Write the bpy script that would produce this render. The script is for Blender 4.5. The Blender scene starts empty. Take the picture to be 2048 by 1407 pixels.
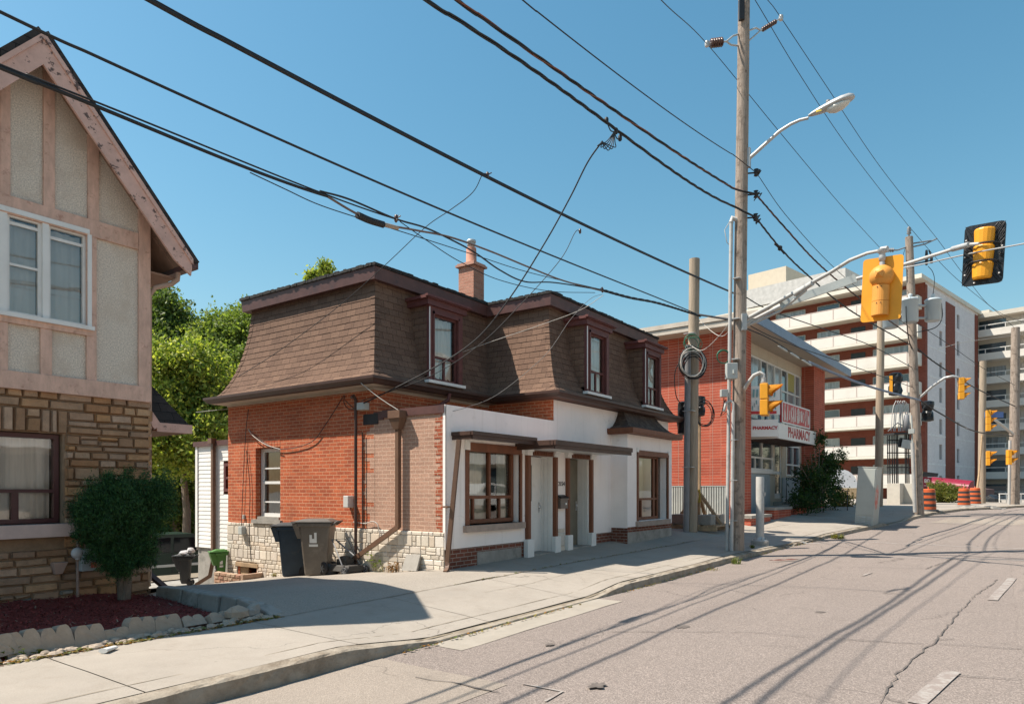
import bpy, math, random
import numpy as np
from mathutils import Vector, Matrix
R = math.radians
rnd = random.Random(11)
nrs = np.random.RandomState(5)
sc = bpy.context.scene
COL = sc.collection
# ------------------------------------------------------------------ camera, sky, sun
S, CC = 0.5822, 0.8131            # the street (+X) runs to the right of the view axis
cam = bpy.data.cameras.new('camera'); co = bpy.data.objects.new('camera', cam); COL.objects.link(co)
co.location = (0, 0, 0); co.rotation_euler = (R(90), 0, -math.atan2(CC, S))
cam.sensor_width = 36; cam.lens = 36 * 1377 / 2048; cam.shift_y = 274.5 / 2048
cam.clip_start = 0.1; cam.clip_end = 2000
sc.camera = co
SUN_EL = R(57.0); SUN_AZ = math.atan2(-0.606, 0.796)      # azimuth from +Y towards +X
w = bpy.data.worlds.new("World"); sc.world = w; w.use_nodes = True
nt = w.node_tree; bg = nt.nodes['Background']
sky = nt.nodes.new('ShaderNodeTexSky'); sky.sky_type = 'NISHITA'; sky.sun_disc = False
sky.sun_elevation = SUN_EL; sky.sun_rotation = SUN_AZ
sky.air_density = 1.5; sky.dust_density = 1.0; sky.ozone_density = 3.5
hsv = nt.nodes.new('ShaderNodeHueSaturation'); hsv.inputs['Hue'].default_value = 0.479; hsv.inputs['Saturation'].default_value = 1.22
nt.links.new(sky.outputs[0], hsv.inputs['Color']); nt.links.new(hsv.outputs[0], bg.inputs[0])
bg.inputs[1].default_value = 0.084
sl = bpy.data.lights.new('sun', 'SUN'); sl.energy = 5.0; sl.angle = R(0.5); sl.color = (1, .915, .80)
so = bpy.data.objects.new('sun', sl); COL.objects.link(so)
sd = Vector((math.sin(SUN_AZ) * math.cos(SUN_EL), math.cos(SUN_AZ) * math.cos(SUN_EL), math.sin(SUN_EL)))
so.rotation_euler = sd.to_track_quat('Z', 'Y').to_euler(); so.location = sd * 60
sc.view_settings.view_transform = 'Standard'; sc.view_settings.look = 'None'
sc.view_settings.exposure = 0.76; sc.view_settings.gamma = 1.0
sc.cycles.max_bounces = 6; sc.cycles.transparent_max_bounces = 12
# ------------------------------------------------------------------ survey helpers: photo sight-lines to places on known planes
def ray(u, v):
    t = (u - 1024) / 1377.0
    return (CC + S * t, S - CC * t, (978 - v) / 1377.0)
def PY(u, v, Y): r = ray(u, v); d = Y / r[1]; return Vector((r[0] * d, Y, r[2] * d))
def PX(u, v, X): r = ray(u, v); d = X / r[0]; return Vector((X, r[1] * d, r[2] * d))
def PD(u, v, d): r = ray(u, v); return Vector((r[0] * d, r[1] * d, r[2] * d))
def PL(u, v, a, b):
    """on the upright plane through plan points a and b"""
    r = ray(u, v); ex, ey = b[0] - a[0], b[1] - a[1]
    d = (a[0] * ey - a[1] * ex) / (r[0] * ey - r[1] * ex)
    return Vector((r[0] * d, r[1] * d, r[2] * d))
def interp(x, pts):
    if x <= pts[0][0]: return pts[0][1]
    for (a, va), (b, vb) in zip(pts, pts[1:]):
        if x <= b: return va + (vb - va) * (x - a) / (b - a)
    return pts[-1][1]
def spline(P, n=10):
    out = []; P = [Vector(p) for p in P]; Q = [P[0] * 2 - P[1]] + P + [P[-1] * 2 - P[-2]]
    for i in range(1, len(Q) - 2):
        p0, p1_, p2_, p3_ = Q[i - 1], Q[i], Q[i + 1], Q[i + 2]
        for k in range(n): t = k / n; out.append(.5 * ((2 * p1_) + (p2_ - p0) * t + (2 * p0 - 5 * p1_ + 4 * p2_ - p3_) * t * t + (3 * p1_ - p0 - 3 * p2_ + p3_) * t ** 3))
    return out + [P[-1]]
# ------------------------------------------------------------------ mesh builder
class MB:
    def __init__(s): s.v = []; s.f = []; s.mi = []; s.cl = []; s.uv = []; s.m = 0; s.c = None; s.sm = []; s.smooth = False
    def face(s, pts, uv=None):
        n = len(s.v); s.v += [tuple(p) for p in pts]; s.f.append(tuple(range(n, n + len(pts))))
        s.mi.append(s.m); s.cl.append(s.c); s.uv.append(uv); s.sm.append(s.smooth)
    def add(s, vs, fs):
        n = len(s.v); s.v += [tuple(p) for p in vs]
        for f in fs:
            s.f.append(tuple(n + i for i in f)); s.mi.append(s.m); s.cl.append(s.c); s.uv.append(None); s.sm.append(s.smooth)
    def hexa(s, p):      # 8 points: bottom 4 ccw, top 4
        s.add(p, [(3, 2, 1, 0), (4, 5, 6, 7), (0, 1, 5, 4), (1, 2, 6, 5), (2, 3, 7, 6), (3, 0, 4, 7)])
    def box(s, x0, x1, y0, y1, z0, z1):
        x0, x1 = min(x0, x1), max(x0, x1); y0, y1 = min(y0, y1), max(y0, y1); z0, z1 = min(z0, z1), max(z0, z1)
        s.hexa([(x0, y0, z0), (x1, y0, z0), (x1, y1, z0), (x0, y1, z0), (x0, y0, z1), (x1, y0, z1), (x1, y1, z1), (x0, y1, z1)])
    def obox(s, c, size, M=None):
        a, b, h = size[0] / 2, size[1] / 2, size[2] / 2
        P = [(-a, -b, -h), (a, -b, -h), (a, b, -h), (-a, b, -h), (-a, -b, h), (a, -b, h), (a, b, h), (-a, b, h)]
        if M is not None: P = [M @ Vector(p) for p in P]
        s.hexa([(p[0] + c[0], p[1] + c[1], p[2] + c[2]) for p in P])
    def bx(s, B, u0, u1, n0, n1, z0, z1):       # box on a wall basis B = (origin, U, N)
        O, U, N = B
        def q(u, n, z): return (O[0] + U[0] * u + N[0] * n, O[1] + U[1] * u + N[1] * n, z)
        P = [q(u0, n0, z0), q(u1, n0, z0), q(u1, n1, z0), q(u0, n1, z0), q(u0, n0, z1), q(u1, n0, z1), q(u1, n1, z1), q(u0, n1, z1)]
        if U[0] * N[1] - U[1] * N[0] < 0: P = [P[1], P[0], P[3], P[2], P[5], P[4], P[7], P[6]]
        s.hexa(P)
    def beam(s, a, b, w, h, up=(0, 0, 1)):
        a = Vector(a); b = Vector(b); t = (b - a).normalized(); up = Vector(up)
        x = t.cross(up)
        if x.length < 1e-4: x = t.cross(Vector((1, 0, 0)))
        x.normalize(); y = x.cross(t).normalized(); x *= w / 2; y *= h / 2
        s.hexa([a - x - y, a + x - y, b + x - y, b - x - y, a - x + y, a + x + y, b + x + y, b - x + y])
    def tube(s, pts, r, n=8, cap=True):
        pts = [Vector(p) for p in pts]; k = len(pts); rs = r if isinstance(r, (list, tuple)) else [r] * k
        base = len(s.v); prev = None; old = s.smooth; s.smooth = True
        V = []
        for i, p in enumerate(pts):
            t = (pts[min(i + 1, k - 1)] - pts[max(i - 1, 0)])
            if t.length < 1e-7: t = Vector((0, 0, 1))
            t.normalize()
            if prev is None:
                x = t.cross(Vector((0, 0, 1)))
                if x.length < 1e-3: x = t.cross(Vector((1, 0, 0)))
            else: x = prev - t * prev.dot(t)
            x.normalize(); prev = x; y = t.cross(x)
            for j in range(n):
                a = 2 * math.pi * j / n; V.append(p + (x * math.cos(a) + y * math.sin(a)) * rs[i])
        F = []
        for i in range(k - 1):
            for j in range(n):
                F.append((i * n + j, i * n + (j + 1) % n, (i + 1) * n + (j + 1) % n, (i + 1) * n + j))
        s.add(V, F); s.smooth = False
        if cap:
            s.add([], [tuple(base + j - len(s.v) for j in range(n))] if False else [])
            s.face([V[j] for j in range(n)][::-1]); s.face([V[(k - 1) * n + j] for j in range(n)])
        s.smooth = old
    def lathe(s, c, prof, n=20, M=None, smooth=True):
        old = s.smooth; s.smooth = smooth; V = []
        for (r, z) in prof:
            for j in range(n):
                a = 2 * math.pi * j / n; p = Vector((r * math.cos(a), r * math.sin(a), z))
                if M is not None: p = M @ p
                V.append((p[0] + c[0], p[1] + c[1], p[2] + c[2]))
        F = [(i * n + j, i * n + (j + 1) % n, (i + 1) * n + (j + 1) % n, (i + 1) * n + j) for i in range(len(prof) - 1) for j in range(n)]
        s.add(V, F); s.smooth = False
        s.face(V[:n][::-1]); s.face(V[-n:]); s.smooth = old
    def prism(s, pts, vec):
        n = len(pts); a = [Vector(p) for p in pts]; b = [p + Vector(vec) for p in a]
        s.face(a[::-1]); s.face(b)
        for i in range(n): s.face([a[i], a[(i + 1) % n], b[(i + 1) % n], b[i]])
    def ring(s, rect, prof, sides='FRBL', arc=False):
        """loft rectangular rings; prof = [(inset, z)...]; F is -Y, R is +X, B is +Y, L is -X"""
        x0, x1, y0, y1 = rect; L = 0
        def c(i, z): return [(x0 + i, y0 + i, z), (x1 - i, y0 + i, z), (x1 - i, y1 - i, z), (x0 + i, y1 - i, z)]
        for (i0, z0), (i1, z1) in zip(prof, prof[1:]):
            a = c(i0, z0); b = c(i1, z1); dl = math.hypot(i1 - i0, z1 - z0)
            for k, nm in enumerate('FRBL'):
                if nm in sides:
                    q = [a[k], a[(k + 1) % 4], b[(k + 1) % 4], b[k]]
                    ax = 0 if nm in 'FB' else 1; sg = 1 if nm in 'FR' else -1
                    s.face(q, [(sg * q[0][ax], L), (sg * q[1][ax], L), (sg * q[2][ax], L + dl), (sg * q[3][ax], L + dl)])
            L += dl
    def grid(s, fn, us, vs, flip=False):
        n = len(s.v); nu, nv = len(us), len(vs)
        V = [fn(u, v) for v in vs for u in us]
        F = []
        for j in range(nv - 1):
            for i in range(nu - 1):
                q = (j * nu + i, j * nu + i + 1, (j + 1) * nu + i + 1, (j + 1) * nu + i); F.append(q[::-1] if flip else q)
        s.add(V, F)
    def wall(s, B, u0, u1, z0, z1, holes=()):
        """flat wall with openings and reveals; holes (u0,u1,z0,z1,depth)"""
        O, U, N = B
        def q(u, n, z): return (O[0] + U[0] * u + N[0] * n, O[1] + U[1] * u + N[1] * n, z)
        us = sorted({u0, u1} | {min(max(h[i], u0), u1) for h in holes for i in (0, 1)})
        zs = sorted({z0, z1} | {min(max(h[i], z0), z1) for h in holes for i in (2, 3)})
        for a, b in zip(us, us[1:]):
            for c, d in zip(zs, zs[1:]):
                mu, mz = (a + b) / 2, (c + d) / 2
                if any(h[0] < mu < h[1] and h[2] < mz < h[3] for h in holes): continue
                s.face([q(a, 0, c), q(b, 0, c), q(b, 0, d), q(a, 0, d)])
        for (a, b, c, d, r) in holes:
            s.face([q(a, 0, c), q(a, r, c), q(a, r, d), q(a, 0, d)]); s.face([q(b, 0, c), q(b, 0, d), q(b, r, d), q(b, r, c)])
            if d < z1: s.face([q(a, 0, d), q(a, r, d), q(b, r, d), q(b, 0, d)])
            if c > z0: s.face([q(a, 0, c), q(b, 0, c), q(b, r, c), q(a, r, c)])
def mesh_from(mb, name, mats, inv=None):
    me = bpy.data.meshes.new(name)
    me.from_pydata(mb.v, [], mb.f)
    if not isinstance(mats, (list, tuple)): mats = [mats]
    for m in mats: me.materials.append(m)
    me.polygons.foreach_set('material_index', mb.mi)
    me.polygons.foreach_set('use_smooth', mb.sm)
    uvl = me.uv_layers.new(name='UVMap'); data = np.zeros(len(me.loops) * 2, dtype=np.float32)
    k = 0
    for p, uv in zip(mb.f, mb.uv):
        if uv is None:
            P = [mb.v[i] for i in p]; a = Vector(P[0]); nx = Vector((0, 0, 0))
            for i in range(1, len(P) - 1): nx += (Vector(P[i]) - a).cross(Vector(P[i + 1]) - a)
            if nx.length > 0: nx.normalize()
            h = math.hypot(nx[0], nx[1])
            if h < .45: uv = [(q[0], q[1]) for q in P]
            else:
                tx, ty = -nx[1] / h, nx[0] / h; uv = [(q[0] * tx + q[1] * ty, q[2] / max(h, .3)) for q in P]
        for q in uv: data[k] = q[0]; data[k + 1] = q[1]; k += 2
    uvl.data.foreach_set('uv', data)
    if any(c is not None for c in mb.cl):
        ca = me.color_attributes.new('Col', 'FLOAT_COLOR', 'CORNER'); cd = np.ones(len(me.loops) * 4, dtype=np.float32); k = 0
        for p, c in zip(mb.f, mb.cl):
            c = c or (.5, .5, .5)
            for _ in p: cd[k:k + 3] = c; k += 4
        ca.data.foreach_set('color', cd)
    if inv is not None: me.transform(inv)
    me.validate(); me.update()
    return me
def thing(name, label, cat, loc=(0, 0, 0), rz=0, group=None):
    o = bpy.data.objects.new(name, None); COL.objects.link(o); o.empty_display_size = .2
    o.location = loc; o.rotation_euler = (0, 0, rz); o['label'] = label; o['category'] = cat
    if group: o['group'] = group
    return o
def tag(o, label, cat, group=None):
    o['label'] = label; o['category'] = cat
    if group: o['group'] = group
    return o
def root_inv(o):
    while o.parent: o = o.parent
    return (Matrix.Translation(o.location) @ Matrix.Rotation(o.rotation_euler.z, 4, 'Z')).inverted()
def part(name, mb, mats, parent, local=False, label=None, bevel=0, stuff=False):
    inv = None if local else root_inv(parent)
    o = bpy.data.objects.new(name, mesh_from(mb, name, mats, inv)); COL.objects.link(o); o.parent = parent
    if label: o['label'] = label
    if bevel: add_bevel(o, bevel)
    if stuff: o['kind'] = 'stuff'
    return o
def add_bevel(o, wd):
    b = o.modifiers.new('bevel', 'BEVEL'); b.width = wd; b.segments = 2; b.limit_method = 'ANGLE'; b.angle_limit = R(40)
def single(name, mb, mats, label, cat, group=None, bevel=0, kind=None):
    v = np.array(mb.v); c = (float(v[:, 0].mean()), float(v[:, 1].mean()), float(v[:, 2].min()))
    o = bpy.data.objects.new(name, mesh_from(mb, name, mats, Matrix.Translation((-c[0], -c[1], -c[2])))); COL.objects.link(o); o.location = c
    if kind: o['kind'] = kind
    tag(o, label, cat, group)
    if bevel: add_bevel(o, bevel)
    return o
def struct(name, mb, mats, kind='structure'):
    o = bpy.data.objects.new(name, mesh_from(mb, name, mats)); COL.objects.link(o); o['kind'] = kind; return o
def copy_tree(o, parent=None):
    c = o.copy(); COL.objects.link(c)
    if parent: c.parent = parent
    for ch in list(o.children): copy_tree(ch, c)
    return c
def text_to(mb, s, size, place, depth=.004, spacing=1.0, align='CENTER', shear=0, bold=0):
    """append lettering; place(x, y, z) maps text plane metres to the builder's space"""
    cu = bpy.data.curves.new('lettering', 'FONT'); cu.body = s; cu.size = size; cu.extrude = depth; cu.align_x = align; cu.align_y = 'CENTER'
    cu.space_character = spacing; cu.shear = shear; cu.offset = bold; cu.resolution_u = 3
    ob = bpy.data.objects.new('lettering', cu); COL.objects.link(ob); bpy.context.view_layer.update()
    me = bpy.data.meshes.new_from_object(ob.evaluated_get(bpy.context.evaluated_depsgraph_get()))
    mb.add([place(*v.co) for v in me.vertices], [tuple(p.vertices) for p in me.polygons])
    bpy.data.objects.remove(ob); bpy.data.meshes.remove(me); bpy.data.curves.remove(cu)
# ------------------------------------------------------------------ materials
MT = {}
def nodes(name):
    m = bpy.data.materials.new(name); m.use_nodes = True; t = m.node_tree; b = t.nodes['Principled BSDF']; MT[name] = m
    return m, t, t.nodes, t.links, b
def col4(c): return (c[0], c[1], c[2], 1)
def ramp(N, L, src, stops):
    r = N.new('ShaderNodeValToRGB'); e = r.color_ramp.elements
    while len(e) < len(stops): e.new(.5)
    for x, (p, c) in zip(e, stops): x.position = p; x.color = col4(c) if not isinstance(c, (int, float)) else (c, c, c, 1)
    L.new(src, r.inputs[0]); return r.outputs[0]
def noise(N, L, vec, scale, detail=4, rough=.55, dist=0):
    n = N.new('ShaderNodeTexNoise'); n.inputs['Scale'].default_value = scale; n.inputs['Detail'].default_value = detail
    n.inputs['Roughness'].default_value = rough; n.inputs['Distortion'].default_value = dist
    if vec is not None: L.new(vec, n.inputs['Vector'])
    return n.outputs[0]
def mixc(N, L, fac, a, b, mode='MIX'):
    m = N.new('ShaderNodeMix'); m.data_type = 'RGBA'; m.blend_type = mode
    for sock, val in ((m.inputs[0], fac), (m.inputs[6], a), (m.inputs[7], b)):
        if isinstance(val, (int, float)): sock.default_value = val
        elif isinstance(val, tuple): sock.default_value = col4(val)
        else: L.new(val, sock)
    return m.outputs[2]
def mapped(N, L, out, scale):
    m = N.new('ShaderNodeMapping'); m.inputs['Scale'].default_value = scale; L.new(out, m.inputs['Vector']); return m.outputs[0]
def bump(N, L, b, h, strength, dist=.01):
    bm = N.new('ShaderNodeBump'); bm.inputs['Strength'].default_value = strength; bm.inputs['Distance'].default_value = dist
    L.new(h, bm.inputs['Height']); L.new(bm.outputs[0], b.inputs['Normal'])
def mat(name, c, rough=.75, var=.16, vs=2.5, bmp=.15, bs=45, metal=0, spec=.35, stretch=None, dirt=None, ds=1.3, dlo=.52, dhi=.68, attr=False, bd=.006):
    m, t, N, L, b = nodes(name); tc = N.new('ShaderNodeTexCoord'); v = tc.outputs['Object']
    if stretch: v = mapped(N, L, v, stretch)
    n1 = noise(N, L, v, vs, 6, .65)
    if attr:
        a = N.new('ShaderNodeAttribute'); a.attribute_name = 'Col'; base = a.outputs['Color']
        k = ramp(N, L, n1, [(.25, 1 - var), (.75, 1 + var * .6)]); base = mixc(N, L, 1.0, base, k, 'MULTIPLY')
    else:
        lo = tuple(x * (1 - var) for x in c); hi = tuple(min(1, x * (1 + var)) for x in c); base = ramp(N, L, n1, [(.3, lo), (.7, hi)])
    if dirt:
        d = noise(N, L, tc.outputs['Object'], ds, 8, .7); f = ramp(N, L, d, [(dlo, 0.0), (dhi, 1.0)]); base = mixc(N, L, f, base, dirt)
    L.new(base, b.inputs['Base Color']); b.inputs['Roughness'].default_value = rough; b.inputs['Metallic'].default_value = metal
    b.inputs['Specular IOR Level'].default_value = spec
    if bmp: bump(N, L, b, noise(N, L, v, bs, 5, .6), bmp, bd)
    return m
def brick(name, c1, c2, mortar, bw=.215, bh=.072, ms=.007, bmp=.6, var=.25, rough=.85, grime=None, sq=1, off=.5):
    m, t, N, L, b = nodes(name); tc = N.new('ShaderNodeTexCoord'); uv = tc.outputs['UV']
    bt = N.new('ShaderNodeTexBrick'); L.new(uv, bt.inputs['Vector']); bt.offset = off
    for k, val in (('Scale', 1), ('Mortar Size', ms), ('Mortar Smooth', .15), ('Bias', -.1), ('Brick Width', bw), ('Row Height', bh)): bt.inputs[k].default_value = val
    bt.inputs['Color1'].default_value = col4(c1); bt.inputs['Color2'].default_value = col4(c2); bt.inputs['Mortar'].default_value = col4(mortar)
    n1 = noise(N, L, uv, 1.6, 8, .7); k = ramp(N, L, n1, [(.3, 1 - var), (.7, 1 + var * .5)])
    base = mixc(N, L, 1.0, bt.outputs['Color'], k, 'MULTIPLY')
    n2 = noise(N, L, uv, 28, 5, .7); k2 = ramp(N, L, n2, [(.3, .72), (.7, 1.12)]); base = mixc(N, L, 1.0, base, k2, 'MULTIPLY')
    if grime:
        d = noise(N, L, uv, .9, 8, .75); f = ramp(N, L, d, [(.55, 0.0), (.75, .55)]); base = mixc(N, L, f, base, grime)
    L.new(base, b.inputs['Base Color']); b.inputs['Roughness'].default_value = rough; b.inputs['Specular IOR Level'].default_value = .2
    mm = N.new('ShaderNodeMath'); mm.operation = 'MULTIPLY'; mm.inputs[1].default_value = -1; L.new(bt.outputs['Fac'], mm.inputs[0])
    ad = N.new('ShaderNodeMath'); ad.operation = 'ADD'; L.new(mm.outputs[0], ad.inputs[0])
    sc2 = N.new('ShaderNodeMath'); sc2.operation = 'MULTIPLY'; sc2.inputs[1].default_value = .5; L.new(n2, sc2.inputs[0]); L.new(sc2.outputs[0], ad.inputs[1])
    bump(N, L, b, ad.outputs[0], bmp, .012)
    return m
def glass(name, tint=(.97, .98, .98), dark=0.0, refl=1.0):
    m, t, N, L, b = nodes(name); N.remove(b); out = [n for n in N if n.type == 'OUTPUT_MATERIAL'][0]
    tr = N.new('ShaderNodeBsdfTransparent'); tr.inputs[0].default_value = col4(tint)
    gl = N.new('ShaderNodeBsdfGlossy'); gl.inputs['Roughness'].default_value = .02; gl.inputs[0].default_value = (refl, refl, refl, 1)
    fr = N.new('ShaderNodeFresnel'); fr.inputs[0].default_value = 2.0
    tc = N.new('ShaderNodeTexCoord'); bm = N.new('ShaderNodeBump'); bm.inputs['Strength'].default_value = .05; bm.inputs['Distance'].default_value = .05
    L.new(noise(N, L, tc.outputs['Object'], 1.4, 1), bm.inputs['Height']); L.new(bm.outputs[0], gl.inputs['Normal']); L.new(bm.outputs[0], fr.inputs['Normal'])
    mx = N.new('ShaderNodeMixShader'); L.new(fr.outputs[0], mx.inputs[0]); L.new(tr.outputs[0], mx.inputs[1]); L.new(gl.outputs[0], mx.inputs[2]); L.new(mx.outputs[0], out.inputs[0])
    return m
def leafmat(name, rough=.55, trans=.35):
    m, t, N, L, b = nodes(name); out = [n for n in N if n.type == 'OUTPUT_MATERIAL'][0]
    a = N.new('ShaderNodeAttribute'); a.attribute_name = 'Col'; L.new(a.outputs['Color'], b.inputs['Base Color']); b.inputs['Roughness'].default_value = rough
    b.inputs['Specular IOR Level'].default_value = .3
    tl = N.new('ShaderNodeBsdfTranslucent'); k = mixc(N, L, 1.0, a.outputs['Color'], (1.15, 1.25, .6), 'MULTIPLY'); L.new(k, tl.inputs[0])
    mx = N.new('ShaderNodeMixShader'); mx.inputs[0].default_value = trans; L.new(b.outputs[0], mx.inputs[1]); L.new(tl.outputs[0], mx.inputs[2]); L.new(mx.outputs[0], out.inputs[0])
    return m
def asphalt(name, c, patch, speck=.5, cracks=True):
    m, t, N, L, b = nodes(name); tc = N.new('ShaderNodeTexCoord'); v = tc.outputs['Object']
    big = noise(N, L, v, .35, 6, .6); base = ramp(N, L, big, [(.3, tuple(x * .86 for x in c)), (.7, tuple(x * 1.12 for x in c))])
    lng = noise(N, L, mapped(N, L, v, (.05, 1.1, 1)), 1.0, 5, .65); base = mixc(N, L, ramp(N, L, lng, [(.5, 0.0), (.72, .45)]), base, patch)
    trk = noise(N, L, mapped(N, L, v, (.025, .55, 1)), 1.7, 3, .5); base = mixc(N, L, ramp(N, L, trk, [(.5, 0.0), (.64, .5)]), base, tuple(x * .66 for x in c))
    # old rectangular reinstatements, each a little darker or paler than the next
    br = N.new('ShaderNodeTexBrick'); br.inputs['Scale'].default_value = 1; br.inputs['Brick Width'].default_value = 6.5; br.inputs['Row Height'].default_value = 2.9; br.inputs['Mortar Size'].default_value = .006
    br.inputs['Color1'].default_value = (.90, .90, .90, 1); br.inputs['Color2'].default_value = (1.08, 1.07, 1.05, 1); br.inputs['Mortar'].default_value = (.62, .6, .58, 1)
    dn = N.new('ShaderNodeTexNoise'); dn.inputs['Scale'].default_value = 1.3; L.new(v, dn.inputs['Vector']); ad = N.new('ShaderNodeVectorMath'); ad.operation = 'MULTIPLY_ADD'; ad.inputs[1].default_value = (.35, .2, 0); L.new(dn.outputs['Color'], ad.inputs[0]); L.new(v, ad.inputs[2]); L.new(ad.outputs[0], br.inputs['Vector'])
    base = mixc(N, L, 1.0 if cracks else .35, base, br.outputs['Color'], 'MULTIPLY')
    fine = N.new('ShaderNodeTexVoronoi'); fine.inputs['Scale'].default_value = 105; L.new(v, fine.inputs['Vector'])
    base = mixc(N, L, speck, base, ramp(N, L, fine.outputs['Color'], [(.12, tuple(x * .55 for x in c)), (.55, c), (.95, tuple(min(1, x * 1.75) for x in c))]))
    st = noise(N, L, v, 1.1, 8, .75); base = mixc(N, L, ramp(N, L, st, [(.60, 0.0), (.72, .45)]), base, tuple(x * .5 for x in c))
    if cracks:
        vo = N.new('ShaderNodeTexVoronoi'); vo.feature = 'DISTANCE_TO_EDGE'; vo.inputs['Scale'].default_value = .42; d2 = N.new('ShaderNodeTexNoise'); d2.inputs['Scale'].default_value = 2.2; d2.inputs['Detail'].default_value = 6; L.new(v, d2.inputs['Vector'])
        a2 = N.new('ShaderNodeVectorMath'); a2.operation = 'MULTIPLY_ADD'; a2.inputs[1].default_value = (.8, .8, 0); L.new(d2.outputs['Color'], a2.inputs[0]); L.new(v, a2.inputs[2]); L.new(a2.outputs[0], vo.inputs['Vector'])
        cr = ramp(N, L, vo.outputs['Distance'], [(.0, 1.0), (.006, 0.0)]); mk = ramp(N, L, noise(N, L, v, .5, 3), [(.5, 0.0), (.6, .7)]); mm = N.new('ShaderNodeMath'); mm.operation = 'MULTIPLY'; L.new(cr, mm.inputs[0]); L.new(mk, mm.inputs[1])
        base = mixc(N, L, mm.outputs[0], base, tuple(x * .35 for x in c))
    L.new(base, b.inputs['Base Color']); b.inputs['Roughness'].default_value = .88; b.inputs['Specular IOR Level'].default_value = .25
    bump(N, L, b, fine.outputs['Distance'], .5, .006); return m
def concrete(name, c, scale=1.0):
    """broom-finished concrete with stains, pitting, gum and hairline cracks"""
    m, t, N, L, b = nodes(name); tc = N.new('ShaderNodeTexCoord'); v = tc.outputs['Object']
    base = ramp(N, L, noise(N, L, v, .8, 8, .7), [(.3, tuple(x * .84 for x in c)), (.7, tuple(x * 1.08 for x in c))])
    base = mixc(N, L, ramp(N, L, noise(N, L, v, 2.4, 8, .75), [(.52, 0.0), (.74, .55)]), base, tuple(x * y for x, y in zip(c, (.70, .66, .62))))
    base = mixc(N, L, ramp(N, L, noise(N, L, v, 95, 3, .6), [(.35, .34), (.6, 0.0)]), base, tuple(x * .6 for x in c))
    vo = N.new('ShaderNodeTexVoronoi'); vo.inputs['Scale'].default_value = 2.6; L.new(v, vo.inputs['Vector']); base = mixc(N, L, ramp(N, L, vo.outputs['Distance'], [(.035, .6), (.06, 0.0)]), base, tuple(x * .5 for x in c))
    ve = N.new('ShaderNodeTexVoronoi'); ve.feature = 'DISTANCE_TO_EDGE'; ve.inputs['Scale'].default_value = .55; d2 = N.new('ShaderNodeTexNoise'); d2.inputs['Scale'].default_value = 1.7; d2.inputs['Detail'].default_value = 7; L.new(v, d2.inputs['Vector'])
    a2 = N.new('ShaderNodeVectorMath'); a2.operation = 'MULTIPLY_ADD'; a2.inputs[1].default_value = (.9, .9, 0); L.new(d2.outputs['Color'], a2.inputs[0]); L.new(v, a2.inputs[2]); L.new(a2.outputs[0], ve.inputs['Vector'])
    cr = ramp(N, L, ve.outputs['Distance'], [(.0, .75), (.004, 0.0)]); mk = ramp(N, L, noise(N, L, v, .45, 3), [(.52, 0.0), (.58, 1.0)]); mm = N.new('ShaderNodeMath'); mm.operation = 'MULTIPLY'; L.new(cr, mm.inputs[0]); L.new(mk, mm.inputs[1]); base = mixc(N, L, mm.outputs[0], base, tuple(x * .4 for x in c))
    L.new(base, b.inputs['Base Color']); b.inputs['Roughness'].default_value = .92; b.inputs['Specular IOR Level'].default_value = .25; bump(N, L, b, noise(N, L, v, 70, 5, .65), .35, .006); return m
BRICK = brick('red_brick', (.57, .145, .062), (.40, .095, .045), (.62, .35, .21), grime=(.28, .11, .065))
TANB = brick('tan_painted_brick', (.50, .295, .21), (.42, .25, .18), (.62, .43, .32), var=.15, bmp=.5)
DBRICK = brick('dark_brick', (.17, .06, .04), (.24, .085, .055), (.36, .30, .25), var=.3)
PBRICK = brick('pharmacy_brick', (.52, .115, .066), (.40, .085, .052), (.58, .31, .22), bw=.4, bh=.1, ms=.008, var=.15, off=.0)
CBRICK = brick('chimney_brick', (.50, .24, .17), (.42, .19, .13), (.50, .30, .22), var=.15, bmp=.9)
ABRICK = brick('apartment_brick', (.25, .075, .05), (.20, .06, .04), (.2, .09, .07), bw=.3, bh=.1, var=.12, bmp=.2)
WBRICK = brick('white_painted_brick', (.72, .68, .685), (.66, .62, .63), (.66, .62, .62), bw=.4, bh=.2, ms=.012, var=.08, bmp=.3)
SHIN = brick('brown_shingle', (.195, .120, .084), (.145, .088, .063), (.055, .033, .026), bw=.27, bh=.1365, ms=.0045, var=.14, bmp=.3, rough=.95)
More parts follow.
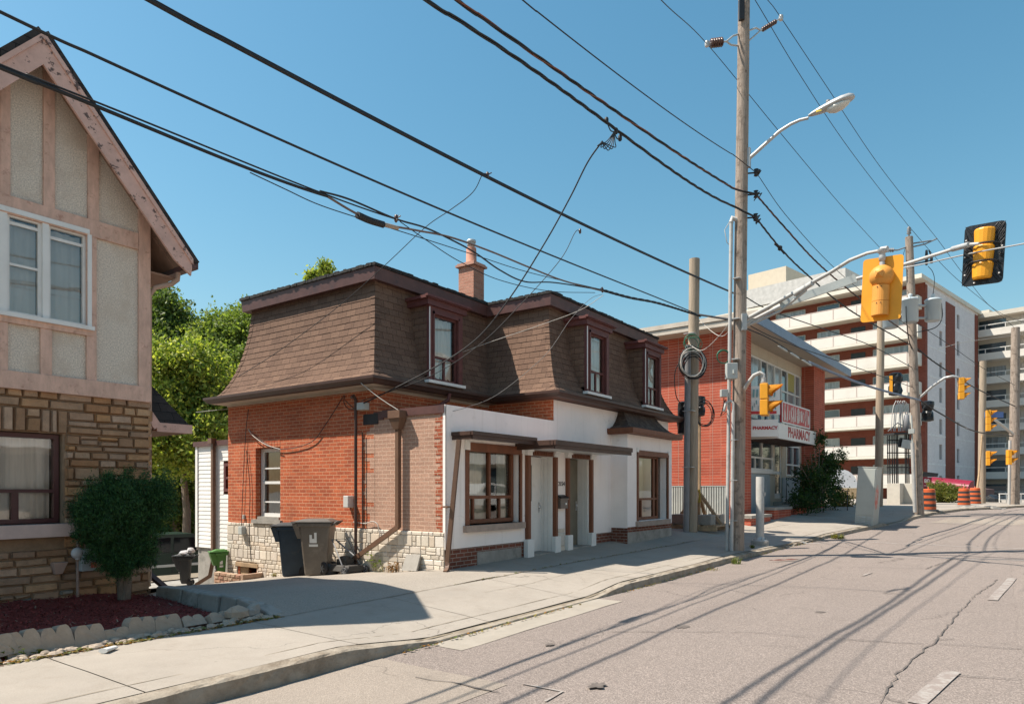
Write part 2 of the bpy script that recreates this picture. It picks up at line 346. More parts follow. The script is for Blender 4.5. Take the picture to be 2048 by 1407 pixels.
def stucco(name, c, streak, hair=.5):
    m, t, N, L, b = nodes(name); tc = N.new('ShaderNodeTexCoord'); v = tc.outputs['Object']
    base = ramp(N, L, noise(N, L, v, 1.1, 6, .65), [(.3, tuple(x * .93 for x in c)), (.7, tuple(min(1, x * 1.04) for x in c))])
    base = mixc(N, L, ramp(N, L, noise(N, L, mapped(N, L, v, (5, 5, .22)), 1.6, 5, .6), [(.56, 0.0), (.76, .42)]), base, streak)
    base = mixc(N, L, ramp(N, L, noise(N, L, v, 3.2, 9, .8), [(.61, 0.0), (.72, .5)]), base, tuple(x * .82 for x in streak))
    ve = N.new('ShaderNodeTexVoronoi'); ve.feature = 'DISTANCE_TO_EDGE'; ve.inputs['Scale'].default_value = .8; d2 = N.new('ShaderNodeTexNoise'); d2.inputs['Scale'].default_value = 2.5; d2.inputs['Detail'].default_value = 6; L.new(v, d2.inputs['Vector'])
    a2 = N.new('ShaderNodeVectorMath'); a2.operation = 'MULTIPLY_ADD'; a2.inputs[1].default_value = (.6, .6, .6); L.new(d2.outputs['Color'], a2.inputs[0]); L.new(v, a2.inputs[2]); L.new(a2.outputs[0], ve.inputs['Vector'])
    cr = ramp(N, L, ve.outputs['Distance'], [(.0, hair), (.004, 0.0)]); mk = ramp(N, L, noise(N, L, v, .7, 2), [(.54, 0.0), (.6, 1.0)]); mm = N.new('ShaderNodeMath'); mm.operation = 'MULTIPLY'; L.new(cr, mm.inputs[0]); L.new(mk, mm.inputs[1]); base = mixc(N, L, mm.outputs[0], base, tuple(x * .5 for x in streak))
    L.new(base, b.inputs['Base Color']); b.inputs['Roughness'].default_value = .9; b.inputs['Specular IOR Level'].default_value = .25; bump(N, L, b, noise(N, L, v, 45, 6, .7), .4, .006); return m
STUCCO = stucco('white_stucco', (.86, .80, .76), (.60, .54, .48))
CONC = concrete('concrete', (.345, .305, .26))
CONC2 = mat('old_concrete', (.30, .28, .25), .92, .2, 3, .5, 40, dirt=(.18, .17, .15), ds=4)
KERB = mat('kerb_concrete', (.31, .265, .21), .92, .2, 5, .6, 40, dirt=(.19, .15, .11), ds=3, dlo=.48, dhi=.66, bd=.015)
ROAD = asphalt('asphalt', (.226, .188, .166), (.27, .225, .198), .66)
DRIVE = asphalt('driveway_asphalt', (.30, .265, .225), (.33, .285, .24), .3, False)
TAR = mat('tar', (.11, .095, .085), .8)
PAINT = mat('worn_road_paint', (.36, .33, .30), .85, .2, 9, .2, 60, dirt=(.24, .20, .178), ds=9, dlo=.40, dhi=.54)
DBROWN = mat('dark_brown_metal', (.062, .034, .027), .45, .2, 6, .05)
FASC = mat('maroon_fascia', (.105, .05, .044), .5, .2, 5, .1, dirt=(.07, .04, .04), ds=3)
TRIM = mat('brown_trim', (.17, .062, .03), .55, .2, 7, .15, stretch=(1, 1, .3))
MTRIM = mat('maroon_trim', (.12, .042, .038), .55, .2, 7, .15)
BLACKROOF = mat('roof_tar_edge', (.03, .028, .026), .9, .4, 12, .8, 25, dirt=(.22, .2, .18), ds=18, dlo=.64, dhi=.72)
WHITE = mat('white_paint', (.74, .73, .70), .5, .05, 4, .08, dirt=(.52, .48, .42), ds=3, dlo=.6, dhi=.9)
SIDING = mat('white_siding', (.80, .77, .73), .55, .05, 3, .05)
CURTAIN = mat('curtain_fabric', (.80, .78, .73), .9, .1, 3, .1, stretch=(8, 8, .4))
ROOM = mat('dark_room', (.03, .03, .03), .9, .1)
GLASS = glass('window_glass')
STONE = mat('rubble_stone', (0, 0, 0), .85, .3, 7, .7, 30, attr=True, bd=.02)
LSTONE = mat('pale_stone', (0, 0, 0), .85, .14, 9, .4, 45, attr=True)
MORT = mat('mortar', (.25, .175, .115), .95, .2, 8, .4)
LMORT = mat('pale_mortar', (.40, .33, .25), .95, .2, 8, .4)
PEBBLE = mat('pebbledash', (.66, .58, .49), .95, .40, 60, 1.0, 75, bd=.012, dirt=(.56, .46, .37), ds=1.2)
TIMBER = mat('peach_timber', (.62, .405, .315), .7, .2, 11, .5, 24, stretch=(1, 1, .35), dirt=(.42, .24, .18), ds=9, dlo=.56, dhi=.68)
BARGE = mat('flaking_bargeboard', (.62, .39, .32), .7, .14, 6, .4, 30, dirt=(.13, .085, .075), ds=7, dlo=.575, dhi=.60)
DSHIN = brick('dark_shingle', (.06, .05, .046), (.04, .034, .032), (.02, .018, .017), bw=.3, bh=.14, ms=.006, var=.2)
WOOD = mat('weathered_pole', (.30, .24, .195), .9, .35, 9, .8, 30, stretch=(3, 3, .16), dirt=(.12, .09, .07), ds=5, bd=.02)
WOOD2 = mat('pale_pole', (.34, .27, .20), .9, .25, 9, .6, 30, stretch=(3, 3, .16), bd=.015)
LUMBER = mat('lumber', (.36, .25, .15), .85, .25, 6, .3)
GALV = mat('galvanised', (.42, .42, .41), .45, .12, 6, .08, metal=.35)
GREYM = mat('grey_metal', (.40, .42, .40), .5, .1, 4, .06, metal=.0)
PVC = mat('grey_conduit', (.44, .43, .41), .5, .12, 3, .04, dirt=(.35, .33, .30), ds=5)
DPVC = mat('dark_conduit', (.20, .20, .205), .5, .12, 3)
CABLE = mat('black_cable', (.022, .021, .022), .6, .2)
CABLE2 = mat('rusty_twisted_cable', (.16, .06, .035), .6, .4, 8)
CABLEB = mat('bluish_sleeve', (.16, .20, .27), .5, .2)
CABLEW = mat('pale_wire', (.42, .39, .35), .6, .1)
CABLEG = mat('green_wire', (.03, .16, .09), .5, .1)
AMBER = mat('signal_amber', (.74, .32, .02), .45, .08, 3, .05)
AMBER2 = mat('faded_signal_orange', (.68, .29, .055), .5, .08, 4, .05)
BAG = mat('black_plastic_wrap', (.015, .016, .018), .38, .2, 5, .5, 9, bd=.02)
BLACK = mat('black_metal', (.025, .025, .027), .5, .2)
PORC = mat('brown_insulator', (.09, .05, .04), .3, .1)
CHROME = mat('bright_metal', (.6, .6, .6), .3, .05, 3, 0, metal=.9)
BEIGE = mat('beige_panel', (.52, .45, .35), .7, .06, 2)
SOFFIT = mat('pale_soffit', (.45, .385, .31), .8, .06, 2)
BLUEFLASH = mat('blue_grey_flashing', (.20, .25, .33), .5, .15, 3)
APANEL = mat('balcony_panel', (.60, .565, .51), .7, .05, .6, .1, dirt=(.5, .46, .4), ds=.5, dlo=.55, dhi=.8)
ASLAB = mat('balcony_slab', (.60, .56, .48), .8, .08, .6)
ABEIGE = mat('beige_concrete', (.50, .46, .39), .85, .08, .4)
AGLASS = mat('dark_glazing', (.05, .075, .09), .06, .3, .5, 0, spec=.9)
AGLASS2 = mat('curtained_glazing', (.24, .27, .28), .12, .5, .9, 0, spec=.8, stretch=(4, 4, .3))
DARKDOOR = mat('dark_opening', (.02, .024, .024), .3, .3)
RED = mat('sign_red', (.50, .03, .035), .45, .1)
SIGNW = mat('sign_white', (.72, .70, .66), .5, .05)
BLUEPATCH = mat('bluish_cladding', (.34, .38, .40), .7, .1, 2)
ORANGE = mat('barrel_orange', (.50, .10, .03), .5, .12, 5)
BARK = mat('bark', (.20, .155, .12), .95, .35, 7, 1.0, 25, stretch=(3, 3, .5), bd=.03)
LEAF = leafmat('leaf', .55, .45)
NEEDLE = leafmat('needle_leaf', .6, .15)
MULCH = mat('mulch', (.22, .042, .032), .95, .5, 60, 1.0, 70, bd=.03)
CHIP = mat('mulch_chip', (0, 0, 0), .95, .3, 30, .3, attr=True)
GRAVEL = mat('dry_earth', (.22, .18, .13), .95, .3, 8, .8, 30)
GRASSM = leafmat('grass_blade', .6, .3)
EDGE = mat('edging_concrete', (.36, .29, .225), .9, .16, 6, .6, 50, dirt=(.28, .23, .19), ds=7)
# ------------------------------------------------------------------ the lie of the land
YC = [(-40, 5.0), (15, 5.0), (17, 4.97), (19, 4.86), (23.7, 4.15), (28, 3.4), (33.2, 2.34), (36.6, 1.64), (40, .6), (44, -.8), (48, -3), (52, -6), (58, -13), (66, -26)]
ZR = [(-40, -1.75), (0, -1.67), (14, -1.66), (17, -1.64), (19, -1.6), (23.7, -1.45), (28, -1.3), (33, -1.05), (36.6, -.98), (44, -.93), (60, -.9)]
HK = [(-40, .17), (4.4, .17), (5.6, .03), (9.2, .03), (10.2, .13), (15, .14), (17, .12), (19, .07), (21, .06), (22.5, .12), (27.6, .13), (28.1, .02), (29.6, .02), (30.3, .12), (60, .12)]
ZS = [(-40, -1.5), (0, -1.48), (5, -1.49), (9, -1.46), (12, -1.43), (17, -1.42), (19, -1.37), (24, -1.2), (28, -1.06), (33, -.87), (37, -.84), (60, -.8)]
ZF = [(9, -1.43), (12, -1.37), (18, -1.23), (24, -1.05), (30, -.93), (36, -.83), (45, -.8), (60, -.8)]
D5 = [(6.9, -1.49), (7.5, -1.36), (9.5, -1.35), (11, -1.6), (14, -2.1), (17, -2.5), (20, -2.95), (23, -3.2)]
D9 = [(6.9, -1.46), (8, -1.42), (9.5, -1.56), (12.7, -1.87), (14.65, -2.15), (17, -2.5), (20, -2.95), (23, -3.2)]
def yc(x): return interp(x, YC)
def zr(x): return interp(x, ZR)
def hk(x): return interp(x, HK)
def zwalk(x, n):
    a = zr(x) + hk(x); b = interp(x, ZS)
    if n <= 1.85: return a + (b - a) * max(0, n) / 1.85
    c = interp(x, ZF); return b + (c - b) * min(1, (n - 1.85) / 1.2)
def zdrive(x, y):
    f = min(1, max(0, (x - 4.95) / 4.2)); return interp(y, D5) * (1 - f) + interp(y, D9) * f
def zbed(x, y): return -1.52 + .02 * math.sin(x * 3) + (y - 7.0) * .058 - .15 * max(0, 1 - abs(x - 4.9) / .9)
def gz(x, y):
    n = y - yc(x)
    if n < 0: return zr(x)
    if n < 1.9 or x > 9.15: return zwalk(x, n)
    if x < 4.95: return zbed(x, y)
    return zdrive(x, y)
def PG(u, v, it=30):
    """where a sight-line meets the land"""
    r = ray(u, v); d = 12.0
    for _ in range(it): d = .5 * d + .5 * (gz(r[0] * d, r[1] * d) / r[2])
    return Vector((r[0] * d, r[1] * d, gz(r[0] * d, r[1] * d)))
def fr(a, b, st): k = max(1, int(round((b - a) / st))); return [a + (b - a) * i / k for i in range(k + 1)]
def lump(x, y, a=.006): return a * (math.sin(x * 3.1 + y * 1.7) + math.sin(y * 4.3 - x * 1.1) + math.sin(x * .9))
g = MB(); g.grid(lambda x, y: (x, y, (-3.24 if (x < 60 and y > 2) else -1.0) + (0 if x < 60 else .05) - (0.9 if x < 60 and y < 2 else 0)), fr(-400, 700, 20), fr(-400, 700, 20)); struct('ground', g, CONC2)
g = MB(); g.grid(lambda x, n: (x, yc(x) + n, zr(x) + .004 + lump(x, n, .004)), fr(-30, 60, .5), [-60, -30, -20, -14] + fr(-10, -1, .5) + [-.6, -.3, 0.02]); struct('road', g, ROAD)
# kerb: chipped concrete edge that drops at the driveways
g = MB(); kx = fr(-30, 60, .12)
def kerbp(x, k):
    h = hk(x); j = (nrs.rand() * .02 + (.05 * max(0, math.sin(x * 2.3) * math.sin(x * 5.1 + 1) * math.sin(x * .7) - .25))) * (1 if h > .05 else .2); bt = .03 * (1 if h > .06 else .2)
    if 19 < x < 22.6: j *= 2.2
    P = [(-.0, -.06), (.004 + j, h * .45), (.012 + j, h * .86), (.035 + bt * .4 + j, h - .004 - j * .6), (.15, h + .002)]
    n, z = P[k]; return (x, yc(x) + n, zr(x) + z)
g.grid(lambda x, k: kerbp(x, int(k)), kx, range(5)); struct('kerb', g, KERB)
# sidewalk in slabs with open joints
g = MB(); xs = -30; J = []
def sidewalk_strip(g, x0, x1):
    g.grid(lambda x, n: (x, yc(x) + n, zwalk(x, n) + .004 + lump(x, n, .002)), fr(x0, x1, .25), [.15, .6, 1.1, 1.5, 1.86])
joints = [-30, -24, -18, -12, -6, 0, 2.55, 4.6, 6.7, 8.9, 10.8, 12.8, 14.8, 16.6, 18.6, 20.6, 22.6, 24.6, 26.6, 28.05]
for a, b in zip(joints, joints[1:]): sidewalk_strip(g, a + .006, b - .006)
struct('sidewalk', g, CONC)
g = MB(); g.grid(lambda x, n: (x, yc(x) + n, zwalk(x, n) - .01), fr(-30, 60, .5), [.1, 1.0, 1.9]); struct('sidewalk_joints', g, GRAVEL)
# concrete apron before the white house and the neighbours up the street
g = MB(); g.grid(lambda x, n: (x, yc(x) + n, zwalk(x, n) + .003 + lump(x, n, .003)), fr(9.0, 19.05, .3), [1.872, 2.2, 2.6, 3.05, 3.4]); g.grid(lambda x, n: (x, yc(x) + n, zwalk(x, n) + .003 + lump(x, n, .003)), fr(19.05, 28.05, .3), [1.872, 2.2, 2.6, 3.05, 4.2, 6, 9, 14]); struct('apron', g, CONC)
g = MB(); g.grid(lambda x, n: (x, yc(x) + n, zwalk(x, n) + .002 + lump(x, n, .004)), fr(28.05, 30.2, .4), [.15, 1, 1.9, 3.05, 4.2, 6, 9, 14, 30]); struct('side_driveway', g, DRIVE)
g = MB(); g.grid(lambda x, n: (x, yc(x) + n, zwalk(x, n) + .003), fr(30.2, 66, .5), [.15, .8, 1.87, 3.05, 4.2, 6, 9, 14, 30, 60, 120]); struct('forecourt', g, CONC)
g = MB(); g.grid(lambda x, y: (x, y, zdrive(x, y) + .002 + lump(x, y, .006)), fr(4.95, 9.3, .3), fr(6.87, 24, .3)); struct('driveway', g, DRIVE)
g = MB(); g.grid(lambda x, y: (x, y, -3.2), fr(-20, 60, 5), fr(24, 60, 4)); struct('backyard', g, GRAVEL)
# lighter concrete gutter strip and patches in the road
g = MB(); g.grid(lambda x, n: (x, 5 + n, zr(x) + .009 + lump(x, n, .004)), fr(5.5, 9.2, .3), [-.42, -.2, .0]); struct('gutter_patch', g, mat('gutter_concrete', (.31, .275, .23), .92, .12, 3, .5, 50, dirt=(.29, .25, .2)))
g = MB()
for (x0, x1, n0, n1) in ((-3, 4.75, -1.55, -.02), (29.3, 31.6, -3.6, -.9)):
    g.grid(lambda x, n: (x, yc(x) + n, zr(x) + .008 + lump(x, n, .004)), fr(x0, x1, .3), fr(n0, n1, .3))
struct('road_patch', g, asphalt('patch_asphalt', (.29, .245, .205), (.33, .28, .23), .3))
def ground_strip(g, pts, wd, dz=.012, jit=0.0, lift=0):
    """a flat strip painted or cut along pts (x, y) on the land"""
    P = [Vector((p[0], p[1])) for p in pts]; Q = []
    for a, b in zip(P, P[1:]):
        k = max(1, int((b - a).length / .12))
        for i in range(k): Q.append(a.lerp(b, i / k))
    Q.append(P[-1])
    if jit: Q = [q + Vector((rnd.uniform(-jit, jit), rnd.uniform(-jit, jit))) for q in Q]
    n = []
    for i, q in enumerate(Q):
        t = (Q[min(i + 1, len(Q) - 1)] - Q[max(0, i - 1)]).normalized(); wv = wd * (1 if not jit else rnd.uniform(.3, 1.4)); n.append((q + Vector((-t.y, t.x)) * wv / 2, q - Vector((-t.y, t.x)) * wv / 2))
    def z(p): return gz(p.x, p.y) + .004 + lump(p.x, p.y - yc(p.x), .004) + dz
    for (a, b), (c, d) in zip(n, n[1:]): g.face([(b.x, b.y, z(b)), (d.x, d.y, z(d)), (c.x, c.y, z(c)), (a.x, a.y, z(a))])
def gp(u, v): p = PG(u, v); return (p.x, p.y)
g = MB()
for (a, b) in (((1832, 1407), (1905, 1345)), ((1985, 1200), (2025, 1157))): ground_strip(g, [gp(*a), gp(*b)], .13)
ground_strip(g, [gp(1090, 1402), gp(1125, 1382), gp(1045, 1368)], .025)
ground_strip(g, [gp(1725, 1152), gp(1742, 1146)], .06)
struct('lane_marking', g, PAINT)
g = MB()
for path, wd in (([(1760, 1407), (1800, 1340), (1850, 1300), (1872, 1283), (1905, 1240), (1945, 1195), (1995, 1160)], .014), ([(1872, 1283), (1905, 1280)], .02), ([(1220, 1264), (1500, 1266), (1670, 1280), (2048, 1300)], .012), ([(1400, 1168), (1850, 1185)], .009),
                 ([(830, 1355), (900, 1365), (1000, 1385)], .02), ([(1880, 1350), (2048, 1364)], .014), ([(1700, 1135), (1850, 1138), (1905, 1118)], .02)):
    ground_strip(g, [gp(*p) for p in path], wd, .011, .02)
struct('road_crack', g, TAR)
g = MB()
for path in ([(1620, 1113), (1760, 1114), (2048, 1121)], [(1560, 1082), (1720, 1084), (2048, 1098)], [(1740, 1040), (2048, 1046)]):
    ground_strip(g, [gp(*p) for p in path], .035, .012, .004)
struct('road_saw_cut', g, mat('pale_sealant', (.42, .40, .38), .8, .2, 6))
g = MB()
for (u, v, r, sd0) in ((1365, 1254, .10, 1), (1195, 1373, .07, 2), (1640, 1225, .06, 3), (1100, 1290, .05, 4)):
    c = PG(u, v); rr = random.Random(sd0); g.face([(c.x + r * rr.uniform(.6, 1.3) * math.cos(a) * 1.3, c.y + r * rr.uniform(.6, 1.3) * math.sin(a), c.z + .016) for a in [k * .3491 for k in range(18)]])
struct('oil_stain', g, mat('oil_stain', (.125, .105, .092), .85, .3, 12))
# sidewalk longitudinal joint and cracks
g = MB()
ground_strip(g, [(x, yc(x) + .42) for x in fr(-10, 27, 1)], .012, .003, .003)
ground_strip(g, [(x, 6.862 - .002 * x) for x in fr(4.9, 18, 1)], .014, .006, .006)
ground_strip(g, [(x, 6.2 + .02 * math.sin(x)) for x in fr(8, 13, .5)], .008, .004, .01)
struct('sidewalk_crack', g, mat('crack_dirt', (.20, .165, .12), .95, .3, 9))
# ------------------------------------------------------------------ windows
def window(parent, B, u0, u1, z0, z1, fmat, fw=.06, fd=.07, n0=0.0, mull=(), trans=(), curtain='full', pane=None, cmat=None, bars=(), name='window', label=None, ndep=.35, room=True):
    """frame set at depth n0 on wall basis B; panes and curtain are its own pieces"""
    f = MB(); W = u1 - u0; H = z1 - z0
    for a, b, c, d in ((u0, u0 + fw, z0, z1), (u1 - fw, u1, z0, z1), (u0 + fw, u1 - fw, z0, z0 + fw), (u0 + fw, u1 - fw, z1 - fw, z1)): f.bx(B, a, b, n0, n0 + fd, c, d)
    for m in mull: f.bx(B, u0 + W * m - fw * .4, u0 + W * m + fw * .4, n0 + .003, n0 + fd - .003, z0 + fw, z1 - fw)
    for t in trans: f.bx(B, u0 + fw, u1 - fw, n0 + .006, n0 + fd - .006, z0 + H * t - fw * .4, z0 + H * t + fw * .4)
    for (a, b, c, d) in bars: f.bx(B, u0 + W * a, u0 + W * b, n0 + .01, n0 + fd - .01, z0 + H * c, z0 + H * d)
    o = part(name, f, fmat, parent, label=label)
    p = MB(); O, U, N = B
    def q(u, n, z): return (O[0] + U[0] * u + N[0] * n, O[1] + U[1] * u + N[1] * n, z)
    nn = n0 + fd * .55; p.face([q(u0 + fw * .5, nn, z0 + fw * .5), q(u1 - fw * .5, nn, z0 + fw * .5), q(u1 - fw * .5, nn, z1 - fw * .5), q(u0 + fw * .5, nn, z1 - fw * .5)])
    part('pane', p, pane or GLASS, o)
    if curtain:
        c = MB(); c.smooth = True
        spans = {'full': [(0, 1)], 'sides': [(0, .3), (.72, 1)], 'left': [(0, .55)], 'most': [(0, .62), (.78, 1)]}[curtain]
        for (a, b) in spans:
            ua, ub = u0 + fw + (W - 2 * fw) * a, u0 + fw + (W - 2 * fw) * b; k = max(6, int((ub - ua) / .025)); ph = rnd.random() * 9
            c.grid(lambda u, z: q(u, n0 + fd + .045 + .016 * math.sin(u * 48 + ph) + .010 * math.sin(u * 21 + ph), z), fr(ua, ub, (ub - ua) / k), [z0 + fw, (z0 + z1) / 2, z1 - fw])
        part('curtain', c, cmat or CURTAIN, o)
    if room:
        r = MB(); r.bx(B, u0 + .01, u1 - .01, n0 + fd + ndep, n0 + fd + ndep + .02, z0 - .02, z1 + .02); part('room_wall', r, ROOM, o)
    return o
# ------------------------------------------------------------------ THE MANSARD HOUSE
XW, YF, YM, YB, XV, XR = 9.15, 8.0, 9.79, 14.65, 12.73, 18.95
H = thing('mansard_house', 'white fronted brick corner house with brown shingled mansard roof and chimney', 'house', (XW, YF, -1.4))
F0 = ((0, YF), (1, 0), (0, 1)); SD = ((XW, 0), (0, -1), (1, 0))          # street front; left side wall (u = -y)
F0s = ((0, YF - .02), (1, 0), (0, 1))
m = MB(); m.wall(SD, -YB, -YM, -2.4, 2.0, [(-13.58, -12.69, -.69, .915, .16), (-14.2, -13.55, -2.2, -1.72, .3)]); m.wall(((0, YM), (1, 0), (0, 1)), XW, XR, -1.5, 2.0); m.wall(((XV, 0), (0, -1), (1, 0)), -YM, -YF, 1.2, 2.0)
m.wall(((XR, 0), (0, 1), (-1, 0)), YF, YB, -1.6, 2.0); m.wall(((0, YB), (-1, 0), (0, -1)), -XR, -XW, -2.5, 2.0); m.face([(XV, YF, 1.97), (XR, YF, 1.97), (XR, YB, 1.97), (XV, YB, 1.97)]); m.face([(XW, YM, 1.96), (XV, YM, 1.96), (XV, YB, 1.96), (XW, YB, 1.96)])
part('brick_wall', m, BRICK, H)
m = MB()   # segmental brick head over the side window
for k in range(9): m.bx(SD, -13.58 + k * .1, -13.58 + k * .1 + .088, -.006, .02, .92, 1.06)
part('brick_lintel', m, BRICK, H)
# tan painted brick of the shop extension, toothed into the red courses
m = MB(); m.wall(SD, -YM, -YF, -1.9, 1.36)
zc = -.756
while zc < 1.34:
    z1 = min(zc + .072, 1.35); a = YM + rnd.choice([.0, .11, .2, .24, .32]); m.bx(SD, -a, -YM + .02, -.004, .02, zc, z1 - .001); zc += .072
part('painted_brick', m, TANB, H)
m = MB(); zc = -.756; k = 0
while zc < 1.34:
    z1 = min(zc + .072, 1.35); a = (.11, .23, .20, .10, .24)[k % 5] * rnd.uniform(.85, 1.1); m.bx(SD, -YF - a, -YF, -.006, .02, zc, z1 - .001); zc += .072; k += 1 + (rnd.random() < .15)
part('quoin_brick', m, brick('quoin_brick', (.40, .10, .05), (.36, .09, .045), (.5, .36, .25), var=.2), H)
# pale crazy-course stone facing
def ashlar(mb, B, u0, u1, z0, z1, cols, hs=(.1, .15, .2), ws=(.14, .42), gap=.008, n=(.0, -.03), holes=(), sink=.0, rough=.012, floor=None):
    z = z0
    while z < z1 - .01:
        h = min(rnd.choice(hs), z1 - z)
        if z1 - z - h < .05: h = z1 - z
        u = u0
        while u < u1 - .005:
            wv = min(rnd.uniform(*ws), u1 - u)
            if u1 - u - wv < ws[0] * .6: wv = u1 - u
            cells = [(u, u + wv, z, z + h)]
            if h > .13 and rnd.random() < .35: zz = z + h * rnd.choice([.4, .5, .6]); cells = [(u, u + wv, z, zz), (u, u + wv, zz, z + h)]
            for (a, b, c, d) in cells:
                for hh in holes:
                    if a < hh[1] and b > hh[0] and c < hh[3] and d > hh[2]:
                        if a < hh[0] and hh[0] - a > .04: b = hh[0]
                        elif b > hh[1] and b - hh[1] > .04: a = hh[1]
                        else: a = b
                if b - a < .03: continue
                if floor and d < floor((a + b) / 2): continue
                c0 = rnd.choice(cols); s = rnd.uniform(.88, 1.12); mb.c = tuple(x * s for x in c0); e = gap / 2; f = n[1] - rnd.uniform(0, rough); cb = min(.012, (b - a) * .2, (d - c) * .2)
                O, U, N = B
                def q(uu, nn, zz): return (O[0] + U[0] * uu + N[0] * nn, O[1] + U[1] * uu + N[1] * nn, zz)
                j = lambda: rnd.uniform(-gap * .45, gap * .45)
                cor = [(a + e + j(), c + e + j()), (b - e + j(), c + e + j()), (b - e + j(), d - e + j()), (a + e + j(), d - e + j())]
                inn = [(cor[0][0] + cb, cor[0][1] + cb), (cor[1][0] - cb, cor[1][1] + cb), (cor[2][0] - cb, cor[2][1] - cb), (cor[3][0] + cb, cor[3][1] - cb)]
                mb.face([q(x, f - rnd.uniform(0, rough * .5), y) for x, y in inn])
                for i in range(4): k2 = (i + 1) % 4; mb.face([q(cor[i][0], n[0], cor[i][1]), q(cor[k2][0], n[0], cor[k2][1]), q(inn[k2][0], f, inn[k2][1]), q(inn[i][0], f, inn[i][1])])
            u += wv
        z += h
    mb.c = None
PALE = [(.60, .53, .44), (.64, .57, .47), (.56, .49, .40), (.66, .60, .52), (.58, .51, .43), (.62, .52, .41)]
m = MB(); m.m = 1; m.bx(SD, -YB, -YF, -.012, .05, -1.75, -.757); m.m = 0
ashlar(m, SD, -YB, -YF, -1.95, -.757, PALE, (.08, .1, .14, .2), (.08, .28), .004, (-.012, -.022), rough=.006, floor=lambda u: zdrive(9.15, -u) - .1, holes=[(-14.25, -13.5, -2.4, -1.7)])
part('stone_base', m, [LSTONE, LMORT], H)
# stucco street front
DZ = [(9.76, 11.40, -.66, .84, .17), (11.76, 12.65, -1.4, .72, .34)]
m = MB(); m.wall(F0s, XW - .012, XV, -1.06, 1.49, [DZ[0], (11.76, 12.65, -1.7, .72, .36)]); m.wall(F0s, XV, XR, -1.06, 1.95, [(13.33, 14.25, -1.7, .72, .36)])
BAY = (15.4, 18.14, 7.55)
FB = ((0, BAY[2]), (1, 0), (0, 1)); FBs = ((0, BAY[2] - .02), (1, 0), (0, 1))
m.wall(FBs, BAY[0] - .02, BAY[1], -.93, 1.36, [(15.98, 17.80, -.80, .90, .2)]); m.wall(((BAY[0] - .02, 0), (0, -1), (1, 0)), -YF, -BAY[2] + .02, -.95, 1.36); m.wall(((BAY[1], 0), (0, 1), (-1, 0)), BAY[2], YF, -.9, 1.36)
m.face([(XW, YF - .02, 1.49), (XV, YF - .02, 1.49), (XV, YF + .2, 1.49), (XW, YF + .2, 1.49)]); m.bx(((XW - .012, 0), (0, -1), (1, 0)), -YF - .04, -YF + .02, -.0, .02, -1.06, 1.49)
m.face([(XV, YF - .02, 1.49), (XV, YF - .02, 1.95), (XV, YF, 1.95), (XV, YF, 1.49)])
part('stucco_front', m, STUCCO, H)
m = MB(); m.wall(F0, XW, XR, -1.8, -1.06, [(11.76, 12.65, -1.9, -.9, .33), (13.33, 14.25, -1.9, -.9, .33)]); m.wall(FB, BAY[0], BAY[1], -1.6, -.93); m.wall(((BAY[0], 0), (0, -1), (1, 0)), -YF, -BAY[2], -1.6, -.95)
part('brick_plinth', m, DBRICK, H)
for (a, b, c, d, B) in ((10.05, 11.48, -1.6, -1.17, F0), (12.9, 13.2, -1.5, -.96, F0), (BAY[0] + .02, BAY[1], -1.5, -1.06, FB)):
    m = MB(); m.bx(B, a, b, -.014, .01, c, d); part('concrete_patch', m, CONC2, H)
m = MB(); m.box(XW + .02, XV, YF + .18, YM, 1.30, 1.36); m.box(9.2, 18.9, YM + .02, YB - .02, 1.9, 1.95); part('flat_roof', m, BLACKROOF, H)
m = MB(); m.bx(SD, -YM + .25, -YF - .003, -.03, .14, 1.345, 1.487); m.bx(SD, -YM, -YM + .27, -.015, .1, 1.31, 1.47); part('parapet_cap', m, FASC, H)
m = MB(); m.bx(SD, -YM - .28, -YM + .12, -.02, .02, 1.24, 1.44); part('roof_scupper', m, BLACK, H)
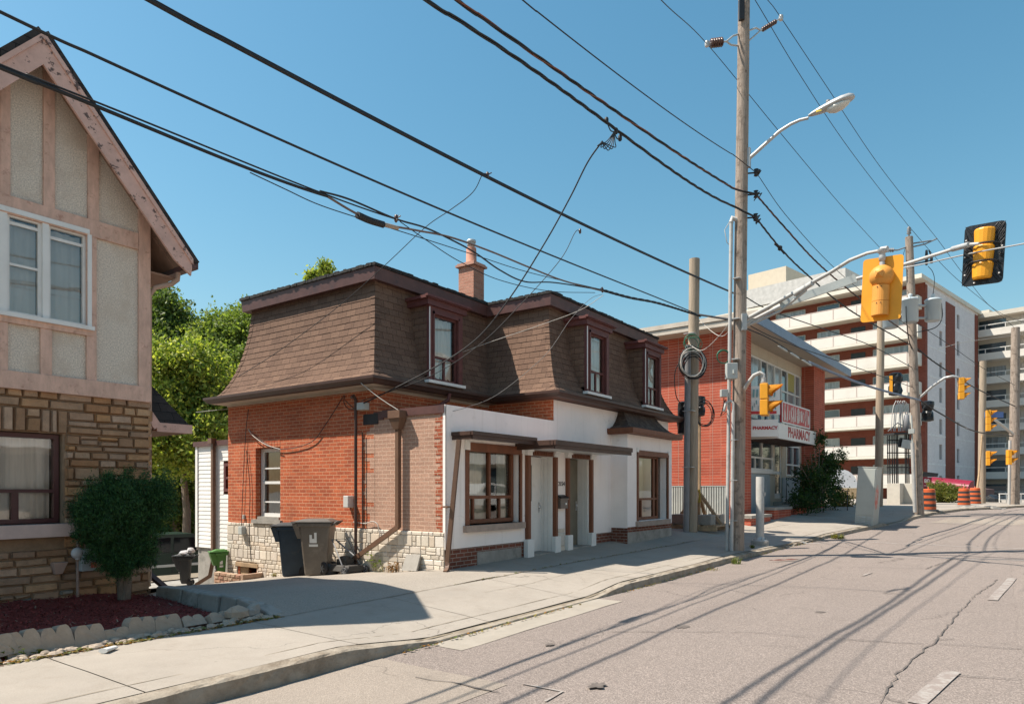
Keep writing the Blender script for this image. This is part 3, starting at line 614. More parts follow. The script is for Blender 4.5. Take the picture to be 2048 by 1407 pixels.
# curved mansard skirts, shingled course by course
PROF = [(-.01, 2.07), (.10, 2.115), (.20, 2.21), (.31, 2.40), (.42, 2.67), (.51, 2.97), (.585, 3.30), (.64, 3.65), (.67, 3.95), (.69, 4.2)]
def arcpts(step):
    L = [0]
    for a, b in zip(PROF, PROF[1:]): L.append(L[-1] + math.hypot(b[0] - a[0], b[1] - a[1]))
    out = []; s = 0
    while s < L[-1]:
        out.append((s, interp(s, [(l, p[0]) for l, p in zip(L, PROF)]), interp(s, [(l, p[1]) for l, p in zip(L, PROF)]))); s += step
    out.append((L[-1], PROF[-1][0], PROF[-1][1])); return out
def mansard(rect, sides, caps):
    m = MB(); A = arcpts(.1365); x0, x1, y0, y1 = rect
    for (s0, i0, z0), (s1, i1, z1) in zip(A, A[1:]):
        o = .006
        def c(i, z): return [(x0 + i, y0 + i, z), (x1 - i, y0 + i, z), (x1 - i, y1 - i, z), (x0 + i, y1 - i, z)]
        a, b, u = c(i0 - o, z0 - .004), c(i1, z1), c(i0 + .004, z0)
        for k, nm in enumerate('FRBL'):
            if nm not in sides: continue
            ax = 0 if nm in 'FB' else 1; sg = 1 if nm in 'FR' else -1; k2 = (k + 1) % 4
            # split into short runs so that butts sit unevenly
            pa, pb, qa, qb = Vector(a[k]), Vector(a[k2]), Vector(b[k]), Vector(b[k2]); n = max(1, int((pb - pa).length / .31)); off = .5 / n if int(s0 / .1365) % 2 else 0
            cuts = [0] + [min(1, max(0, (j + .0) / n + off)) for j in range(0 if off else 1, n)] + [1]
            for t0, t1 in zip(cuts, cuts[1:]):
                if t1 - t0 < 1e-4: continue
                dz = rnd.uniform(-.004, .004); dn = rnd.uniform(0, .003)
                A0, A1, B0, B1 = pa.lerp(pb, t0), pa.lerp(pb, t1), qa.lerp(qb, t0), qa.lerp(qb, t1)
                nv = {'F': Vector((0, -1, 0)), 'R': Vector((1, 0, 0)), 'B': Vector((0, 1, 0)), 'L': Vector((-1, 0, 0))}[nm]
                A0 = A0 + nv * dn + Vector((0, 0, dz)); A1 = A1 + nv * dn + Vector((0, 0, dz))
                uv = [(sg * A0[ax], s0), (sg * A1[ax], s0), (sg * B1[ax], s1), (sg * B0[ax], s1)]
                m.face([A0, A1, B1, B0], uv)
                U0, U1 = Vector(u[k]).lerp(Vector(u[k2]), t0), Vector(u[k]).lerp(Vector(u[k2]), t1); m.face([U0, U1, A1, A0])
        for cp in caps:   # hip caps
            k = {'FL': 0, 'FR': 1, 'BL': 3}[cp]; p, q = Vector(a[k]), Vector(b[k]); d = {'FL': ((1, 0), (0, 1)), 'FR': ((-1, 0), (0, 1)), 'BL': ((1, 0), (0, -1))}[cp]; out = Vector((-d[0][0] - d[1][0], -d[0][1] - d[1][1], 0)).normalized() * .014
            for (dx, dy) in d:
                e = Vector((dx, dy, 0)) * .13; pts = [p + out, p + e + out * .75 + Vector((0, 0, .01)), q + e + out * .2, q + out * .2]; m.face(pts, [(0, s0), (.13, s0), (.13, s1), (0, s1)]); m.face(pts[::-1])
    return m
RM = (8.84, 19.0, 9.48, 14.95); RWG = (12.42, 19.26, 7.69, 12.2)
ms = mansard(RM, 'FLB', ['FL', 'BL']); part('mansard_roof', ms, SHIN, H)
ms = mansard(RWG, 'FLR', ['FL', 'FR']); part('mansard_roof', ms, SHIN, H)
def roof_trim(rect, sides, ztop):
    f = MB(); z0, z1 = 4.13 + ztop, 4.36 + ztop
    f.ring(rect, [(.70, z0), (.53, z0 - .015), (.51, z1), (.60, z1 + .005)], sides); part('fascia', f, FASC, H)
    b = MB(); x0, x1, y0, y1 = rect; N = 60
    def edge(t, side): return t
    for nm in sides:
        for k in range(N):
            t0, t1 = k / N, (k + 1) / N; h = .045 + rnd.uniform(0, .025); o = rnd.uniform(0, .02)
            if nm == 'F': b.box(x0 + .49 + (x1 - x0 - .98) * t0, x0 + .49 + (x1 - x0 - .98) * t1, y0 + .49 - o, y0 + .75, z1 + .006, z1 + .006 + h)
            if nm == 'L': b.box(x0 + .49 - o, x0 + .75, y0 + .49 + (y1 - y0 - .98) * t0, y0 + .49 + (y1 - y0 - .98) * t1, z1 + .006, z1 + .006 + h)
            if nm == 'R': b.box(x1 - .75, x1 - .49 + o, y0 + .49 + (y1 - y0 - .98) * t0, y0 + .49 + (y1 - y0 - .98) * t1, z1 + .006, z1 + .006 + h)
    b.face([(x0 + .6, y0 + .6, z1 + .03), (x1 - .6, y0 + .6, z1 + .03), (x1 - .6, y1 - .5, z1 + .03), (x0 + .6, y1 - .5, z1 + .03)]); part('roof_edge', b, BLACKROOF, H)
roof_trim(RM, 'FLB', 0.0); roof_trim(RWG, 'FLR', -.012)
for rect, sides in ((RM, 'FLB'), (RWG, 'FLR')):
    gt = MB(); gt.ring(rect, [(.03, 1.965), (-.02, 1.975), (-.05, 2.02), (-.085, 2.05), (-.085, 2.10), (-.065, 2.10), (-.04, 2.04), (.02, 2.05)], sides); gt.ring(rect, [(.02, 2.05), (.03, 1.965)], sides); part('gutter', gt, DBROWN, H)
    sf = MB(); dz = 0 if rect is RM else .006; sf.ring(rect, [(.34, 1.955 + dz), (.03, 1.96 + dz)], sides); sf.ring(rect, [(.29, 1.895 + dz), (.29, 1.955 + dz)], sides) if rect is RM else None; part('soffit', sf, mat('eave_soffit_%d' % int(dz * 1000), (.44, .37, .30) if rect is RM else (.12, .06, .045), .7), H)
# dormers
def dormer(x0, x1, yf, curtain):
    z0, z1 = 2.26, 3.80
    yb = yf + .75
    t = MB(); t.box(x0 - .01, x0 + .13, yf, yf + .07, z0, z1 - .02); t.box(x1 - .13, x1 + .01, yf, yf + .07, z0, z1 - .02); t.box(x0 + .13, x1 - .13, yf, yf + .07, z1 - .16, z1 - .02); t.box(x0 + .10, x0 + .145, yf - .02, yf + .02, z0, z1 - .12); t.box(x1 - .145, x1 - .10, yf - .02, yf + .02, z0, z1 - .12); t.box(x0 + .1, x1 - .1, yf - .02, yf + .0, z1 - .17, z1 - .12); D = part('dormer', t, MTRIM, H)
    for x, s in ((x0, -1), (x1, 1)):
        d = MB()
        for k in range(11):
            za = z0 + .1 + k * .135; zb = min(za + .135, z1)
            d.face([(x + s * .008, yf + .06, za), (x + s * .008, yb, za), (x, yb, zb), (x, yf + .06, zb)], [(-yf, za), (-yb, za), (-yb, zb), (-yf, zb)]); d.face([(x, yf + .06, za), (x, yb, za), (x + s * .008, yb, za), (x + s * .008, yf + .06, za)])
        part('cheek', d, SHIN, D)
    r = MB(); r.box(x0 - .16, x1 + .16, yf - .10, yb + .1, z1 + .10, z1 + .16); r.box(x0 - .10, x1 + .10, yf - .05, yb, z1 - .02, z1 + .10); r.box(x0 - .19, x1 + .19, yf - .13, yf - .05, z1 + .12, z1 + .165); part('dormer_roof', r, MTRIM, D)
    e = MB(); e.box(x0 - .012, x0 + .012, yf - .012, yf + .0, z0 + .05, z1 - .05); e.box(x0 - .06, x1 + .06, yf - .05, yf + .08, z0 - .07, z0 - .01); part('sill', e, WHITE, D)
    B = ((0, yf + .05), (1, 0), (0, 1)); wv = x1 - x0 - .26
    ww = window(H, B, x0 + .13, x1 - .13, z0, z1 - .16, MTRIM, .05, .06, 0, trans=(.36,), curtain=curtain, bars=((.47, .53, .02, .34),))
dormer(10.50, 11.55, 9.60, 'full'); dormer(13.86, 14.92, 7.80, 'full'); dormer(17.0, 18.04, 7.80, 'full')
# chimney
m = MB(); m.box(13.27, 13.69, 10.67, 11.15, 4.2, 5.55); ch = part('chimney', m, CBRICK, H)
m = MB(); m.box(13.21, 13.75, 10.61, 11.21, 5.55, 5.60); m.box(13.24, 13.72, 10.64, 11.18, 5.60, 5.64); part('chimney_cap', m, mat('cap_brick', (.42, .22, .16), .8, .2, 6, .3), ch)
m = MB(); m.lathe((13.48, 10.91, 5.64), [(.15, 0), (.15, .02), (.135, .03), (.125, .40), (.12, .42)], 14); part('flue_tile', m, mat('flue_clay', (.46, .21, .14), .8, .15, 5, .2), ch)
m = MB(); m.lathe((13.48, 10.91, 6.05), [(.07, 0), (.07, .06), (.11, .07), (.11, .10), (.085, .105), (.085, .13), (.115, .14), (.115, .20), (.03, .215)], 16); part('vent_cap', m, GALV, ch)
# side window, lintel, sill
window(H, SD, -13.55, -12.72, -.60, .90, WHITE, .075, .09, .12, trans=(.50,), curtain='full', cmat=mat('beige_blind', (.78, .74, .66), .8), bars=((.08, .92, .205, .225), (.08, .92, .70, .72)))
m = MB(); m.bx(SD, -13.66, -12.62, -.06, .16, -.75, -.665); m.bx(SD, -13.52, -12.75, .0, .13, -.66, -.60); part('window_sill', m, CONC2, H)
# basement window well
m = MB(); m.bx(SD, -14.3, -13.45, -.04, .06, -1.74, -1.66); m.bx(SD, -14.22, -13.9, .02, .05, -2.25, -1.72); part('basement_lintel', m, LUMBER, H)
m = MB(); m.bx(SD, -13.9, -13.56, .22, .24, -2.2, -1.74); part('basement_pane', m, AGLASS, H)
m = MB()
ashlar(m, ((8.62, 0), (0, -1), (1, 0)), -14.35, -13.35, -2.15, -1.83, [(.40, .24, .16), (.36, .2, .14), (.42, .3, .21)], (.08,), (.15, .26), .008, (.1, -.0)); m.c = (.40, .27, .19)
m.box(8.63, 9.13, 13.27, 13.36, -2.15, -1.83); m.box(8.63, 8.74, 13.36, 14.35, -2.2, -1.845); part('window_well', m, STONE, H)
# front window
window(H, F0, 9.80, 11.36, -.64, .83, TRIM, .075, .08, .10, mull=(.5,), trans=(.335,), curtain='most', bars=((.17, .20, .03, .32), (.70, .73, .03, .32)), pane=glass('shop_glass', (.75, .78, .74), refl=1.0))
m = MB(); m.bx(F0s, 9.68, 9.775, -.028, .13, -.66, .86); m.bx(F0s, 11.40, 11.47, -.028, .02, -.66, .86); m.bx(F0s, 9.68, 11.47, -.03, .12, .70, .86); part('window_trim', m, TRIM, H)
m = MB(); m.bx(F0s, 9.62, 11.50, -.09, .2, -.78, -.66); part('window_sill', m, mat('brownish_sill', (.36, .28, .23), .85, .15, 6, .2), H)
m = MB(); m.bx(F0s, 9.66, 9.79, -.035, .0, .72, .90); m.bx(F0s, 11.45, 11.56, -.035, .0, .72, .90); part('corner_block', m, WHITE, H)
# bay window
window(H, FB, 16.02, 17.55, -.79, .89, TRIM, .07, .08, .12, trans=(.32,), curtain='left', bars=((.30, .34, .03, .31), (.80, .86, .02, .98)), pane=MT['shop_glass'])
m = MB(); m.bx(FBs, 15.9, 15.98, -.028, .14, -.80, .95); m.bx(FBs, 17.8, 17.88, -.028, .02, -.80, .95); m.bx(FBs, 15.9, 17.88, -.032, .14, .86, .99); part('window_trim', m, TRIM, H)
m = MB(); m.bx(FBs, 15.84, 17.92, -.07, .2, -.94, -.81); part('window_sill', m, MT['brownish_sill'], H)
m = MB(); m.bx(FBs, 15.88, 15.96, -.04, 0, .94, 1.04); m.bx(FBs, 17.83, 17.9, -.04, 0, .94, 1.04); part('corner_block', m, WHITE, H)
m = MB(); m.box(15.19, 18.30, 7.30, YF, 1.36, 1.40); m.box(15.17, 18.32, 7.28, 7.34, 1.39, 1.50); m.box(15.17, 15.23, 7.34, YF - .022, 1.39, 1.50); m.box(18.26, 18.32, 7.34, YF - .022, 1.39, 1.50); br = part('bay_eave', m, TRIM, H)
m = MB(); m.smooth = True; pr = [(0, 0, 1.50), (.12, .10, 1.515), (.28, .24, 1.58), (.42, .36, 1.70), (.52, .46, 1.83), (.58, .54, 1.95), (.62, .70, 2.02)]
for (i0, j0, z0), (i1, j1, z1) in zip(pr, pr[1:]):
    a = [(15.18 + i0, YF - .01, z0), (15.18 + i0, 7.29 + j0, z0), (18.31 - i0, 7.29 + j0, z0), (18.31 - i0, YF - .01, z0)]; b = [(15.18 + i1, YF - .01, z1), (15.18 + i1, 7.29 + j1, z1), (18.31 - i1, 7.29 + j1, z1), (18.31 - i1, YF - .01, z1)]
    for k in range(3): m.face([a[k], a[k + 1], b[k + 1], b[k]])
part('bay_roof', m, mat('old_bay_shingles', (.075, .05, .038), .95, .4, 6, .8, 30, dirt=(.13, .10, .075), ds=6, bd=.02), H)
# door hoods
m = MB()
for (x0, x1, yf, z0, z1) in ((9.32, 11.30, 7.52, .875, 1.015), (11.28, 14.62, 7.06, .785, .955)):
    m.box(x0, x1, yf, YF - .022, z1 - .05, z1 - .002)
    m.box(x0 - .02, x1 + .02, yf - .03, yf + .02, z0 + .075, z1); m.box(x0 - .0, x1 + .0, yf - .008, yf + .02, z0, z0 + .074)
    m.box(x0 - .03, x0 + .02, yf + .021, YF - .022, z0 + .073, z1 - .001); m.box(x0 - .008, x0 + .02, yf + .021, YF - .022, z0 + .002, z0 + .072)
    m.box(x1 - .02, x1 + .03, yf + .021, YF - .022, z0 + .073, z1 - .001)
hd = part('door_hood', m, mat('hood_brown', (.068, .036, .026), .5, .2, 5, .15), H)
m = MB(); m.box(9.36, 11.26, 7.55, YF - .025, .915, .925); m.box(11.31, 14.59, 7.09, YF - .025, .815, .83); part('hood_soffit', m, WHITE, hd)
m = MB(); m.box(9.30, 11.28, 7.49, YF - .03, 1.011, 1.016); m.box(11.27, 14.6, 7.03, YF - .03, .952, .958); part('hood_flashing', m, mat('pinkish_flashing', (.40, .27, .24), .6, .2, 5), hd)
# doors, pilasters
for (a, b, olive) in ((11.76, 12.65, False), (13.33, 14.25, True)):
    m = MB(); zb = zwalk((a + b) / 2, 3) + .03; m.bx(F0, a, b, .30, .34, zb - .3, .72)
    if olive: dm = mat('olive_door', (.17, .155, .115), .6, .12, 3)
    else: dm = WHITE
    dr = MB(); dr.bx(F0, a + .02, b - .02, .27, .30, zb, .70)
    if not olive:
        for (zz0, zz1) in ((zb + .12, zb + .62),): dr.bx(F0, a + .15, b - .15, .262, .27, zz0, zz1)
        dr.bx(F0, a + .2, a + .22, .255, .27, -.25, .52); dr.bx(F0, a + .5, a + .52, .255, .27, -.25, .52); dr.bx(F0, a + .2, a + .52, .255, .27, -.27, -.25); dr.bx(F0, a + .2, a + .52, .255, .27, .52, .54)
    d = part('door', dr, dm, H)
    if not olive:
        p = MB(); p.bx(F0, a + .22, a + .50, .262, .268, -.25, .52); part('door_pane', p, mat('door_glazing', (.13, .12, .085), .08, .3, 2), d)
    k = MB(); k.lathe((b - .1, YF + .255, -.38), [(.0, -.04), (.03, -.03), (.034, 0), (.03, .03), (0, .04)], 10); k.box(b - .12, b - .08, YF + .258, YF + .268, -.5, -.28); part('handle', k, CHROME, d)
    j = MB(); j.bx(F0s, b - .012, b + .001, .002, .32, zb - .05, .71); j.bx(F0s, a - .001, a + .012, .002, .32, zb - .05, .71)
    for q in range(3): j.bx(F0s, b - .025, b - .012, .02 + q * .1, .022 + q * .1 + .07, zb - .02, .7)
    part('door_jamb', j, WHITE, H)
    st = MB(); st.bx(F0, a - .06, b + .06, -.10, .28, zb - .25, zb - .005); part('door_step', st, CONC2, H)
pl = [(11.60, 11.75), (12.66, 12.80), (13.19, 13.32), (14.26, 14.40)]
for (a, b) in pl:
    m = MB(); zb = zwalk((a + b) / 2, 3) - .02; m.m = 0; m.bx(F0s, a, b, -.05, .0, -1.05, .70); m.bx(F0s, a + .03, b - .03, -.062, -.05, -1.0, .66); m.m = 1; m.bx(F0s, a - .04, b + .04, -.10, .0, zb - .1, -1.02); m.bx(F0s, a - .02, b + .02, -.08, .0, .70, .84); m.bx(F0s, a - .035, b + .035, -.11, .0, .775, .818)
    part('pilaster', m, [TRIM, WHITE], H)
for (a, b) in ((11.75, 12.66), (13.32, 14.26)):
    m = MB(); m.bx(F0s, a, b, -.04, .02, .705, .80); k = a + .03
    while k < b - .04: m.bx(F0s, k, k + .035, -.055, -.04, .715, .775); k += .07
    m.bx(F0s, a, b, -.058, -.04, .785, .80); part('dentil_head', m, TRIM, H)
m = MB(); ashlar(m, F0s, 12.86, 13.15, -1.45, -.86, PALE, (.2, .3), (.29, .3), .008, (-.005, -.018), rough=.004); part('stone_pier', m, LSTONE, H)
m = MB(); text_to(m, '2154', .135, lambda x, y, z: (13.02 + x, YF - .026 - z, .12 + y), .006, 1.0); part('house_number', m, BLACK, H)
mb_ = thing('mailbox', 'small black and grey letter box mounted below the number 2154', 'mailbox', (12.97, YF - .02, -.42))
m = MB(); m.box(-.15, .15, -.11, 0, 0, .21); m.box(-.16, .16, -.125, .0, .19, .235); part('mailbox_body', m, mat('mailbox_grey', (.16, .13, .11), .4), mb_, local=True, bevel=.008)
m = MB(); m.hexa([(-.165, -.13, .225), (.165, -.13, .225), (.165, 0, .27), (-.165, 0, .27), (-.165, -.14, .245), (.165, -.14, .245), (.165, 0, .30), (-.165, 0, .30)]); part('lid', m, BLACK, mb_, local=True)
m = MB(); m.lathe((.05, -.115, .10), [(.025, -.02), (.03, 0), (.025, .02)], 10); part('badge', m, CHROME, mb_, local=True)
# downspouts
tp_, bt_ = PY(914, 878, 7.72), Vector((9.13, 7.93, -1.28)); tp_.x = 9.20; m = MB(); m.beam(tp_, bt_, .062, .072)
for k in range(4): a0, a1 = R(20 * k), R(20 * (k + 1)); m.beam((9.13 - .17 * (1 - math.cos(a0)), 7.93 - .02 * k, -1.27 - .17 * math.sin(a0)), (9.13 - .17 * (1 - math.cos(a1)) - .01, 7.91 - .02 * k, -1.27 - .17 * math.sin(a1)), .065, .072)
m.box(9.05, 9.2, 7.86, 7.97, -.32, -.29); part('downspout', m, mat('brown_spout', (.15, .085, .055), .45, .15, 4), H)
q = PX(797, 862, 9.07); m = MB(); m.box(9.02, 9.10, q.y - .04, q.y + .04, -.70, 1.12)
e = PX(708, 1118, 9.03); m.beam((9.05, q.y - .02, -.68), (9.02, e.y, e.z), .07, .08)
m.hexa([(9.0, q.y - .06, 1.1), (9.12, q.y - .06, 1.1), (9.12, q.y + .06, 1.1), (9.0, q.y + .06, 1.1), (8.95, q.y - .14, 1.30), (9.13, q.y - .14, 1.30), (9.13, q.y + .14, 1.30), (8.95, q.y + .14, 1.30)]); m.box(8.94, 9.13, q.y - .15, q.y + .15, 1.30, 1.44); part('downspout', m, MT['brown_spout'], H)
m = MB(); m.tube([(10.9, 9.40, 2.0), (10.9, 9.44, 1.86), (10.75, 9.55, 1.74), (10.3, 9.7, 1.62), (9.9, 9.72, 1.5)], .04, 8); part('roof_drain_pipe', m, MTRIM, H)
# service mast, meter boxes, conduits
p = PX(713, 830, 9.08); m = MB(); m.tube([(9.06, p.y, 1.72), (9.06, p.y, -1.55)], .03, 8); m.tube([(9.06, p.y, 1.72), (9.0, p.y, 1.80), (8.95, p.y, 1.76)], .035, 8); m.tube([(9.1, p.y - .14, 1.1), (9.1, p.y - .15, -.7)], .012, 6); part('service_conduit', m, DBROWN, H)
p = PX(724, 812, 9.05); m = MB(); m.box(9.0, 9.15, p.y - .1, p.y + .1, p.z - .07, p.z + .07); part('service_box', m, GREYM, H, bevel=.01)
p = PX(695, 1003, 9.05); m = MB(); m.box(9.0, 9.15, p.y - .07, p.y + .07, p.z - .11, p.z + .12); part('junction_box', m, mat('pale_box', (.55, .53, .50), .5), H, bevel=.01)
p = PX(482, 1060, 9.05); m = MB(); m.box(9.02, 9.15, p.y - .07, p.y + .07, p.z - .09, p.z + .09); m.box(9.1, 9.15, p.y - .02, p.y + .03, p.z + .25, p.z + .35); part('utility_box', m, GREYM, H, bevel=.01)
m = MB()
for pts in ([(497, 818), (492, 860), (487, 950), (483, 1050)], [(497, 858), (530, 885), (562, 898), (620, 885), (650, 850), (688, 790)], [(493, 900), (500, 980), (498, 1060), (502, 1120)], [(690, 800), (712, 818), (735, 812)], [(690, 790), (688, 805), (700, 818), (730, 815)]):
    m.tube(spline([PX(u, v, 9.115) for u, v in pts], 6), .008, 5)
part('wall_cable', m, CABLE, H)
m = MB(); m.tube(spline([PX(u, v, 9.09) for u, v in ((560, 898), (530, 888), (505, 870), (497, 858))], 5), .009, 5); part('pale_wall_cable', m, CABLEW, H); m = MB(); m.tube(spline([PX(u, v, 9.1) for u, v in ((707, 1043), (730, 1046), (745, 1042), (755, 1048), (760, 1070))], 5), .01, 5); part('pale_wall_cable', m, CABLEW, H)
# rear annex in white siding
m = MB(); B = ((9.33, 0), (0, -1), (1, 0)); z = -1.42; k = 0
while z < 1.05:
    for (a, b) in ((-16.3, -14.66),):
        hs = [(-15.06, -14.6, -.05, .62)]
        segs = [(a, b)] if not (z + .1 > -.05 and z < .62) else [(a, -15.12)]
        for (u0, u1) in segs: m.face([(9.321, -u0, z), (9.321, -u1, z), (9.33, -u1, z + .1), (9.33, -u0, z + .1)]); m.face([(9.33, -u0, z), (9.33, -u1, z), (9.321, -u1, z), (9.321, -u0, z)])
    z += .1
m.wall(((9.33, 16.3), (1, 0), (0, -1)), 0, 4, -1.5, 1.1); m.box(9.30, 9.34, 16.22, 16.31, -1.42, 1.06); part('siding_annex', m, SIDING, H)
m = MB(); m.box(9.27, 13, 14.7, 16.36, 1.05, 1.17); part('annex_cap', m, FASC, H)
m = MB(); m.box(9.36, 13, 14.66, 16.28, -2.6, -1.42); part('annex_foundation', m, CONC2, H)
p = PX(428, 900, 9.28); m = MB(); m.box(9.22, 9.30, p.y - .04, p.y + .04, -1.7, 1.1); m.beam((9.26, p.y, -1.68), (9.2, p.y + .05, -2.1), .08, .08); m.beam((9.2, p.y + .05, -2.08), (9.0, p.y + .3, -2.28), .08, .08); m.box(9.16, 9.3, p.y - .08, p.y + .08, 1.1, 1.22); part('downspout', m, MT['brown_spout'], H)
window(H, ((9.33, 0), (0, -1), (1, 0)), -15.10, -14.4, -.05, .62, MTRIM, .07, .07, -.01, trans=(.48,), curtain=None)
# ------------------------------------------------------------------ THE HALF-TIMBERED NEIGHBOUR
YN = 9.8; NF = ((0, YN), (1, 0), (0, 1)); XE = 4.88
NH = thing('half_timbered_house', 'pink half timbered gable house over brown rubble stone ground floor', 'house', (XE, YN, -1.5))
ap = PY(85, 70, YN - .42); ev = PY(383, 522, YN - .42)
AX = ap.x; zap = ap.z; slope = (zap - ev.z) / (ev.x - AX); XL = 2 * AX - XE
zfl = PY(290, 805, YN).z          # underside of the timber band
def rakez(x): return zap - slope * abs(x - AX)
# big windows
gw = (1.2, PY(125, 900, YN).x, PY(60, 1048, YN).z, PY(100, 866, YN).z)
uw = (PY(-175, 500, YN).x, PY(172, 500, YN).x, PY(100, 642, YN).z, PY(100, 452, YN).z)
m = MB(); m.wall(NF, -2, XE, -2.0, zfl, [(gw[0], gw[1], gw[2], gw[3], .3)]); m.wall(((XE, 0), (0, 1), (-1, 0)), YN, 17, -3, 3.2); m.wall(((-2, 0), (0, -1), (1, 0)), -17, -YN, -3, 3.2); m.wall(((0, 17), (-1, 0), (0, -1)), -XE, 2, -3, 3.2)
STN = [(.42, .24, .125), (.36, .195, .10), (.45, .28, .16), (.34, .20, .115), (.40, .26, .165), (.47, .255, .12), (.36, .22, .13), (.34, .22, .145), (.43, .29, .20), (.39, .225, .12)]
m.m = 1; zhead = gw[3]
GREYST = [(.27, .235, .19), (.22, .195, .165), (.32, .275, .21), (.25, .18, .12)]
ashlar(m, NF, 1.0, XE + .02, -1.75, -.95, STN + STN + GREYST, (.08, .11, .14, .18), (.15, .42), .013, (0, -.03), holes=[(gw[0] - .02, gw[1] + .02, gw[2] - .22, gw[3])], rough=.03)
ashlar(m, NF, 1.0, XE + .02, -.95, zhead, STN, (.08, .1, .13, .17), (.16, .44), .012, (0, -.03), holes=[(gw[0] - .02, gw[1] + .02, gw[2] - .22, gw[3])], rough=.03)
ux = gw[1] + .05                      # soldier stones over the window, rubble beside them
u = ux
while u > 1.2:
    wv = rnd.uniform(.07, .16); ashlar(m, NF, u - wv, u, zhead, zhead + .30, STN, (.3,), (.5, .6), .011, (0, -.03), rough=.03); u -= wv
ashlar(m, NF, ux, XE + .02, zhead, zhead + .30, STN, (.08, .1, .13), (.16, .4), .012, (0, -.03), rough=.03)
ashlar(m, NF, 1.0, XE + .02, zhead + .30, zfl + .02, STN, (.08, .1, .12), (.16, .42), .012, (0, -.03), rough=.03)
B2 = ((XE, 0), (0, 1), (-1, 0)); ashlar(m, B2, YN - .035, YN + 1.5, -1.8, zfl, STN, (.1, .14, .18), (.2, .5), .012, (0, -.03), rough=.03)
part('stone_wall', m, [MORT, STONE], NH)
# stucco gable
NP = ((0, YN - .05), (1, 0), (0, 1))
m = MB(); hol = (uw[0], uw[1], uw[2], uw[3], .12)
m.wall(NP, XL, XE, zfl, ev.z + .1, [hol]); m.face([(XL, YN - .05, ev.z + .1), (XE, YN - .05, ev.z + .1), (XE, YN - .05, rakez(XE)), (AX, YN - .05, zap - .02), (XL, YN - .05, rakez(XL))]); m.face([(XE, YN - .05, zfl), (XE, YN + 1, zfl), (XE, YN + 1, rakez(XE)), (XE, YN - .05, rakez(XE))])
m.wall(((0, YN), (1, 0), (0, 1)), -2, XL, zfl, 3.2); part('stucco_gable', m, PEBBLE, NH)
def zz(v, u): return PY(u, v, YN - .08).z
def xx(u, v=500): return PY(u, v, YN - .08).x
def board(x0, x1, za, zb, pr=.035):
    """one timber of the frame; tops follow the rake when zb is None"""
    b = MB(); y = YN - .05
    if zb is None: b.hexa([(x0, y - pr, za), (x1, y - pr, za), (x1, y, za), (x0, y, za), (x0, y - pr, rakez(x0) - .03), (x1, y - pr, rakez(x1) - .03), (x1, y, rakez(x1) - .03), (x0, y, rakez(x0) - .03)])
    else: b.box(x0, x1, y - pr, y, za, zb)
    part('timber', b, TIMBER, NH, bevel=.004)
zA0, zA1 = zz(500, 281), zz(468, 281)         # beam over the window
board(XL, XE - .16, zA0, zA1, .042)
zB0, zB1 = zz(672, 180), zz(652, 180)
board(uw[0] - .1, xx(186), zB0, zB1, .05); board(XL, XE + .01, zfl, zz(773, 290), .055)
board(XE - .155, XE + .006, zz(773, 290), None, .04)
for (u0, u1) in ((0, 21), (87, 110), (176, 198)): board(xx(u0), xx(u1), zA1, None)
for (u0, u1) in ((-90, -70),): board(xx(u0), xx(u1), zA1, None)
board(xx(173), xx(193), zz(773, 290), zA0, .038)
for (u0, u1) in ((0, 16), (81, 104)): board(xx(u0), xx(u1), zz(773, 290), zB0)
# upper window: white wooden double sash
sx = [uw[0], xx(-70), xx(92), uw[1]]
m = MB(); m.bx(NP, uw[0], uw[1], -.06, .03, uw[3], uw[3] + .06); m.bx(NP, uw[0] - .05, uw[1] + .05, -.09, .03, uw[2] - .05, uw[2]); m.bx(NP, uw[1] - .02, uw[1] + .03, -.05, .05, uw[2], uw[3]); m.bx(NP, sx[2] - .04, sx[2] + .03, -.04, .05, uw[2], uw[3]); m.bx(NP, xx(0) - .03, xx(14), -.04, .05, uw[2], uw[3]); wf = part('window_surround', m, WHITE, NH)
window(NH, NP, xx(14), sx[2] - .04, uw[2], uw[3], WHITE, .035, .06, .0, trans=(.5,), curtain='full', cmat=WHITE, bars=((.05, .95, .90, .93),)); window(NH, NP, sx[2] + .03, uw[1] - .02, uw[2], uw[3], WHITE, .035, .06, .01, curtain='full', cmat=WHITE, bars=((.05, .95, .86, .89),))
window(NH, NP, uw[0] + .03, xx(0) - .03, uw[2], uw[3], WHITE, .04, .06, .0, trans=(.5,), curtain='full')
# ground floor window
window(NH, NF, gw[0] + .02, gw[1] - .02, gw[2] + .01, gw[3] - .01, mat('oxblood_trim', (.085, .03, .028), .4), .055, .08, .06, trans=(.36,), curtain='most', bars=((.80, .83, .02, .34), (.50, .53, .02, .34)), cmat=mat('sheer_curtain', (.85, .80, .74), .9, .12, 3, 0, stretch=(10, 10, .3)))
m = MB(); m.bx(NF, 1.0, PY(147, 1065, YN).x, -.14, .1, gw[2] - .16, gw[2]); part('window_sill', m, mat('pink_sill', (.60, .44, .38), .8, .1, 5, .2), NH)
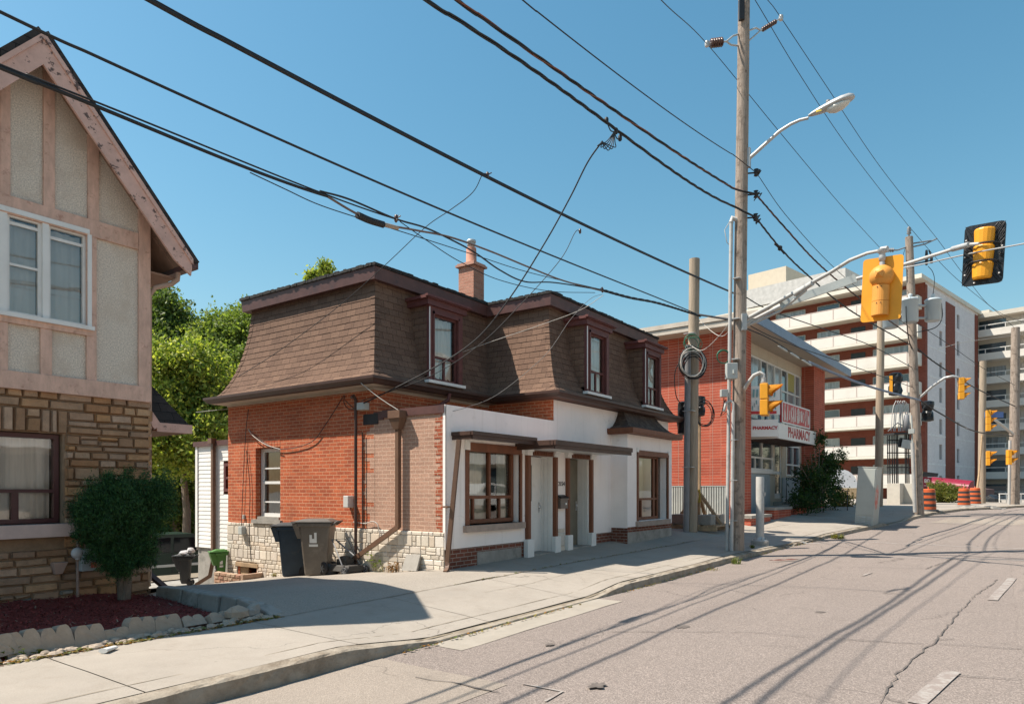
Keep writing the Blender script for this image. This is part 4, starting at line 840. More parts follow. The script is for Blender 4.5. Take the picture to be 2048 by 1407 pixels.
# roof: slabs, soffit boards, flaking bargeboards
yf, yb = YN - .42, 17.0
m = MB(); th = .06
for s in (-1, 1):
    xe = AX + s * (ev.x + .05 - AX); ze = zap - slope * (ev.x + .05 - AX)
    o = Vector((s * slope, 0, 1)).normalized() * .07
    P = [(AX, yf - .03, zap + .02), (xe, yf - .03, ze + .02), (xe, yb, ze + .02), (AX, yb, zap + .02)]
    if s < 0: P = [P[1], P[0], P[3], P[2]]
    m.hexa(P + [(p[0] + o.x * 1, p[1], p[2] + o.z * 1) for p in P])
part('roof', m, DSHIN, NH)
m = MB()
for s in (-1, 1):
    xe = AX + s * (ev.x - AX); hh = .36
    def bp(x, dz): return (x, yf - .03, zap - slope * abs(x - AX) + dz)
    pts = [bp(AX, 0), bp(xe, 0), bp(xe - s * .02, -.24), (AX + s * (ev.x - AX) * .86, yf - .03, rakez(AX + s * (ev.x - AX) * .86) - hh), bp(AX, -hh)]
    m.prism(pts if s > 0 else pts[::-1], (0, .035, 0))
    pts = [bp(AX, .02), bp(xe, .02), bp(xe, -.06), bp(AX, -.06)]; m.prism([(p[0], p[1] - .02, p[2]) for p in (pts if s > 0 else pts[::-1])], (0, .019, 0))
part('bargeboard', m, BARGE, NH)
m = MB(); n = 12
for s in (-1, 1):
    for k in range(n):
        xa, xb = AX + s * (ev.x - AX) * k / n, AX + s * (ev.x - AX) * (k + .96) / n
        m.hexa([(xa, yf, rakez(xa) - .045), (xb, yf, rakez(xb) - .045), (xb, YN + .0, rakez(xb) - .045), (xa, YN, rakez(xa) - .045), (xa, yf, rakez(xa) - .02), (xb, yf, rakez(xb) - .02), (xb, YN, rakez(xb) - .02), (xa, YN, rakez(xa) - .02)])
    xe = AX + s * (ev.x - AX)
m.hexa([(XE - .02, YN, rakez(XE) - .05), (ev.x, YN, ev.z - .05), (ev.x, yb, ev.z - .05), (XE - .02, yb, rakez(XE) - .05), (XE - .02, YN, rakez(XE) - .03), (ev.x, YN, ev.z - .03), (ev.x, yb, ev.z - .03), (XE - .02, yb, rakez(XE) - .03)])
m.box(XE - .05, ev.x - .03, YN - .06, yb, ev.z - .20, ev.z - .175); part('soffit_board', m, mat('brown_soffit', (.30, .19, .14), .8, .2, 6), NH)
m = MB(); m.box(ev.x - .02, ev.x + .09, yf - .02, yb, ev.z - .10, ev.z - .0); part('gutter', m, FASC, NH)
m = MB(); gx = ev.x + .02; m.tube([(gx - .05, yf + .3, ev.z - .12), (gx - .06, yf + .3, ev.z - .22), (gx - .14, yf + .32, ev.z - .30), (XE + .1, YN - .02, ev.z - .38), (XE + .04, YN + .02, ev.z - .5), (XE + .04, YN + .03, -1.3)], .035, 8); part('downspout', m, mat('peach_pipe', (.42, .29, .22), .5), NH)
m = MB(); m.box(-2.3, XL + .3, YN - .3, 17.2, 3.2, 3.32); part('lower_roof', m, DSHIN, NH)
# little shingled roof over the side door
m = MB(); E1, E2 = Vector((5.10, 9.96, .95)), Vector((5.60, 9.96, .95)); L = Vector((4.86, 9.93, 1.27)); T = Vector((4.90, 10.35, 1.85)); T2 = Vector((5.0, 11.6, 1.85)); E3 = Vector((5.62, 11.6, .95))
m.face([E1, E2, T, L]); m.face([E2, E3, T2, T]); m.face([L, T, E1]); rf = part('porch_roof', m, DSHIN, NH)
m = MB(); m.beam(E1 + Vector((-.01, -.01, -.05)), E2 + Vector((.02, -.01, -.05)), .03, .13); m.beam(L + Vector((0, -.01, -.06)), E1 + Vector((0, -.01, -.05)), .03, .13); m.beam(E2 + Vector((.0, 0, -.05)), E3 + Vector((0, 0, -.05)), .03, .12); part('porch_fascia', m, BARGE, NH)
m = MB(); m.face([L + Vector((0, 0, -.1)), E1 + Vector((0, 0, -.1)), E2 + Vector((0, 0, -.1)), Vector((5.6, 11.6, .84)), Vector((4.9, 11.6, .84))]); part('porch_soffit', m, MT['brown_soffit'], NH)
# gas meter on the wall and its riser
q = PY(172, 1115, YN - .14); GM = thing('gas_meter', 'grey gas meter with round regulator on stone wall behind bush', 'meter', (q.x, YN - .04, -1.36))
m = MB(); m.box(q.x - .09, q.x + .09, YN - .24, YN - .06, q.z - .16, q.z + .12); m.box(q.x - .07, q.x + .07, YN - .25, YN - .24, q.z - .02, q.z + .08); part('meter_body', m, mat('meter_grey', (.38, .40, .40), .5, .1), GM, bevel=.03)
q2 = PY(151, 1105, YN - .14); m = MB(); m.tube([(q2.x + .03, YN - .13, -1.42), (q2.x + .03, YN - .13, q2.z + .14), (q2.x + .09, YN - .14, q2.z + .17), (q.x, YN - .14, q2.z + .15), (q.x, YN - .14, q.z + .1)], .02, 8); part('riser_pipe', m, mat('pipe_brown', (.30, .20, .16), .6, .3, 12), GM)
m = MB(); m.lathe((q2.x, YN - .2, q2.z), [(.0, -.04), (.05, -.04), (.075, -.01), (.075, .01), (.05, .04), (0, .04)], 14, Matrix.Rotation(R(90), 3, 'X')); m.lathe((q2.x, YN - .2, q2.z - .02), [(.03, -.06), (.03, .06)], 8); part('regulator', m, mat('pale_grey_cap', (.55, .53, .52), .5), GM)
m = MB(); m.box(q.x + .01, q.x + .08, YN - .257, YN - .251, q.z - .12, q.z - .05); part('warning_label', m, mat('warning_red', (.5, .12, .08), .5, .5, 60), GM)
p = PY(118, 1133, YN - .1); m = MB(); m.hexa([(p.x - .04, YN - .1, p.z - .09), (p.x + .04, YN - .1, p.z - .09), (p.x + .04, YN - .03, p.z - .09), (p.x - .04, YN - .03, p.z - .09), (p.x - .08, YN - .16, p.z + .06), (p.x + .08, YN - .16, p.z + .06), (p.x + .08, YN - .03, p.z + .06), (p.x - .08, YN - .03, p.z + .06)]); part('dryer_vent', m, mat('pink_vent', (.45, .33, .28), .7), NH)
# ------------------------------------------------------------------ mulch bed, retaining wall, edging
g = MB(); g.grid(lambda x, y: (x, y, zbed(x, y) + .012 * nrs.rand() + .012 * math.sin(x * 7) * math.sin(y * 5)), fr(-1, 4.92, .07), fr(6.98, YN + .02, .07)); bed = MB(); bed.v, bed.f, bed.mi, bed.cl, bed.uv, bed.sm = g.v, g.f, g.mi, [(.12, .02, .02)] * len(g.f), g.uv, g.sm
for k in range(15000):
    x, y = rnd.uniform(1.2, 4.9), rnd.uniform(7.15, 9.75); z = zbed(x, y) + rnd.uniform(.008, .035); a = rnd.uniform(0, 6.3); l, wd = rnd.uniform(.008, .026), rnd.uniform(.003, .007); t = rnd.uniform(-.5, .5)
    dx, dy = math.cos(a), math.sin(a); bed.m = 1; s = rnd.uniform(.6, 1.6); bed.c = (.21 * s, .036 * s, .030 * s) if rnd.random() > .03 else (.35, .27, .18)
    bed.face([(x - dx * l - dy * wd, y - dy * l + dx * wd, z - t * l), (x + dx * l - dy * wd, y + dy * l + dx * wd, z + t * l), (x + dx * l + dy * wd, y + dy * l - dx * wd, z + t * l), (x - dx * l + dy * wd, y - dy * l - dx * wd, z - t * l)])
struct('mulch', bed, [MULCH, CHIP], 'stuff')
m = MB(); ys = [9.62, 9.0, 8.55, 8.1, 7.72, 7.3, 6.98]
for k, (a, b) in enumerate(zip(ys, ys[1:])):
    j = lambda s=.03: rnd.uniform(-s, s); ta, tb = zdrive(4.95, a) + .015, zdrive(4.95, b) + .015; z0 = zbed(4.9, b) - .15
    m.hexa([(4.88 + j(), b + .012, z0), (5.12, b + .012, z0), (5.12, a - .012, z0), (4.88 + j(), a - .012, z0), (4.93 + j(), b + .012, tb + j(.012)), (5.1, b + .012, tb), (5.1, a - .012, ta), (4.93 + j(), a - .012, ta + j(.012))])
single('retaining_wall', m, CONC2, 'low broken grey concrete retaining wall between mulch bed and driveway', 'wall', bevel=.02)
def edging(c, L, h, rz, tilt, lab):
    """double-scallop concrete edging block"""
    m = MB(); t = .07; pts = []; n = 14
    for k in range(n + 1):
        x = -L / 2 + L * k / n; f = abs(math.sin((k / n) * 2 * math.pi)); pts.append((x, h * (.74 + .26 * min(1, f * 1.6))))
    poly = [(-L / 2 - .012, 0), (L / 2 + .012, 0)] + [(x, z) for x, z in pts[::-1]]
    Mx = Matrix.Rotation(rz, 3, 'Z') @ Matrix.Rotation(tilt, 3, 'X') @ Matrix.Rotation(rnd.uniform(-.1, .1), 3, 'Y')
    def T(x, y, z): return Mx @ Vector((x, y, z))
    a = [T(x, -t - (.02 if z < h * .3 else 0), z) for x, z in poly]; b = [T(x, t, z) for x, z in poly]; k = len(a)
    m.face(a); m.face(b[::-1])
    for i in range(k): m.face([a[i], b[i], b[(i + 1) % k], a[(i + 1) % k]])
    for s_ in (0,): m.face([T(-.004, -t - .022, 0), T(.004, -t - .022, 0), T(.004, -t - .001, h * .7), T(-.004, -t - .001, h * .7)])
    o = bpy.data.objects.new('edging_block', mesh_from(m, 'edging_block', EDGE)); COL.objects.link(o); o.location = c; tag(o, lab, 'edging block', 'scalloped edging blocks along the mulch bed'); add_bevel(o, .008)
EB = [(-8, 1306, .22, 'pale scalloped edging block cut by the left edge of the photo'), (46, 1306, .28, 'upright scalloped edging block nearest the left edge, seen whole'), (112, 1296, .28, 'upright scalloped edging block second from the left, beside a small green weed'), (174, 1284, .24, 'low scalloped edging block half sunk, third whole one from the left'), (228, 1274, .15, 'smallest sunken edging block, its top just above the rubble'), (277, 1266, .24, 'tall scalloped edging block in the middle of the row, after the sunken one'),
      (331, 1254, .20, 'scalloped edging block right of the tall middle one, in front of dark mulch'), (383, 1248, .15, 'tilted edging block with a clear dark split, third from the right end'), (436, 1240, .15, 'edging block leaning back, second from the right end of the row')]
for (u, v, h, lab) in EB:
    p = PY(u, v + 8, 7.18 + .0001 * u); edging((p.x, p.y, p.z), .262, h * .86, rnd.uniform(-.06, .08) + (.15 if u > 370 else 0), -.18 - (.35 if u > 370 else 0), lab)
def rock(c, r, col=None, seed=0):
    rr = random.Random(seed); m = MB(); n1, n2 = 7, 5; V = []
    for i in range(n2 + 1):
        for j in range(n1):
            a, b = 2 * math.pi * j / n1, math.pi * i / n2; k = rr.uniform(.75, 1.15) if 0 < i < n2 else 1
            V.append((c[0] + r[0] * k * math.sin(b) * math.cos(a), c[1] + r[1] * k * math.sin(b) * math.sin(a), c[2] + r[2] * k * math.cos(b)))
    m.add(V, [(i * n1 + j, (i + 1) * n1 + j, (i + 1) * n1 + (j + 1) % n1, i * n1 + (j + 1) % n1) for i in range(n2) for j in range(n1)]); return m
for k, (u, v, r, lab) in enumerate(((476, 1226, (.14, .11, .10), 'blocky beige broken stone at the right end of the edging'), (506, 1222, (.10, .10, .10), 'rounded brown stone beside weeds at the end of the retaining wall'))):
    p = PY(u, v, 7.12); single('broken_stone', rock(p, r, None, k + 3), EDGE if k == 0 else CONC2, lab, 'stone', 'broken stones at the bed corner')
m = MB()
for k in range(260):
    x = rnd.uniform(1.6, 4.9); y = 6.95 + rnd.uniform(-.06, .13); s = rnd.uniform(.008, .05) * (1 if rnd.random() < .5 else .45); r = rock((x, y, gz(x, 6.8) + s * .25), (s * rnd.uniform(1, 2), s, s * rnd.uniform(.5, .9)), None, k); m.add(r.v, r.f)
struct('rubble_edge', m, EDGE, 'stuff')
p = PG(218, 1303); m = MB(); m.lathe((0, 0, 0), [(.028, -.09), (.03, -.085), (.04, .075), (.043, .08), (.043, .085)], 16, Matrix.Rotation(R(-58), 3, 'Z') @ Matrix.Rotation(R(88), 3, 'X') @ Matrix.Scale(.55, 3, Vector((0, 1, 0)))); m.v = [(a + p.x, b + p.y, c + p.z + .028) for a, b, c in m.v]; single('paper_cup', m, SIGNW, 'white paper cup lying at the edge of the sidewalk', 'litter')
p = PG(740, 1135)
# ------------------------------------------------------------------ plants
def leaf_mesh(name, C, size, cols, mt, parent=None, aspect=.55, jitter=.5, up=.0, normals=None, loc=(0, 0, 0)):
    n = len(C); C = np.asarray(C, dtype=np.float32) - np.asarray(loc, dtype=np.float32); d = nrs.randn(n, 3).astype(np.float32); d[:, 2] -= up; d /= np.linalg.norm(d, axis=1)[:, None] + 1e-6
    e = nrs.randn(n, 3).astype(np.float32); e -= (e * d).sum(1)[:, None] * d; e /= np.linalg.norm(e, axis=1)[:, None] + 1e-6
    s = (size * (1 + jitter * (nrs.rand(n) - .5))).astype(np.float32)[:, None]
    V = np.stack([C - d * s, C + e * s * aspect - d * s * .1, C + d * s, C - e * s * aspect - d * s * .1], 1).reshape(-1, 3)
    me = bpy.data.meshes.new(name); me.vertices.add(n * 4); me.vertices.foreach_set('co', V.ravel()); me.loops.add(n * 4); me.loops.foreach_set('vertex_index', np.arange(n * 4)); me.polygons.add(n); me.polygons.foreach_set('loop_start', np.arange(n) * 4)
    me.update(calc_edges=True); me.materials.append(mt)
    cols = np.asarray(cols, dtype=np.float32); pick = cols[nrs.randint(0, len(cols), n)] * (0.75 + .5 * nrs.rand(n, 1)); cd = np.ones((n, 4, 4), dtype=np.float32); cd[:, :, :3] = pick[:, None, :]
    me.color_attributes.new('Col', 'FLOAT_COLOR', 'CORNER').data.foreach_set('color', cd.ravel().astype(np.float32))
    o = bpy.data.objects.new(name, me); COL.objects.link(o)
    if parent: o.parent = parent
    return o
def clumps(c, r, n, per, spread, shell=.55):
    out = []
    for _ in range(n):
        d = nrs.randn(3); d /= np.linalg.norm(d); k = (shell + (1 - shell) * nrs.rand()) ; k = k if nrs.rand() > .2 else nrs.rand() * .7
        if nrs.rand() < .13: k = 1.0 + .28 * nrs.rand()
        cc = np.array(c) + d * np.array(r) * k; out.append(cc + nrs.randn(per, 3) * np.array(spread) * (.6 + .8 * nrs.rand()))
    return np.concatenate(out)
def tree(label, base, h, balls, cols, nclump=70, per=110, leaf=.13, spread=.42, group=None, trunk_r=.2, name='leafy_tree'):
    t = thing(name, label, 'tree', base, group=group); b = Vector(base)
    m = MB(); top = b + Vector((0, 0, h * .75)); m.tube([b + Vector((0, 0, -.3)), b + Vector((.05, 0, h * .25)), b + Vector((-.1, .1, h * .5)), top], [trunk_r, trunk_r * .85, trunk_r * .6, trunk_r * .2], 9)
    for (c, r) in balls:
        c = Vector(c); s = b + Vector((0, 0, h * rnd.uniform(.3, .5))); mid = s.lerp(c, .5) + Vector((rnd.uniform(-.3, .3), rnd.uniform(-.3, .3), .2)); m.tube([s, mid, c], [trunk_r * .45, trunk_r * .3, trunk_r * .1], 6)
        for q in range(4): e = c + Vector((rnd.uniform(-1, 1) * r[0], rnd.uniform(-1, 1) * r[1], rnd.uniform(-.5, 1) * r[2])) * .7; m.tube([mid, mid.lerp(e, .6) + Vector((0, 0, .15)), e], [trunk_r * .2, trunk_r * .12, .015], 5)
    part('trunk', m, BARK, t)
    C = np.concatenate([clumps(c, r, nclump, per, spread) for c, r in balls]); leaf_mesh('crown', np.repeat(C, 2, 0) + nrs.randn(len(C) * 2, 3) * .09, leaf * .72, cols, LEAF, t, .6, .7, .3, loc=base)
    return t
LG = [(.36, .40, .065), (.28, .34, .05), (.44, .45, .09), (.17, .23, .04), (.34, .35, .09), (.10, .15, .03)]
MG = [(.13, .19, .04), (.09, .14, .03), (.19, .23, .06), (.07, .11, .03), (.15, .19, .06)]
def at(u, v, d): return tuple(PD(u, v, d))
def gb(u, d): p = PD(u, 900, d); return (p.x, p.y, -3.2)
GT = 'trees in the back yards behind the brown roof'
tree('bright yellow green maple directly behind the white siding annex', gb(372, 31), 8.5, [(at(360, 740, 30), (1.7, 1.7, 1.1)), (at(420, 800, 31), (1.8, 1.6, 1.3)), (at(330, 850, 29), (1.6, 1.6, 1.4)), (at(400, 890, 30), (1.7, 1.6, 1.2)), (at(345, 780, 31), (1.3, 1.3, 1.0))], LG, 95, 115, .12, .28, GT)
tree('tall dark green tree rising at the corner of the pink gable', gb(325, 37), 12, [(at(322, 645, 37), (1.1, 1.1, 1.2)), (at(345, 690, 37), (1.3, 1.3, 1.0)), (at(320, 720, 36), (1.5, 1.5, 1.2)), (at(310, 610, 38), (.6, .6, .9))], MG, 70, 100, .13, .28, GT)
tree('mid green tree touching the left edge of the brown mansard', gb(440, 38), 11, [(at(420, 690, 38), (1.5, 1.5, 1.1)), (at(475, 680, 38), (1.5, 1.4, 1.2)), (at(455, 740, 37), (1.8, 1.6, 1.2)), (at(490, 655, 39), (1.0, 1.0, .7)), (at(400, 740, 38), (1.2, 1.2, 1.0))], [(.19, .25, .06), (.15, .21, .045), (.23, .28, .07)], 80, 105, .13, .30, GT)
tree('dark understorey tree in shade behind the pickup truck', gb(350, 33), 7.5, [(at(335, 940, 33), (1.8, 1.6, 1.4)), (at(375, 980, 33), (1.6, 1.5, 1.4)), (at(320, 1030, 34), (1.8, 1.5, 1.2)), (at(380, 1050, 35), (2, 1.5, 1.3))], MG, 80, 105, .12, .32, GT)
tree('tree whose top alone pokes up behind the flat roof edge', gb(640, 36), 15, [(at(648, 545, 36), (.20, .20, .34)), (at(624, 556, 36), (.16, .16, .14)), (at(636, 585, 36), (.8, .8, .4))], LG, 12, 70, .11, .11, GT)
# yew bush with a bare forked trunk
yb_ = (4.30, 9.22, -1.36); YW = thing('yew_bush', 'dark green rounded yew bush on a bare trunk before the stone wall', 'bush', yb_)
m = MB()
for k in range(6):
    a = k * 1.05; m.tube([Vector(yb_) + Vector((.04 * math.cos(a), .04 * math.sin(a), -.05)), Vector(yb_) + Vector((.06 * math.cos(a + .6), .05 * math.sin(a + .6), .25)), Vector(yb_) + Vector((.22 * math.cos(a), .16 * math.sin(a), .6)), Vector(yb_) + Vector((.4 * math.cos(a), .25 * math.sin(a), 1.0))], [.042, .034, .026, .012], 7)
part('trunk', m, BARK, YW)
yc_ = np.array(tuple(PD(246, 1030, 8.75))); 
yl = lambda u, v, d=8.75: tuple(PD(u, v, d))
C = np.concatenate([clumps(yl(236, 1025), (.42, .44, .38), 190, 75, .05, .75), clumps(yl(285, 1010), (.30, .34, .30), 90, 70, .045, .8), clumps(yl(205, 1030), (.30, .32, .28), 90, 70, .045, .8), clumps(yl(318, 985), (.13, .2, .18), 36, 60, .036, .6), clumps(yl(180, 1050), (.16, .2, .22), 34, 60, .04, .6), clumps(yl(278, 1062), (.2, .26, .22), 50, 60, .045, .7), clumps(yl(235, 975), (.22, .26, .14), 50, 60, .04, .6), clumps(yl(258, 1100), (.26, .28, .20), 60, 60, .045), clumps(yl(215, 1090), (.2, .25, .16), 40, 55, .045), clumps(yl(246, 1122), (.24, .26, .16), 60, 60, .045), clumps(yl(275, 1105), (.18, .2, .16), 36, 55, .04)] + [np.array([yl(u0 + (u1 - u0) * q, v0 + (v1 - v0) * q)]) + nrs.randn(26, 3) * .022 for (u0, v0, u1, v1) in ((300, 990, 333, 942), (250, 970, 262, 938), (200, 990, 178, 960), (160, 1040, 138, 1010), (320, 1010, 348, 985), (165, 1075, 146, 1070), (310, 1050, 334, 1058), (225, 975, 214, 950), (280, 980, 290, 945), (190, 1100, 172, 1118), (290, 1110, 308, 1128)) for q in (.3, .5, .7, .85, 1.0)])
cr = leaf_mesh('crown', np.repeat(C, 2, 0) + nrs.randn(len(C) * 2, 3) * .022, .021, [(.026, .075, .024), (.034, .10, .028), (.02, .055, .02), (.05, .125, .03)], NEEDLE, YW, .20, .6, -.5, loc=yb_)
# weeds: blades and small leaves wherever the joints are open
def weed(name, label, p, n, h, cols, sp=.06, leafy=False, lf=.02, group='weeds in the pavement joints'):
    m = MB()
    for k in range(n):
        a, l = rnd.uniform(0, 6.28), h * rnd.uniform(.4, 1.1); b = Vector(p) + Vector((rnd.uniform(-sp, sp), rnd.uniform(-sp, sp), 0)); s = rnd.uniform(.7, 1.3); c = rnd.choice(cols); m.c = tuple(x * s for x in c)
        d = Vector((math.cos(a), math.sin(a), 0)); q = Vector((-d.y, d.x, 0)) * rnd.uniform(.003, .006); t = b + d * l * rnd.uniform(.2, .7) + Vector((0, 0, l)); md = b.lerp(t, .5) + Vector((0, 0, l * .15))
        m.face([b - q, b + q, md + q, md - q]); m.face([md - q, md + q, t])
        if leafy:
            for f in (.5, .75, 1):
                e = b.lerp(t, f); r1 = Vector((rnd.uniform(-1, 1), rnd.uniform(-1, 1), rnd.uniform(-.4, .4))).normalized() * lf * rnd.uniform(.6, 1.4); r2 = r1.cross(Vector((rnd.random(), rnd.random(), 1))).normalized() * lf * .5; m.face([e - r1 * .2, e + r1 * .5 + r2, e + r1 * 1.3, e + r1 * .5 - r2])
    single(name, m, GRASSM, label, 'weed', group)
GC = [(.13, .17, .03), (.09, .13, .02), (.22, .21, .06)]; YCOL = [(.26, .20, .05), (.2, .12, .03), (.16, .17, .04)]
weed('weed', 'tuft of long grass growing from the kerb beside the tall pole', PG(1472, 1128), 60, .17, GC, .09)
weed('weed', 'low yellowed tuft in the kerb joint left of the long grass', PG(1425, 1140), 40, .07, YCOL, .12)
weed('weed', 'thick green and yellow tuft at the broken kerb before the grey cabinet', PG(1676, 1077), 90, .13, GC + YCOL, .16, True, .03)
weed('weed', 'small leafy weed on the concrete between pole and bollard', PG(1505, 1096), 26, .08, GC, .05, True, .03)
weed('weed', 'tall leafy weed growing against the pale stone base', PG(762, 1138), 26, .42, [(.16, .20, .05), (.12, .17, .04)], .10, True, .045)
weed('weed', 'dry brown weed beside the tall leafy one', PG(785, 1140), 40, .18, [(.28, .13, .05), (.2, .12, .05)], .12, True, .03)
weed('weed', 'green leafy weed before the edging at the left of the photo', PG(38, 1310), 40, .10, GC, .14, True, .035)
weed('weed', 'small bright weed between two edging blocks', PG(96, 1298), 22, .07, GC, .05, True, .03)
weed('weed', 'sparse weeds at the corner of mulch bed and driveway', PG(515, 1240), 50, .07, GC + YCOL, .2, True, .02)
weed('weed', 'small weed under the bay window at the house wall', PG(1275, 1080), 30, .07, GC, .12, True, .03)
weed('weed', 'tiny dry weed by the pale stone wall near the window well', PG(548, 1150), 20, .09, YCOL, .06, True, .02)
m = MB()
for k in range(1500):
    t = rnd.random()
    if t < .62: x = rnd.uniform(1.6, 5.0); p = Vector((x, 6.88 + rnd.uniform(-.05, .10), gz(x, 6.7) + .006))
    elif t < .85: x = rnd.choice([rnd.uniform(5, 8.6), rnd.uniform(10, 14), rnd.uniform(16, 22)]); p = Vector((x, yc(x) - .02 + rnd.uniform(-.05, .02), zr(x) + .012))
    else: x = rnd.uniform(8, 17.5); p = Vector((x, 6.86 + rnd.uniform(-.02, .02), gz(x, 6.8) + .008))
    a = rnd.uniform(0, 6.28); s = rnd.uniform(.008, .026); c = rnd.choice(YCOL + [(.3, .14, .03), (.25, .22, .1), (.12, .15, .03)]); m.c = c
    m.face([p + Vector((s * math.cos(a + k2 * 1.57), s * .7 * math.sin(a + k2 * 1.57), rnd.uniform(0, s))) for k2 in range(4)])
struct('leaf_litter', m, GRASSM, 'stuff')
# ------------------------------------------------------------------ frames turned with the bending street
class Frame:
    def __init__(s, o, deg): s.o = o; s.a = R(deg); s.c, s.s = math.cos(s.a), math.sin(s.a)
    def loc(s, x, y): dx, dy = x - s.o[0], y - s.o[1]; return (dx * s.c + dy * s.s, -dx * s.s + dy * s.c)
    def _r(s, u, v): r = ray(u, v); c0 = s.loc(0, 0); return c0, (r[0] * s.c + r[1] * s.s, -r[0] * s.s + r[1] * s.c, r[2])
    def Y(s, u, v, y): c, r = s._r(u, v); d = (y - c[1]) / r[1]; return Vector((c[0] + r[0] * d, y, r[2] * d))
    def X(s, u, v, x): c, r = s._r(u, v); d = (x - c[0]) / r[0]; return Vector((x, c[1] + r[1] * d, r[2] * d))
# ------------------------------------------------------------------ PHARMACY
PF = Frame((24.04, 7.36), -2.3)
PH = thing('pharmacy_building', 'two storey red brick corner building with a flat overhanging roof and shop signs', 'building', (24.04, 7.36, 0), PF.a)
FX = ((0, 0), (1, 0), (0, 1)); RC = ((0, .55), (1, 0), (0, 1)); SX = ((0, 0), (0, -1), (1, 0))
W = 11.0; pz = 5.55
zl = lambda u, v, y=.55: PF.Y(u, v, y).z
xl = lambda u, y=.55: PF.Y(u, 900, y).x
m = MB(); m.wall(SX, -12, 0, -1.6, pz); m.wall(FX, 0, .78, -1.6, pz); m.wall(FX, 9.12, W, -1.6, pz); m.wall(((.78, 0), (0, 1), (-1, 0)), 0, .55, -1.6, pz); m.wall(((9.12, 0), (0, -1), (1, 0)), -.55, 0, -1.6, pz); m.wall(((W, 0), (0, 1), (-1, 0)), 0, 12, -1.6, pz); m.wall(((0, 12), (-1, 0), (0, -1)), -W, 0, -1.6, pz)
part('brick_wall', m, PBRICK, PH, local=True)
m = MB(); k = -1.0
while k < 5.4: m.bx(SX, -2.4 - .006, -2.4 + .006, -.004, .01, k, k + .5); k += .5
for y in (-1.1, -3.7, -5.0, -6.3): m.bx(SX, y - .006, y + .006, -.004, .01, -1, 5.5)
part('wall_joint', m, mat('pale_joint', (.45, .30, .24), .9), PH, local=True)
# upper glazing
u0, u1 = .80, xl(1601)
za, zb, zc_, zd = zl(1560, 862), zl(1520, 815), zl(1560, 748), pz
ztop = zl(1510, 712)
m = MB(); m.wall(RC, .78, 9.12, -1.2, pz, [(u0 + .05, u1, zl(1520, 838), ztop, .12), (u0 + .02, xl(1545), zl(1520, 938), zl(1520, 874), .1), (xl(1549), xl(1563), zl(1556, 996), zl(1556, 886), .15), (xl(1572), xl(1598), zl(1580, 950), zl(1580, 892), .1)])
part('infill_wall', m, BEIGE, PH, local=True)
m = MB(); n = 7
for k in range(n): m.bx(RC, .8 + (9.1 - .8) * k / n + .01, .8 + (9.1 - .8) * (k + 1) / n - .01, -.02, .0, ztop + .02, pz - .01)
part('spandrel_panel', m, BEIGE, PH, local=True)
uz0 = zl(1520, 838)
m = MB(); fu = [u0 + .05, xl(1522), xl(1535), xl(1549), xl(1563), xl(1575), xl(1590), u1]
for x in fu: m.bx(RC, x - .035, x + .035, -.01, .1, uz0, ztop)
m.bx(RC, fu[0], fu[-1], .0, .09, ztop - .06, ztop); m.bx(RC, fu[4], fu[-1], .0, .09, zl(1575, 785) - .03, zl(1575, 785) + .03); up = part('window', m, SIGNW, PH, local=True)
for k, (a, b) in enumerate(zip(fu, fu[1:])):
    m = MB(); m.bx(RC, a + .03, b - .03, .05, .06, uz0, ztop - .05); part('pane', m, AGLASS2 if k % 3 != 1 else AGLASS, up, local=True)
m = MB(); m.bx(RC, fu[5] + .05, fu[6] - .05, .03, .045, zl(1582, 782), zl(1582, 746)); part('yellow_poster', m, mat('poster_yellow', (.36, .30, .09), .7, .2, 4), up, local=True)
# shop front windows
z0, z1 = zl(1520, 938), zl(1520, 874)
m = MB(); a, b = u0 + .02, xl(1545)
for x in (a, a + (b - a) * .36, a + (b - a) * .68, b): m.bx(RC, x - .04, x + .04, -.02, .08, z0, z1)
for z in (z0, z0 + (z1 - z0) * .36, z1): m.bx(RC, a, b, -.015, .07, z - .035, z + .035)
m.bx(RC, a + (b - a) * .5 - .02, a + (b - a) * .5 + .02, -.01, .06, z0, z0 + (z1 - z0) * .36)
m.bx(RC, a - .05, b + .6, -.10, .02, z0 - .16, z0 - .04); sw = part('window', m, SIGNW, PH, local=True)
m = MB(); m.bx(RC, a, b, .04, .05, z0, z1); part('pane', m, AGLASS, sw, local=True)
a, b = xl(1572), xl(1598); z0b, z1b = zl(1580, 950), zl(1580, 892); m = MB()
for x in (a, (a + b) / 2, b): m.bx(RC, x - .04, x + .04, -.02, .08, z0b, z1b)
for z in (z0b, z0b + (z1b - z0b) * .36, z1b): m.bx(RC, a, b, -.015, .07, z - .035, z + .035)
sw = part('window', m, SIGNW, PH, local=True); m = MB(); m.bx(RC, a, b, .04, .05, z0b, z1b); part('pane', m, AGLASS, sw, local=True)
m = MB(); a, b = xl(1549), xl(1563); zd0, zd1 = zl(1556, 996), zl(1556, 886)
for (p, q, r, s_) in ((a, a + .1, zd0, zd1), (b - .1, b, zd0, zd1), (a, b, zd1 - .1, zd1), (a, b, zd0, zd0 + .2)): m.bx(RC, p, q, .02, .08, r, s_)
dr = part('door', m, SIGNW, PH, local=True); m = MB(); m.bx(RC, a + .1, b - .1, .04, .05, zd0 + .2, zd1 - .1); part('door_pane', m, AGLASS, dr, local=True)
m = MB(); m.bx(RC, a + .16, a + .20, -.05, -.02, zd0 + .9, zd0 + 1.3); part('handle', m, CHROME, dr, local=True)
m = MB(); x = .8
while x < 4.3: m.bx(RC, x, x + .28, -.03, .0, -.95, zl(1520, 942) - .05); x += .29
